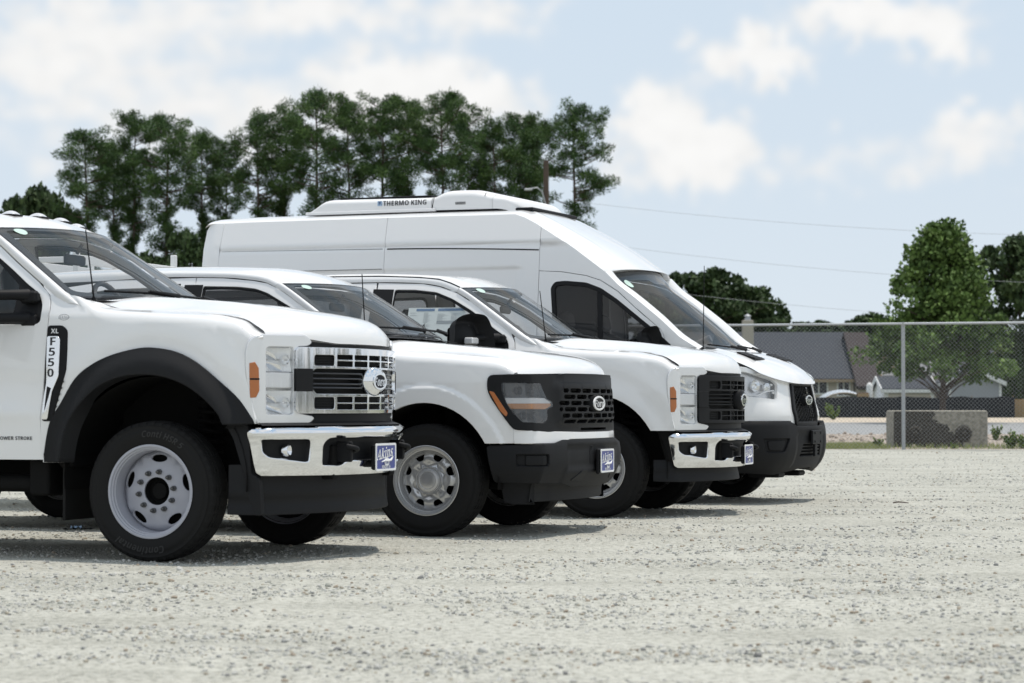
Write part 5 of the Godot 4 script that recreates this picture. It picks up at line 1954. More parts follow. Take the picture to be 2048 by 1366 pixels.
	for x in [0.0, -3.75]:
		for s in [1.0, -1.0]:
			steel_wheel(o, .352, .235, .215, "half", Vector3(x, .345, .866 * s), s < 0.0, 0)
	for s in [1.0, -1.0]:
		var mr := Node3D.new()
		mr.name = "door_mirror"
		o.add_child(mr, true)
		mb = MB.new()
		panel(mb, rp(P([-.10, -.20, .10, -.20, .11, .10, .06, .19, -.08, .18]), .04, 3), [], .05, func(p: Vector2) -> Vector3:
			var d := Vector2(p.x / .12, p.y / .2).length()
			return Vector3(-.20 + .06 * (1.0 - d * d) + p.x * .3, 1.345 + p.y, (1.19 - p.x) * s), -s, .12, .03)
		part(mr, "mirror_housing", mb, M.black)
		mb = MB.new()
		panel(mb, rrect(-.09, -.17, .08, .15, .03), [], .2, func(p: Vector2) -> Vector3: return Vector3(-.285 + p.x * .3, 1.345 + p.y, (1.19 - p.x) * s), s, 0.0)
		part(mr, "mirror_glass", mb, M.mirror)
		mb = MB.new()
		tube(mb, [Vector3(-.12, 1.33, 1.0 * s), Vector3(-.20, 1.29, 1.10 * s)], [.06, .045], 8)
		part(mr, "mirror_arm", mb, M.black)
	# ---- refrigeration unit
	var ru := Node3D.new()
	ru.name = "refrigeration_unit"
	o.add_child(ru)
	var px := [-3.93, -3.89, -3.83, -3.77, -3.71, -3.60, -3.2, -2.70, -2.56, -2.52, -2.46, -2.39, -2.14, -2.05, -1.96, -1.90, -1.81, -1.75, -1.70, -1.66, -1.63, -1.615]
	var py := [2.800, 2.825, 2.87, 2.915, 2.932, 2.934, 2.930, 2.924, 2.928, 2.945, 2.972, 2.984, 2.980, 2.962, 2.932, 2.918, 2.908, 2.893, 2.865, 2.818, 2.765, 2.735]
	var cover := func(x0: float, x1: float, hw0: float, hw1: float, yb0: float, yb1: float) -> MB:
		var m2 := MB.new()
		grid(m2, 46, 40, func(u: float, v: float) -> Vector3:
			var x := lerpf(x0, x1, u)
			var a := PI * v
			var yt := tabf(px, py, x)
			var yb := lerpf(yb0, yb1, u)
			var hw := lerpf(hw0, hw1, u)
			var c := cos(a)
			var s := sin(a)
			var e := .22
			return Vector3(x, yb + (yt - yb) * pow(s, e * .9) * (1.0 - .12 * c * c), hw * signf(c) * pow(absf(c), e)), 1.0)
		return m2
	part(ru, "rear_cover", cover.call(-3.93, -2.575, .60, .62, 2.785, 2.785), M.unit_white)
	part(ru, "middle_cover", cover.call(-2.568, -1.93, .62, .63, 2.785, 2.78), M.unit_white)
	mb = MB.new()
	grid(mb, 40, 40, func(u: float, v: float) -> Vector3:
		var x := lerpf(-1.924, -1.615, u)
		var a := PI * v
		var yt := tabf(px, py, x)
		var yb := lerpf(2.78, 2.70, u * u)
		var hw := .64 * pow(1.0 - pow(u, 5.0) * .55, .6)
		var c := cos(a)
		var s := sin(a)
		return Vector3(x, yb + (yt - yb) * pow(s, .22) * (1.0 - .10 * c * c), hw * signf(c) * pow(absf(c), .24)), 1.0)
	part(ru, "front_cover", mb, M.unit_white)
	mb = MB.new()
	box(mb, Vector3(-3.23, 2.788, .61), Vector3(1.40, .03, .08), .006)
	box(mb, Vector3(-3.23, 2.788, -.61), Vector3(1.40, .03, .08), .006)
	part(ru, "mounting_rail", mb, M.unit_white)
	mb = MB.new()
	box(mb, Vector3(-2.05, 2.772, 0), Vector3(1.05, .03, 1.20), .01)
	grid(mb, 12, 20, func(u: float, v: float) -> Vector3:
		var x := lerpf(-1.88, -1.62, u)
		return Vector3(x, lerpf(2.775, 2.69, u * u), lerpf(-.62, .62, v) * (1.0 - .3 * pow(u, 4.0))), 1.0)
	part(ru, "seal", mb, M.black)
	mb = MB.new()
	box(mb, Vector3(-3.15, 2.94, 0), Vector3(1.0, .02, .9), .008)
	part(ru, "top_screen", mb, M.black)
	var on_side := func(x: float, y: float) -> Vector3:
		return Vector3(x, y, .624 - (y - 2.80) * .06)
	mb = MB.new()
	lettering(mb, "THERMO KING", "Droid Sans", .046, func(p: Vector2) -> Vector3: return on_side.call(-2.86 + p.x, 2.868 + p.y), 0.0, 1.05, false, true)
	part(ru, "lettering", mb, M.print_black)
	mb = MB.new()
	panel(mb, rect(-3.155, 2.845, -3.105, 2.893), [], .1, func(p: Vector2) -> Vector3: return on_side.call(p.x, p.y), 1.0, 0.0)
	part(ru, "logo_square", mb, M.logo_blue)
	mb = MB.new()
	for e in [[-3.150, 2.880, -3.110, 2.888], [-3.143, 2.868, -3.117, 2.875], [-3.134, 2.850, -3.126, 2.884], [-3.149, 2.850, -3.143, 2.868], [-3.117, 2.850, -3.111, 2.868]]:
		panel(mb, rect(e[0], e[1], e[2], e[3]), [], .1, func(p: Vector2) -> Vector3: return on_side.call(p.x, p.y) + Vector3(0, 0, .001), 1.0, 0.0)
	part(ru, "logo_strokes", mb, M.logo_dark)
	mb = MB.new()
	for i in 9:
		box(mb, on_side.call(-2.315 + i * .012, 2.845) + Vector3(0, 0, .006), Vector3(.005, .026, .006), .001)
	part(ru, "vent_slots", mb, M.black)
	mb = MB.new()
	for g in [[[-2.575, 2.79], [-2.568, 2.80], [-2.55, 2.90], [-2.545, 2.92]], [[-2.16, 2.83], [-2.05, 2.83], [-2.035, 2.86], [-2.01, 2.92], [-2.0, 2.94]]]:
		tube(mb, g.map(func(q): return on_side.call(q[0], q[1])), .003, 4)
	part(ru, "panel_gap", mb, M.black)
	mb = MB.new()
	for e in [[-1.74, -1.71, 2.830, 2.836], [-1.728, -1.722, 2.80, 2.83]]:
		box(mb, Vector3((e[0] + e[1]) / 2, (e[2] + e[3]) / 2 + .01, .615 - absf(e[0] + 1.5) * .3), Vector3(e[1] - e[0], e[3] - e[2], .02), .001)
	part(ru, "front_logo", mb, M.logo_blue)

# ---------------------------------------------------------------- ground and background
var hn := FastNoiseLite.new()

func land(x: float, d: float) -> float:
	var h := tabf([-300.0, 40.0, 46.0, 50.0, 57.0, 60.0, 65.0, 75.0, 104.0, 110.0, 125.0, 160.0, 260.0, 900.0], [0.0, 0.0, .075, .13, .20, .18, .02, .04, .30, .40, .45, .60, 1.5, 5.0], d)
	if d < 46.0 and d > 3.0:
		h += (hn.get_noise_2d(x * .6, d * .6) * .014 + hn.get_noise_2d(x * 3.1, d * 3.1 + 50.0) * .005) * smoothstep(3.0, 6.0, d)
	elif d < 64.0 and d > 46.0:
		h += (hn.get_noise_2d(x * .9, d * .9) * .07 + hn.get_noise_2d(x * 4.0, d * 4.0) * .035) * smoothstep(46.0, 48.5, d) * smoothstep(64.0, 60.0, d)
	return h

func terrain(nm: String, xs: Array, ds: Array, m: Material) -> void:
	var mb := MB.new()
	var q := []
	for d in ds:
		var row := PackedVector3Array()
		for x in xs:
			row.append(Vector3(x, land(x, d), -d))
		q.append(row)
	var nn := []
	for i in ds.size():
		var row := PackedVector3Array()
		for j in xs.size():
			var du: Vector3 = q[mini(i + 1, ds.size() - 1)][j] - q[maxi(i - 1, 0)][j]
			var dv: Vector3 = q[i][mini(j + 1, xs.size() - 1)] - q[i][maxi(j - 1, 0)]
			var w := dv.cross(du).normalized()
			row.append(-w if w.y < 0.0 else w)
		nn.append(row)
	for i in ds.size() - 1:
		for j in xs.size() - 1:
			mb.quad(q[i][j], q[i + 1][j], q[i + 1][j + 1], q[i][j + 1], nn[i][j], nn[i + 1][j], nn[i + 1][j + 1], nn[i][j + 1])
	tag(part(self, nm, mb, m), "", "", "", "structure")

func steps(a: float, b: float, s: float) -> Array:
	var o := []
	var k := ceili((b - a) / s)
	for i in k:
		o.append(a + (b - a) * i / k)
	return o

func sheet(nm: String, x0: float, x1: float, d0: float, d1: float, lift: float, m: Material, kind := "structure") -> void:
	var mb := MB.new()
	grid(mb, 40, 12, func(u: float, v: float) -> Vector3:
		var x := lerpf(x0, x1, u)
		var d := lerpf(d0, d1, v)
		return Vector3(x, land(x, d) + lift, -d), 1.0)
	for i in mb.n.size():
		if mb.n[i].y < 0.0:
			mb.n[i] = -mb.n[i]
	tag(part(self, nm, mb, m), "", "", "", kind)

func ground() -> void:
	hn.seed = 4; hn.frequency = 1.0; hn.fractal_octaves = 3
	terrain("gravel_ground", [-400.0, -150.0, -60.0, -30.0, -18.0] + steps(-14.0, 14.0, .14) + [14.0, 18.0, 30.0, 60.0, 150.0, 400.0], [-120.0, -40.0, -15.0, -5.0, 0.0, 3.0] + steps(5.0, 20.0, .14) + steps(20.0, 46.0, .26) + [46.0], M.gravel_lot)
	terrain("earth_bank", [-400.0, -100.0, -30.0] + steps(-10.0, 26.0, .22) + [26.0, 60.0, 150.0, 400.0], [46.0] + steps(46.3, 65.0, .3) + [65.0], M.earth)
	terrain("field", [-400.0, -200.0, -100.0, -50.0, 0.0, 25.0, 50.0, 100.0, 200.0, 400.0], [65.0, 75.0, 90.0, 104.0, 107.0, 110.0, 125.0, 140.0, 160.0, 200.0, 260.0, 400.0, 900.0], M.field)
	sheet("road", -120.0, 120.0, 67.0, 97.0, .03, M.road_grey)
	sheet("sand_verge", -120.0, 120.0, 97.0, 108.0, .03, M.sand)
	# loose stones
	rng.seed = 77
	var cn := FastNoiseLite.new()
	cn.seed = 9; cn.frequency = 1.0; cn.fractal_octaves = 2
	for variant in 3:
		var mb := MB.new()
		var dirs := []
		var ico := SphereMesh.new()
		ico.radius = 1.0; ico.height = 2.0
		ico.radial_segments = 7; ico.rings = 3
		var a := ico.get_mesh_arrays()
		var vs: PackedVector3Array = a[Mesh.ARRAY_VERTEX]
		var ix: PackedInt32Array = a[Mesh.ARRAY_INDEX]
		var lump := FastNoiseLite.new()
		lump.seed = 60 + variant; lump.frequency = .9
		for i in range(0, ix.size(), 3):
			var w := []
			for j in 3:
				var p := vs[ix[i + j]]
				p *= 1.0 + .45 * lump.get_noise_3dv(p)
				w.append(p * Vector3(1.15, .68, .9))
			mb.flat(w[0], w[1], w[2], w[0] + w[1] + w[2])
		var mm := MultiMesh.new()
		mm.transform_format = MultiMesh.TRANSFORM_3D
		mm.use_colors = true
		mm.mesh = mb.mesh()
		mm.mesh.surface_set_material(0, M.stone)
		var T := []
		var C := []
		var tries := 0
		while T.size() < 30000 and tries < 200000:
			tries += 1
			var d := 5.5 * pow(46.5 / 5.5, rng.randf())
			var x := rng.randf_range(-1.0, 1.0) * (.225 * d + 1.6)
			var patch := cn.get_noise_2d(x * .35, d * .8) + .5 * cn.get_noise_2d(x * 1.1, d * 2.2)
			if rng.randf() > smoothstep(-.55, .85, patch):
				continue
			var s := .0028 + .009 * pow(rng.randf(), 4.0) + (.012 * rng.randf() if rng.randf() < .018 else 0.0)
			s *= .92 + d * .007
			var b := Basis.from_euler(Vector3(rng.randf_range(-.4, .4), rng.randf() * TAU, rng.randf_range(-.4, .4))).scaled(Vector3.ONE * s)
			T.append(Transform3D(b, Vector3(x, land(x, d) + s * .25, -d)))
			var k := rng.randf()
			var col := Color(.46, .46, .44)
			if k < .05: col = Color(.12, .125, .14)
			elif k < .14: col = Color(.22, .23, .24)
			elif k < .22: col = Color(.27, .20, .135)
			elif k < .30: col = Color(.36, .31, .23)
			elif k < .60: col = Color(.50, .50, .48)
			elif k < .72: col = Color(.30, .31, .28)
			C.append(col.lerp(Color(.47, .465, .42), .32) * rng.randf_range(.85, 1.12))
		mm.instance_count = T.size()
		for i in T.size():
			mm.set_instance_transform(i, T[i])
			mm.set_instance_color(i, C[i])
		var o := MultiMeshInstance3D.new()
		o.name = numbered("gravel")
		o.multimesh = mm
		add_child(o)
		tag(o, "loose grey and brown gravel scattered over the dusty lot", "gravel", "", "stuff")
	# a rubble scatter on the bank
	var mb2 := MB.new()
	for i in 700:
		var d := rng.randf_range(46.6, 59.0)
		var x := rng.randf_range(2.0, 13.5)
		var s := .02 + .06 * pow(rng.randf(), 2.0)
		box(mb2, Vector3(x, land(x, d) + s * .2, -d), Vector3(s * 1.6, s, s), s * .3, Basis.from_euler(Vector3(rng.randf(), rng.randf() * 3.0, rng.randf())))
	var rb := part(self, "rubble", mb2, M.earth)
	tag(rb, "broken pinkish rubble lying along the earth bank behind the fence", "rubble", "", "stuff")

# blades or leaves filling a lump
func clump(mb: MB, c: Vector3, r: Vector3, count: int, size: float, wide: float, lo: Color, hi: Color, needle: bool) -> void:
	for i in count:
		var d := Vector3(rng.randfn(), rng.randfn(), rng.randfn()).normalized()
		var p := c + d * r * pow(rng.randf(), .45)
		var s := size * rng.randf_range(.6, 1.25)
		var t := (d + Vector3(rng.randfn(), rng.randfn() + .5, rng.randfn()) * (.5 if needle else .9)).normalized()
		var side := t.cross(Vector3(rng.randfn(), rng.randfn(), rng.randfn())).normalized()
		mb.col = lo.lerp(hi, rng.randf())
		var nn := (d * .5 + side.cross(t)).normalized()
		var a := p - side * s * wide
		var b := p + side * s * wide
		if needle:
			mb.tri(a, b, p + t * s, nn, nn, nn)
		else:
			mb.quad(p - t * s * .5, b, p + t * s * .5, a, nn, nn, nn, nn)

func pine(sd: int, h: float, from: float, spread: float) -> Array:
	rng.seed = sd
	var tr := MB.new()
	var cr := MB.new()
	cr.use_col = true
	var lean := Vector3(rng.randf_range(-.3, .3), 0, rng.randf_range(-.3, .3))
	var at := func(t: float) -> Vector3: return Vector3(lean.x * sin(t * 3.0), h * t, lean.z * sin(t * 2.5))
	var pts := []
	var rs := []
	for i in 13:
		var t := i / 12.0
		pts.append(at.call(t * .97)); rs.append(lerpf(.19, .04, pow(t, .8)))
	tube(tr, pts, rs, 8)
	var k := 58
	for i in k:
		var t := from + (1.0 - from) * (i + rng.randf()) / k
		var u := (t - from) / (1.0 - from)
		var env := spread * sqrt(maxf(.04, 1.0 - pow((u - .60) / .43, 2))) * rng.randf_range(.5, 1.12)
		if u < .36:
			env = spread
			env *= rng.randf_range(.3, .75)
			if rng.randf() < .72:
				env *= .25
		var a := rng.randf() * TAU
		var b: Vector3 = at.call(t)
		var dir := Vector3(cos(a), rng.randf_range(.10, .40) + .25 * u, sin(a))
		var tip := b + dir * env
		tube(tr, [b, b.lerp(tip, .5) + Vector3(0, -.06 * env, 0), tip], [.055 * (1.3 - u), .035, .014], 5, false)
		var n := int(2.0 + env * 1.6)
		for j in n:
			var f := lerpf(.45, 1.08, (j + rng.randf()) / n)
			var c := b.lerp(tip, f) + Vector3(rng.randfn(), rng.randfn() * .6 + .1, rng.randfn()) * .30 * env * .5
			var g := rng.randf()
			var lo := Color(.017, .045, .013).lerp(Color(.028, .064, .016), g)
			var hi := Color(.048, .112, .024).lerp(Color(.105, .185, .036), g)
			clump(cr, c, Vector3(.38, .30, .38) * rng.randf_range(.7, 1.35), 120, .20, .13, lo, hi, true)
	for j in 6:
		var lo := Color(.024, .050, .018)
		clump(cr, at.call(rng.randf_range(.93, 1.0)) + Vector3(rng.randfn(), 0, rng.randfn()) * .35, Vector3(.45, .40, .45), 140, .2, .13, lo, lo * 3.0, true)
	return [tr.mesh(), cr.mesh()]

func broadleaf(sd: int, h: float, from: float, rx: float, lumps: int, lo: Color, hi: Color, leaf: float, per := 130, pointed := .0) -> Array:
	rng.seed = sd
	var tr := MB.new()
	var cr := MB.new()
	cr.use_col = true
	tube(tr, [Vector3.ZERO, Vector3(.05, h * .35, 0), Vector3(-.05, h * .7, .05), Vector3(0, h * .95, 0)], [h * .017, h * .013, h * .009, .02], 9)
	for i in lumps:
		var t := from + (1.0 - from) * pow((i + rng.randf()) / lumps, .9)
		var u := (t - from) / (1.0 - from)
		var env := rx * lerpf(sqrt(maxf(0.0, 1.0 - pow(2.0 * u - .85, 2) / 1.4)), (1.0 - u) * 1.05 + .08, pointed)
		var a := rng.randf() * TAU
		var f := pow(rng.randf(), .5) * rng.randf_range(.75, 1.25)
		var c := Vector3(cos(a) * env * f, h * t, sin(a) * env * f)
		if i % 2 == 0:
			tube(tr, [Vector3(0, h * maxf(.12, t - .14), 0), c * Vector3(.5, 1, .5) - Vector3(0, h * .05, 0), c], [h * .005, h * .0035, .01], 5, false)
		var g := rng.randf()
		var base := lo.lerp(hi, g * .7)
		clump(cr, c, Vector3(1, .66, 1) * rx * rng.randf_range(.10, .25), per, leaf, .42, base * .75, base.lerp(hi, .6) * 1.15, false)
	return [tr.mesh(), cr.mesh()]

func tree(nm: String, meshes: Array, x: float, d: float, turn: float, sc: Vector3, label: String, group: String, leafmat: String) -> void:
	var o := thing(nm, label, "tree", Vector3(x, land(x, d) - .05, -d), turn, group)
	for i in 2:
		var q := MeshInstance3D.new()
		q.name = "trunk" if i == 0 else "crown"
		q.mesh = meshes[i]
		meshes[i].surface_set_material(0, M.wood_trunk if i == 0 else M[leafmat])
		o.add_child(q)
	o.scale = sc

func trees() -> void:
	var P4 := [pine(101, 19.0, .53, 2.05), pine(102, 19.0, .50, 2.25), pine(103, 19.0, .58, 1.95), pine(104, 19.0, .51, 2.4), pine(105, 19.0, .58, 2.0)]
	# photo column, crown top row, depth, variant, turn, width, label
	var rows := [
		[165, 262, 138, 1, 10, 1.0, "tall pine at the left end of the grove, wide crown sloping down to the left"],
		[222, 300, 146, 2, 200, .8, "thin pine half hidden beside the leftmost tall pine of the grove"],
		[268, 228, 140, 0, 80, .85, "slim pine with a high knob of needles, second tall one from the left"],
		[335, 232, 137, 3, 150, .95, "pine with a broad domed crown above the near truck's steeply raked windscreen"],
		[400, 268, 143, 4, 260, .80, "shorter thin pine between the domed pine and the gap beside the middle pines"],
		[455, 285, 147, 2, 20, .75, "small airy pine standing over the rear end of the van roof"],
		[508, 230, 139, 1, 310, .85, "narrow pointed pine just left of the dense middle of the grove"],
		[575, 222, 141, 4, 45, .9, "dark pine at the left edge of the dense middle of the grove"],
		[628, 182, 136, 3, 95, .95, "tallest pine of the grove with the highest rounded top"],
		[690, 198, 142, 0, 170, .9, "pine just right of the tallest one, its top slightly lower"],
		[765, 196, 138, 1, 230, .95, "pine above the lettered left part of the roof unit with a double top"],
		[820, 205, 145, 2, 300, .85, "dense pine behind the left edge of the roof unit's raised hump"],
		[878, 188, 137, 3, 15, .95, "tall broad pine above the raised hump of the van's roof unit"],
		[935, 225, 143, 4, 120, .85, "green pine with a peaked top right of the broad tall one"],
		[985, 245, 140, 0, 205, .8, "lower pine over the front cover of the van's roof unit"],
		[1040, 232, 146, 2, 60, .85, "thin see-through pine left of the bare pole"],
		[1075, 240, 148, 4, 330, .8, "sparse pine directly behind the bare pole"],
		[1142, 212, 136, 1, 285, .95, "last pine at the right end of the grove with long low side branches"],
	]
	for r in rows:
		var d: float = r[2]
		var x: float = (r[0] - 1024.0) * d / 4836.0
		var top: float = .88 + (814.0 - r[1]) * d / 4836.0
		var sc: float = (top - land(x, d)) / 19.2
		tree("pine_tree", P4[r[3]], x, d, r[4], Vector3(r[5], sc, r[5]) * Vector3(1, 1, 1), r[6], "pines of the grove behind the vehicles", "needles")
	var dk := Color(.024, .050, .019)
	var lt := Color(.075, .125, .036)
	var B := [broadleaf(201, 8.0, .12, 3.2, 120, dk, lt, .30), broadleaf(202, 8.0, .10, 3.6, 130, dk, lt * .8, .30)]
	var big := broadleaf(203, 7.8, .24, 3.0, 270, Color(.036, .080, .017), Color(.135, .215, .045), .18, 105, .80)
	for r in [
		[20, 392, 150, 0, 10, 1.0, 1.0, "small round tree at the far left above the near truck's roof lamps"],
		[78, 372, 147, 1, 60, .9, 1.0, "rounded tree beside the left end of the pine grove"],
		[380, 462, 135, 0, 200, .7, .9, "dark green bushy tree just left of the van's rear corner"],
		[300, 505, 132, 1, 20, .7, .9, "low bushy tree seen over the near truck's windscreen"],
		[1345, 545, 172, 0, 30, 1.1, .9, "dark rounded tree emerging from behind the van's windscreen top"],
		[1418, 536, 170, 1, 130, 1.2, .95, "highest tree of the dark mass right of the van's windscreen"],
		[1492, 570, 175, 0, 230, 1.1, .9, "tree on the falling right shoulder of the dark mass by the van"],
		[1545, 622, 180, 1, 310, .9, .8, "low tree at the right foot of the dark mass by the van"],
		[1650, 640, 190, 0, 100, 1.2, 1.0, "distant low tree behind the grey house roof"],
		[1735, 625, 168, 1, 180, .9, 1.0, "dark tree left of the big light green tree, behind the houses"],
		[1790, 640, 165, 0, 250, 1.0, 1.0, "dark tree right behind the big light green tree's left side"],
		[2040, 470, 120, 1, 40, .85, 1.0, "dark tree cut off by the right edge of the picture"],
		[1960, 640, 160, 0, 280, .9, 1.0, "dark tree behind the right side of the big light green tree"],
		[2042, 745, 112, 1, 90, .18, 1.0, "green shrub beside the white gabled shed"]]:
		var d: float = r[2]
		var x: float = (r[0] - 1024.0) * d / 4836.0
		var top: float = .88 + (814.0 - r[1]) * d / 4836.0
		var sc: float = (top - land(x, d)) / 8.3
		tree("broadleaf_tree", B[r[3]], x, d, r[4], Vector3(r[5], sc, r[5]), r[7], "", "leaves")
	tree("broadleaf_tree", big, (1885 - 1024.0) * 95 / 4836.0, 95, 0, Vector3(1, 1, 1), "big light green tree standing alone before the houses behind the fence", "", "leaves")

func house(nm: String, label: String, x0: float, x1: float, d0: float, d1: float, base: float, eave: float, ridge: float, along_x: bool, wall: Material, roof: Material, trim: Material, over := .3) -> Node3D:
	var cx := (x0 + x1) / 2
	var cd := (d0 + d1) / 2
	var o := thing(nm, label, "shed" if nm == "garden_shed" else "house", Vector3(cx, base, -cd))
	var hx := (x1 - x0) / 2
	var hz := (d1 - d0) / 2
	var e := eave - base
	var r := ridge - base
	var mb := MB.new()
	var c := [Vector3(-hx, 0, hz), Vector3(hx, 0, hz), Vector3(hx, 0, -hz), Vector3(-hx, 0, -hz)]
	for i in 4:
		var a: Vector3 = c[i]
		var b: Vector3 = c[(i + 1) % 4]
		var up := Vector3(0, e, 0)
		var out := (a + b) / 2
		mb.flat(a, b, b + up, out); mb.flat(a, b + up, a + up, out)
		if (i % 2 == 0) != along_x:
			mb.flat(a + up, b + up, Vector3((a.x + b.x) / 2, r, (a.z + b.z) / 2), out)
	part(o, "wall", mb, wall)
	mb = MB.new()
	var tb := MB.new()
	for s in [-1.0, 1.0]:
		var half := (hz if along_x else hx)
		var run := half + over
		var slope := (r - e) / half
		var low := r - slope * run
		var ln := (hx if along_x else hz) + over
		var mid := Vector3(0, (r + low) / 2 + .06, s * run / 2) if along_x else Vector3(s * run / 2, (r + low) / 2 + .06, 0)
		var ang := atan(slope)
		var len := run / cos(ang)
		var bs := Basis(Vector3.RIGHT, s * ang) if along_x else Basis(Vector3(0, 0, 1), -s * ang)
		box(mb, mid, Vector3(ln * 2, .10, len) if along_x else Vector3(len, .10, ln * 2), .01, bs)
		# rake boards and eave board
		for q in [-1.0, 1.0]:
			box(tb, mid + (Vector3(q * (ln + .02), -.05, 0) if along_x else Vector3(0, -.05, q * (ln + .02))), Vector3(.05, .20, len) if along_x else Vector3(len, .20, .05), .005, bs)
		box(tb, Vector3(0, low - .02, s * (run + .01)) if along_x else Vector3(s * (run + .01), low - .02, 0), Vector3(ln * 2, .16, .04) if along_x else Vector3(.04, .16, ln * 2), .005)
	part(o, "roof", mb, roof)
	part(o, "trim", tb, trim)
	return o

func house_window(o: Node3D, x: float, y: float, z: float, w: float, h: float) -> void:
	var mb := MB.new()
	plate(mb, rect(x - w / 2 - .08, y - h / 2 - .08, x + w / 2 + .08, y + h / 2 + .08), [rect(x - w / 2, y - h / 2, x - .03, y + h / 2), rect(x + .03, y - h / 2, x + w / 2, y + h / 2)], Transform3D(Basis.IDENTITY, Vector3(0, 0, z + .04)), .05, .004)
	var f := part(o, "window", mb, M.trim_white)
	mb = MB.new()
	plate(mb, rect(x - w / 2, y - h / 2, x + w / 2, y + h / 2), [], Transform3D(Basis.IDENTITY, Vector3(0, 0, z + .012)), 0.0)
	part(f, "pane", mb, M.window_dark)

func neighbours() -> void:
	var o := house("house", "beige house with a long grey roof and a chimney, behind the van's bonnet", 9.5, 19.2, 136, 146, .5, 2.55, 5.15, true, M.wall_beige, M.roof_grey, M.trim_tan, .35)
	house_window(o, 2.9, 1.55, 5.0, .9, .8)
	house_window(o, 4.3, 1.5, 5.0, .6, .9)
	var mb := MB.new()
	box(mb, Vector3(-.95, 4.0, 3.6), Vector3(.62, 2.6, .6), .02)
	part(o, "chimney", mb, M.wall_beige)
	mb = MB.new()
	box(mb, Vector3(-.95, 5.34, 3.6), Vector3(.34, .16, .34), .02)
	lathe(mb, [Vector2(.16, 0), Vector2(.13, .12), Vector2(.22, .14), Vector2(.02, .28), Vector2(0, .28)], Transform3D(Basis(Vector3.RIGHT, -PI / 2), Vector3(-.95, 5.40, 3.6)), 12)
	part(o, "chimney_cap", mb, M.galvanised)
	o = house("house", "house wing with a steep brown roof right of the long grey roof", 19.32, 20.35, 134.5, 145, .5, 2.0, 5.1, true, M.wall_beige, M.roof_brown, M.roof_brown, .12)
	o = house("house", "house with a light grey roof behind the big tree's left side", 22.6, 27.4, 146, 154, .6, 2.75, 3.85, true, M.wall_beige, M.roof_light, M.trim_tan, .3)
	house_window(o, 1.5, 1.2, 4.0, .8, .9)
	o = house("house", "house with a dark grey roof between the brown wing and the light grey roof", 21.6, 23.6, 147, 158, .6, 2.7, 3.9, false, M.brick_brown, M.roof_grey, M.trim_tan, .3)
	o = house("house", "pale blue gabled house behind the white trimmed shed", 23.9, 28.6, 128, 133, .5, 2.65, 4.05, false, M.wall_blue, M.roof_grey, M.trim_tan, .25)
	o = house("house", "large grey roofed house at the right edge behind the blue gable", 26.2, 36, 134, 144, .5, 2.6, 4.7, true, M.wall_blue, M.roof_grey, M.trim_tan, .3)
	o = house("garden_shed", "grey gabled shed with white trim behind the black silt fence", 21.15, 23.65, 117, 120.5, .40, 2.08, 2.62, false, M.wall_grey, M.roof_grey, M.trim_white, .22)
	mb = MB.new()
	for i in 15:  # lap siding
		box(mb, Vector3(0, .08 + i * .112, 1.755), Vector3(2.46, .10, .02), .004, Basis(Vector3.RIGHT, .10))
	tag(part(o, "siding", mb, M.wall_grey), "", "", "", "stuff")
	mb = MB.new()
	for x in [-1.22, 1.22]:
		box(mb, Vector3(x, .84, 1.77), Vector3(.12, 1.68, .06), .005)
	part(o, "corner_board", mb, M.trim_white)
	o = house("garden_shed", "low dark roofed outbuilding with white framed sides behind the silt fence", 18.1, 20.5, 117.5, 121, .40, 1.72, 2.30, true, M.trim_white, M.roof_grey, M.trim_white, .15)
	mb = MB.new()
	box(mb, Vector3(0, .9, 1.77), Vector3(2.0, .5, .04), .01)
	part(o, "wall_panel", mb, M.wall_beige)
	var t := thing("storage_tank", "white upright tank beside the low dark roofed outbuilding", "tank", Vector3(17.45, .4, -118))
	mb = MB.new()
	lathe(mb, [Vector2(.16, 0), Vector2(.16, 1.5), Vector2(.12, 1.62), Vector2(.04, 1.68), Vector2(0, 1.68)], Transform3D(Basis(Vector3.RIGHT, -PI / 2), Vector3.ZERO), 16)
	part(t, "tank_shell", mb, M.trim_white)
	t = thing("arched_cover", "pale arched tarpaulin cover in front of the beige house", "cover", Vector3(16.2, .42, -119))
	mb = MB.new()
	grid(mb, 16, 10, func(u: float, v: float) -> Vector3:
		var a := PI * u
		return Vector3(-cos(a) * 1.5, sin(a) * 1.32 * (1.0 - .12 * pow(2.0 * v - 1.0, 2)), lerpf(1.2, -1.2, v)), -1.0)
	part(t, "tarpaulin", mb, M.wall_blue)
	mb = MB.new()
	for z in [1.18, -1.18]:
		var arc := []
		for i in 17:
			arc.append(Vector3(-cos(PI * i / 16) * 1.48, sin(PI * i / 16) * 1.15, z))
		tube(mb, arc, .03, 6)
	part(t, "hoop", mb, M.trim_tan)
	t = thing("wooden_crate", "orange brown wooden crate left of the white tank", "crate", Vector3(16.95, .42, -117))
	for i in 4:
		mb = MB.new()
		box(mb, Vector3(0, .3 + i * .24, .28), Vector3(.55, .20, .03), .004)
		box(mb, Vector3(.28, .3 + i * .24, 0), Vector3(.03, .20, .53), .004)
		part(t, "slat", mb, M.wood_fence)
	mb = MB.new()
	box(mb, Vector3(0, .62, 0), Vector3(.5, 1.1, .5), .01)
	part(t, "crate_core", mb, M.brick_brown)
	# silt fence
	t = thing("silt_fence", "long low black fabric silt fence beyond the road", "silt fence", Vector3(15, .40, -110))
	mb = MB.new()
	grid(mb, 120, 4, func(u: float, v: float) -> Vector3:
		var x := lerpf(-11.0, 7.85, u)
		return Vector3(x, -.15 + v * (1.08 + .025 * sin(x * 2.7) + .015 * sin(x * 7.1)), .06 * sin(x * 3.4 + v) + .03 * sin(x * 9.0)), 1.0)
	part(t, "fabric", mb, M.silt_black)
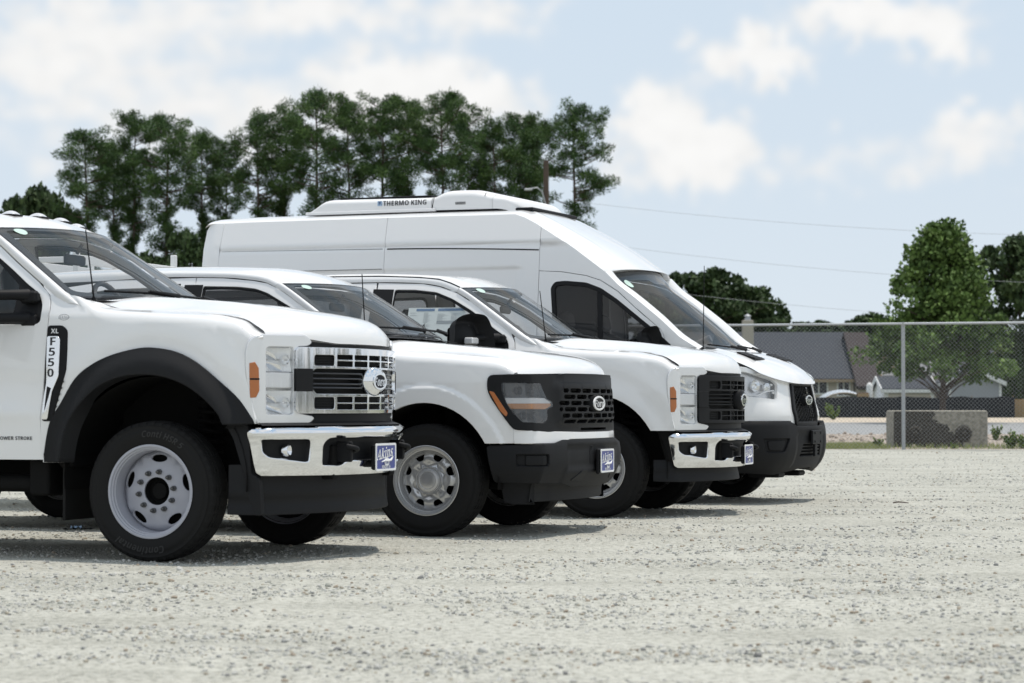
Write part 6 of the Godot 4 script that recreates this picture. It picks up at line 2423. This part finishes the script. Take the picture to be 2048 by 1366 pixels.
	for i in 11:
		mb = MB.new()
		box(mb, Vector3(-11.0 + i * 1.88, .42, -.06), Vector3(.04, 1.14, .04), .004)
		part(t, "stake", mb, M.wood_fence)
	t = thing("wooden_fence", "tan wooden board fence at the right end of the black silt fence", "fence", Vector3(23, .40, -110.3))
	for i in 20:
		mb = MB.new()
		box(mb, Vector3(i * .155, .40 + rng.randf() * .02, 0), Vector3(.142, .86, .02), .003)
		part(t, "board", mb, M.wood_fence)
	mb = MB.new()
	for y in [.15, .62]:
		box(mb, Vector3(1.5, y, -.04), Vector3(3.1, .09, .04), .004)
	part(t, "rail", mb, M.wood_fence)

func chain_fence() -> void:
	var A := Vector3(-9.0, .06, -50.2)
	var B := Vector3(16.0, .06, -43.6)
	var dir := (B - A).normalized()
	var out := dir.cross(Vector3.UP)
	var L := A.distance_to(B)
	var o := thing("chain_link_fence", "galvanised chain link fence with a top rail along the far side of the lot", "fence", A, 0.0)
	var top := 2.40
	var sp := 3.36
	# a post stands at photo column 1806
	var px := (1806.0 - 1024.0) / 4836.0
	var s0 := 0.0
	for i in 4000:
		var q := A + dir * (L * i / 4000.0)
		if q.x / -q.z >= px:
			s0 = L * i / 4000.0
			break
	var mb := MB.new()
	tube(mb, [dir * 0.0 + Vector3(0, top, 0), dir * (L * .5) + Vector3(0, top, 0), dir * L + Vector3(0, top, 0)], .024, 10)
	part(o, "top_rail", mb, M.galvanised)
	for k in range(-7, 4):
		var s := s0 + k * sp
		if s < 0.0 or s > L:
			continue
		mb = MB.new()
		var p := dir * s
		tube(mb, [p - out * .03 + Vector3(0, -.2, 0), p - out * .03 + Vector3(0, top - .01, 0)], .036, 12)
		tube(mb, [p - out * .03 + Vector3(0, top - .03, 0), p + Vector3(0, top + .012, 0), p + Vector3(0, top + .03, 0)], [.044, .034, .02], 10)
		for y in [.3, .9, 1.5, 2.1]:
			tube(mb, [p - out * .03 + dir * -.04 + Vector3(0, y, 0), p + out * .014 + Vector3(0, y, 0), p - out * .03 + dir * .04 + Vector3(0, y, 0)], .005, 4, false)
		part(o, "post", mb, M.galvanised)
	# wires
	mb = MB.new()
	var H := top - .03
	var pitch := .0762
	var s1 := s0 - 5.2 * sp
	var s2 := minf(L, s0 + 2.9 * sp)
	var n := int((s2 - s1 + H) / pitch)
	for w in 2:
		for i in n:
			var a := s1 + i * pitch - (H if w == 0 else 0.0)
			var b := a + H
			if w == 1:
				a = s1 + i * pitch; b = a - H
			var y0 := .02
			var y1 := H
			var xa := a
			var xb := b
			# clip to the run of fence
			if w == 0:
				if xa < s1: y0 = .02 + (s1 - xa); xa = s1
				if xb > s2: y1 = H - (xb - s2); xb = s2
			else:
				if xa > s2: y0 = .02 + (xa - s2); xa = s2
				if xb < s1: y1 = H - (s1 - xb); xb = s1
			if y1 - y0 < .05:
				continue
			var off := out * (.0016 if w == 0 else -.0016)
			tube(mb, [dir * xa + off + out * .02 + Vector3(0, y0, 0), dir * xb + off + out * .02 + Vector3(0, y1, 0)], .0019, 3, false)
	tag(part(o, "chain_link", mb, M.galvanised_wire), "", "", "", "stuff")

func block_and_weeds() -> void:
	var o := thing("concrete_block", "big stained concrete block with two round lugs behind the chain link fence", "concrete block", Vector3(8.32, .06, -47.4), 3.5)
	var mb := MB.new()
	var lump := FastNoiseLite.new()
	lump.seed = 3; lump.frequency = 3.0; lump.fractal_octaves = 3
	var st := MB.new()
	var w := .93
	var shape := func(x: float, y: float) -> Vector3:
		var top := .76 + lump.get_noise_2d(x * 3.0, 5.0) * .012
		var yy := minf(y, top)
		return Vector3(x, yy, .36 + lump.get_noise_2d(x * 2.0, y * 2.0) * .012)
	box(mb, Vector3(0, .375, 0), Vector3(w * 2, .76, .70), .03)
	part(o, "block_body", mb, M.concrete)
	# weathered crust on the face: dark growth spreading from the left
	var out := PackedVector2Array()
	for q in [[-.93, .0], [.45, .0], [.40, .10], [.28, .16], [.30, .26], [.18, .33], [.12, .45], [.02, .50], [-.06, .52], [-.16, .60], [-.10, .68], [-.13, .735], [-.90, .735], [-.925, .70]]:
		out.append(Vector2(q[0], q[1]))
	var rough := PackedVector2Array()
	for i in out.size():
		var a := out[i]
		var b := out[(i + 1) % out.size()]
		for j in 6:
			var p := a.lerp(b, j / 6.0)
			if p.x > -.85 and p.y > .02 and p.y < .72:
				p += Vector2(lump.get_noise_2d(p.x * 9.0, p.y * 9.0), lump.get_noise_2d(p.x * 9.0 + 20.0, p.y * 9.0)) * .07
			rough.append(p)
	panel(st, rough, [], .06, func(p: Vector2) -> Vector3: return Vector3(p.x, p.y, .356 + lump.get_noise_2d(p.x * 6.0, p.y * 6.0) * .003), 1.0, .006, .003)
	part(o, "crust", st, M.concrete_stain)
	for x in [-.52, .44]:
		var k := MB.new()
		lathe(k, [Vector2(.17, -.01), Vector2(.16, .02), Vector2(.14, .05), Vector2(.11, .055), Vector2(.09, .03), Vector2(.06, .035), Vector2(.04, .075), Vector2(0, .085)], Transform3D(Basis.IDENTITY, Vector3(x, .30, .352)), 20, func(i: int, j: int, q: Vector2) -> Vector2: return q * (1.0 + .14 * lump.get_noise_2d(cos(TAU * (j % 20) / 20.0) * 1.5 + i * .2 + x * 5.0, sin(TAU * (j % 20) / 20.0) * 1.5)))
		part(o, "lug", k, M.concrete_stain)
	# weeds
	var wl := [[1990.0, 853.0, 52.0, .32, "leafy weed growing just behind the right end of the concrete block"], [2020.0, 890.0, 46.6, .36, "tall bright weed right of the concrete block at the fence foot"], [2046.0, 888.0, 46.4, .30, "weed at the right edge of the picture at the fence foot"], [1757.0, 893.0, 46.6, .22, "small green weed left of the concrete block"], [1665.0, 832.0, 104.0, .75, "yellow green bush before the silt fence beside the van's nose"], [1905.0, 893.0, 46.4, .14, "tiny weed at the foot of the concrete block"]]
	for e in wl:
		rng.seed = int(e[0])
		var d: float = e[2]
		var x: float = (e[0] - 1024.0) * d / 4836.0
		var wd := thing("weed", e[4], "weed", Vector3(x, land(x, d) - .02, -d))
		var stem := MB.new()
		var lf := MB.new()
		lf.use_col = true
		var hgt: float = e[3]
		for k in 14:
			var a := rng.randf() * TAU
			var tip := Vector3(cos(a) * hgt * rng.randf_range(.1, .6), hgt * rng.randf_range(.5, 1.0), sin(a) * hgt * .4)
			tube(stem, [Vector3.ZERO, tip * Vector3(.4, .6, .4), tip], [.006, .005, .003], 4, false)
			for j in 9:
				var c := tip * (.3 + .7 * j / 8.0)
				clump(lf, c, Vector3.ONE * hgt * .10, 3, hgt * .22, .28, Color(.07, .13, .03), Color(.20, .28, .06), false)
		part(wd, "stem", stem, M.wood_trunk)
		part(wd, "leaves", lf, M.leaves)
	rng.seed = 500
	var gr := MB.new()
	gr.use_col = true
	for i in 7000:
		var d := rng.randf_range(46.2, 48.0)
		var x := rng.randf_range(5.3, 7.2)
		if rng.randf() < .45:
			x = rng.randf_range(2.0, 13.0)
		var s := rng.randf_range(.04, .13)
		gr.col = Color(.09, .13, .03).lerp(Color(.22, .24, .08), rng.randf())
		var p := Vector3(x, land(x, d), -d)
		var t := p + Vector3(rng.randfn() * .03, s, rng.randfn() * .03)
		gr.tri(p - Vector3(.006, 0, 0), p + Vector3(.006, 0, 0), t, Vector3(0, .5, .8), Vector3(0, .5, .8), Vector3(0, .5, .8))
	tag(part(self, "grass", gr, M.leaves), "short yellow green grass along the foot of the chain link fence", "grass", "", "stuff")

func trees_behind() -> void:  # the wooded edge of the lot behind the photographer, which the chrome and the glass reflect
	var m := broadleaf(301, 9.0, .08, 3.4, 60, Color(.020, .040, .016), Color(.060, .098, .028), .55, 60)
	m[1].surface_set_material(0, M.leaves)
	var mm := MultiMesh.new()
	mm.transform_format = MultiMesh.TRANSFORM_3D
	mm.mesh = m[1]
	mm.instance_count = 220
	rng.seed = 302
	for i in 220:
		var a := lerpf(-2.3, 2.3, i / 219.0)
		var r := rng.randf_range(118.0, 140.0)
		mm.set_instance_transform(i, Transform3D(Basis(Vector3.UP, rng.randf() * TAU).scaled(Vector3.ONE * rng.randf_range(.35, .55)), Vector3(sin(a) * r, 0, cos(a) * r - 8.0)))
	var o := MultiMeshInstance3D.new()
	o.name = "treeline"
	o.multimesh = mm
	add_child(o)
	tag(o, "wooded edge of the lot on the near side, seen in reflections", "trees", "", "stuff")

func scraps() -> void:
	rng.seed = 910
	var x := (155.0 - 1024.0) / 4836.0 * 17.3
	var o := thing("litter", "flattened dark scrap with a pale torn wrapper lying behind the nearest front wheel", "litter", Vector3(x, land(x, 17.3), -17.3), 15)
	var mb := MB.new()
	grid(mb, 10, 5, func(u: float, v: float) -> Vector3: return Vector3(lerpf(-.10, .12, u), .012 + .008 * sin(u * 19.0) * sin(v * 7.0), lerpf(-.03, .03, v) + .008 * sin(u * 11.0)), -1.0)
	part(o, "scrap", mb, M.rubber)
	mb = MB.new()
	grid(mb, 8, 5, func(u: float, v: float) -> Vector3: return Vector3(lerpf(-.045, .035, u), .026 + .010 * sin(u * 14.0 + v * 5.0), lerpf(-.02, .03, v)), -1.0)
	part(o, "wrapper", mb, M.logo_blue)
	x = (1800.0 - 1024.0) / 4836.0 * 22.2
	mb = MB.new()
	tube(mb, [Vector3(-.07, .010, 0), Vector3(-.02, .018, .01), Vector3(.03, .014, -.005), Vector3(.075, .008, .006)], [.006, .007, .006, .004], 6)
	var t := part(self, "stick", mb, M.wood_trunk, Vector3(x, land(x, 22.2), -22.2))
	tag(t, "thin brown stick lying on the open gravel in front of the fence", "stick")

func wires() -> void:
	var lines := [[[1150, 402], [2300, 495], "uppermost clear power line running down behind the tall pines"], [[1150, 480], [2300, 590], "second power line, falling from the van's brow towards the big tree"], [[1150, 560], [2300, 660], "lowest power line, ending behind the big tree"]]
	for e in lines:
		var d := 122.0
		var a := Vector3((e[0][0] - 1024.0) * d / 4836.0, .88 + (814.0 - e[0][1]) * d / 4836.0, -d)
		var b := Vector3((e[1][0] - 1024.0) * d / 4836.0, .88 + (814.0 - e[1][1]) * d / 4836.0, -d + 8.0)
		var pts := []
		for i in 25:
			var t := i / 24.0
			pts.append(a.lerp(b, t) - Vector3(0, .5 * 4.0 * t * (1.0 - t), 0))
		var mb := MB.new()
		tube(mb, pts, .008, 5)
		var o := part(self, numbered("power_line"), mb, M.wire_grey)
		tag(o, e[2], "power line", "power lines behind the lot")
	var p := thing("utility_pole", "weathered wooden pole with a curved lamp arm before the right end of the pines", "pole", Vector3(1.72, .45, -122))
	var mb := MB.new()
	tube(mb, [Vector3.ZERO, Vector3(.03, 6, 0), Vector3(0, 12.9, 0)], [.20, .17, .13], 12)
	part(p, "pole", mb, M.wood_trunk)
	mb = MB.new()
	tube(mb, [Vector3(0, 10.6, .1), Vector3(-.2, 11.3, .2), Vector3(-.45, 11.5, .2), Vector3(-.75, 11.45, .2)], .035, 8)
	part(p, "lamp_arm", mb, M.galvanised)
	mb = MB.new()
	box(mb, Vector3(-.9, 11.4, .2), Vector3(.42, .12, .2), .04)
	part(p, "lamp_head", mb, M.galvanised)
	mb = MB.new()
	for y in [10.4, 8.5, 6.2]:
		lathe(mb, [Vector2(.05, 0), Vector2(.07, .04), Vector2(.04, .09), Vector2(0, .1)], Transform3D(Basis(Vector3.UP, PI / 2), Vector3(.13, y, 0)), 10)
	part(p, "insulator", mb, M.roof_light)

func service_body(o: Node3D) -> void:
	var mb := MB.new()
	for s in [-1.0, 1.0]:
		box(mb, Vector3(-3.32, 1.02, .80 * s), Vector3(.86, .98, .44), .02)
		box(mb, Vector3(-5.60, 1.02, .80 * s), Vector3(1.5, .98, .44), .02)
		box(mb, Vector3(-4.27, 1.26, .80 * s), Vector3(1.08, .50, .44), .02)
	box(mb, Vector3(-4.65, .72, 0), Vector3(3.4, .06, 1.2), .01)
	box(mb, Vector3(-2.93, 1.1, 0), Vector3(.05, .9, 1.2), .01)
	part(o, "service_body", mb, M.paint)
	mb = MB.new()
	for s in [-1.0, 1.0]:
		for e in [[-3.32, .78, .86], [-5.55, 1.3, .86], [-4.27, 1.0, .40]]:
			var y := 1.02 if e[2] > .5 else 1.27
			panel(mb, rrect(e[0] - e[1] / 2, y - e[2] / 2, e[0] + e[1] / 2, y + e[2] / 2, .03), [], .3, func(p: Vector2) -> Vector3: return Vector3(p.x, p.y, 1.034 * s), s, .012, .004)
	part(o, "compartment_doors", mb, M.paint)
	mb = MB.new()
	for s in [-.96, .96]:
		for x in [-4.64, -5.5, -6.3]:
			box(mb, Vector3(x, 1.85, s), Vector3(.05, .90, .05), .006)
		box(mb, Vector3(-5.47, 2.15, s), Vector3(1.62, .05, .04), .006)
	for x in [-4.64, -5.5, -6.3]:
		box(mb, Vector3(x, 2.15, 0), Vector3(.05, .08, 1.88), .006)
	part(o, "ladder_rack", mb, M.trim_white)

func _ready() -> void:
	var cam := Camera3D.new()
	cam.name = "camera"
	cam.position = Vector3(0, .88, 0)
	cam.rotation_degrees.x = rad_to_deg(atan(131.0 / 4836.0))
	var at := CameraAttributesPhysical.new()
	at.frustum_focal_length = 85.0
	at.frustum_focus_distance = 18.3
	at.frustum_near = .1
	at.frustum_far = 2000.0
	at.exposure_aperture = 5.0
	cam.attributes = at
	cam.fov = rad_to_deg(2.0 * atan(683.0 / 4836.0))
	cam.near = .1
	cam.far = 2000.0
	add_child(cam)
	cam.current = true
	var we := WorldEnvironment.new()
	we.name = "environment"
	var env := Environment.new()
	env.background_mode = Environment.BG_SKY
	var sky := Sky.new()
	var sm := PanoramaSkyMaterial.new()
	sm.panorama = ImageTexture.create_from_image(sky_image())
	sky.sky_material = sm
	env.sky = sky
	env.tonemap_mode = Environment.TONE_MAPPER_LINEAR
	env.tonemap_exposure = 1.18
	env.sdfgi_enabled = true
	env.ssao_enabled = true
	env.ssil_enabled = true
	we.environment = env
	add_child(we)
	var sun := DirectionalLight3D.new()
	sun.name = "sun"
	sun.light_energy = .80
	sun.light_color = Color(1.0, .965, .92)
	sun.light_angular_distance = 1.5
	sun.shadow_enabled = true
	add_child(sun)
	sun.basis = Basis.looking_at(Vector3(-.20, -1.0, .08), Vector3(0, 0, -1))

	materials()
	ground()
	var t := thing("pickup_truck", "nearest white truck with black wheel flares and chrome grille, cut off at left", "truck", Vector3(-1.728, 0, -14.779), -19.5)
	super_truck(t, {"dy": 0.0, "cab_rear": -2.25, "chrome": true, "flares": true, "dam": .27, "track": 1.82, "R": .405, "tw": .225, "rim": .262, "wheel": "truck", "nuts": 10, "wb": 4.3, "mirror": [-.12, .10]})
	first_truck_extras(t)
	t = thing("pickup_truck", "white pickup with black honeycomb grille and black bumper, second in the row", "truck", Vector3(-.269, 0, -17.366), -19.0)
	half_truck(t)
	t = thing("pickup_truck", "white work truck with chrome bumper, black grille and rear ladder rack", "truck", Vector3(.968, 0, -20.278), -17.6)
	super_truck(t, {"dy": -.093, "cab_rear": -2.80, "chrome": false, "flares": false, "dam": .38, "track": 1.735, "R": .395, "tw": .245, "rim": .232, "wheel": "half", "nuts": 0, "wb": 4.2, "mirror": [.04, .0]})
	third_truck_extras(t)
	t = thing("panel_van", "tall white panel van with a refrigeration unit on its roof", "van", Vector3(1.838, 0, -22.989), -22.3)
	van(t)
	chain_fence()
	block_and_weeds()
	neighbours()
	trees()
	trees_behind()
	wires()
	scraps()

func first_truck_extras(o: Node3D) -> void:
	# roof marker lamps
	for z in [.56, .30, 0.0, -.30, -.56]:
		var mb := MB.new()
		var x := -1.42 + .08 * (1.0 - pow(z / .74, 2))
		var y := 2.026 + .045 * (1.0 - pow(z / .74, 2))
		grid(mb, 12, 10, func(u: float, v: float) -> Vector3:
			var a := PI * u
			var w := v * 2.0 - 1.0
			return Vector3(x - cos(a) * .052, y + sin(a) * .032 * sqrt(maxf(0.0, 1.0 - w * w * .9)), z + w * .042), -1.0)
		part(o, "roof_marker_lamp", mb, M.lens_frost)
		mb = MB.new()
		box(mb, Vector3(x, y + .002, z), Vector3(.12, .010, .095), .004)
		part(o, "lamp_base", mb, M.black)
	# fender vent with its badge
	var bd := Node3D.new()
	bd.name = "fender_vent"
	o.add_child(bd)
	var fs := func(off: float) -> Callable:
		return func(p: Vector2) -> Vector3: return Vector3(p.x, p.y, sd_zs(p.x, p.y) + off)
	var mb := MB.new()
	panel(mb, rp(P([-.683, 1.352, -.59, 1.352, -.556, 1.325, -.553, 1.095, -.645, .80, -.706, .80]), .015, 2), [], .05, fs.call(.006), 1.0, .008, .003)
	part(bd, "vent_panel", mb, M.black)
	mb = MB.new()
	panel(mb, rp(P([-.680, 1.290, -.610, 1.290, -.598, 1.275, -.598, 1.06, -.640, .97, -.668, .81, -.702, .81, -.690, .95, -.678, 1.02]), .008, 2), [], .05, fs.call(.016), 1.0, .012, .003)
	part(bd, "badge_plate", mb, M.chrome_soft)
	mb = MB.new()
	panel(mb, P([-.672, 1.0, -.645, .99, -.672, .90, -.684, .86]), [], .05, fs.call(.018), 1.0, .004, .001)
	part(bd, "badge_notch", mb, M.black)
	mb = MB.new()
	var chars := ["F", "5", "5", "0"]
	for i in 4:
		lettering(mb, chars[i], "Droid Sans", .046, func(p: Vector2) -> Vector3: return fs.call(.0172).call(Vector2(-.642 - .003 * i + p.x, 1.262 - i * .061 + p.y)), 0.0, 1.35, false, true)
	part(bd, "badge_lettering", mb, M.print_black)
	mb = MB.new()
	lettering(mb, "XL", "Droid Sans", .026, func(p: Vector2) -> Vector3: return fs.call(.0075).call(Vector2(-.635 + p.x, 1.322 + p.y)), 0.0, 1.2, false, true)
	part(bd, "trim_lettering", mb, M.print_white)
	for i in 6:
		mb = MB.new()
		panel(mb, P([-.600 - i * .006, 1.03 - i * .036, -.560 - i * .012, 1.03 - i * .036, -.562 - i * .012, 1.022 - i * .036, -.601 - i * .006, 1.022 - i * .036]), [], .1, fs.call(.012), 1.0, .004, .001)
		part(bd, "vent_slat", mb, M.rubber)
	# dealer mark
	mb = MB.new()
	var rimo := ell(-.582, 1.402, .036, .018, 28)
	panel(mb, rimo, [ell(-.582, 1.402, .032, .0145, 28)], .1, fs.call(.002), 1.0, 0.0)
	lettering(mb, "Akins", "Droid Serif", .017, func(p: Vector2) -> Vector3: return fs.call(.002).call(Vector2(-.582, 1.402) + p), .3, 1.0, true, true)
	part(o, "dealer_sticker", mb, M.silver)
	mb = MB.new()
	lettering(mb, "POWER STROKE", "Droid Sans", .020, func(p: Vector2) -> Vector3: return fs.call(.003).call(Vector2(-.895, .698) + p), 0.0, 1.15, false, true)
	part(o, "door_lettering", mb, M.print_black)
	# tyre lettering on the near front wheel
	var tw := MB.new()
	tyre_words(tw, "Conti HSR 5", 1.30, .332, .1175, .036)
	tyre_words(tw, "Continental", -1.75, .338, .1175, .040)
	for c in o.get_children():
		if String(c.name).begins_with("wheel") and c is Node3D and c.get_child_count() > 3 and c.position.z > 0.0 and absf(c.position.x) < .1:
			part(c, "tyre_lettering", tw, M.tyre_print)
			break
	# stub of a platform body behind the cab
	mb = MB.new()
	box(mb, Vector3(-4.3, .92, 0), Vector3(3.6, .10, 2.2), .02)
	box(mb, Vector3(-2.52, 1.25, 0), Vector3(.06, .6, 2.1), .02)
	part(o, "platform", mb, M.paint)

func third_truck_extras(o: Node3D) -> void:
	service_body(o)
	# price sheet in the far window
	var mb := MB.new()
	var zf := func(p: Vector2) -> Vector3: return Vector3(p.x, p.y, sd_zs(p.x, p.y + .093) - .032)
	var d := Node3D.new()
	d.name = "window_sticker"
	o.add_child(d)
	panel(mb, P([-1.66, 1.37, -1.66, 1.70, -1.16, 1.70, -1.16, 1.37]), [], .1, zf, 1.0, 0.0)
	part(d, "sticker_sheet", mb, M.sticker_paper)
	var zg := func(p: Vector2) -> Vector3: return zf.call(p) + Vector3(0, 0, .002)
	mb = MB.new()
	panel(mb, P([-1.59, 1.672, -1.43, 1.672, -1.43, 1.692, -1.59, 1.692]), [], .1, zg, 1.0, 0.0)
	panel(mb, P([-1.40, 1.672, -1.18, 1.672, -1.18, 1.692, -1.40, 1.692]), [], .1, zg, 1.0, 0.0)
	panel(mb, P([-1.64, 1.38, -1.58, 1.38, -1.58, 1.392, -1.64, 1.392]), [], .1, zg, 1.0, 0.0)
	panel(mb, P([-1.45, 1.38, -1.35, 1.38, -1.35, 1.392, -1.45, 1.392]), [], .1, zg, 1.0, 0.0)
	part(d, "print_blocks", mb, M.sticker_blue)
	mb = MB.new()
	rng.seed = 12
	for c in [[-1.64, -1.54], [-1.52, -1.43], [-1.40, -1.29], [-1.28, -1.18]]:
		for i in 26:
			var y := 1.655 - i * .010
			if rng.randf() < .12 or (c[0] > -1.41 and y < 1.58):
				continue
			panel(mb, P([c[0], y, lerpf(c[0], c[1], rng.randf_range(.4, 1.0)), y, lerpf(c[0], c[1], .4), y + .003, c[0], y + .003]), [], .2, zg, 1.0, 0.0)
	panel(mb, P([-1.40, 1.565, -1.18, 1.565, -1.18, 1.59, -1.40, 1.59]), [], .1, zg, 1.0, 0.0)
	part(d, "print_lines", mb, M.sticker_grey)
	mb = MB.new()
	lathe(mb, [Vector2(.16, 0), Vector2(.15, .02), Vector2(.11, .045), Vector2(.05, .06), Vector2(0, .062)], Transform3D(Basis(Vector3.RIGHT, -PI / 2).scaled_local(Vector3(1.2, .6, 1)), Vector3(-2.72, 1.955, 0)), 20)
	part(o, "roof_beacon", mb, M.black)
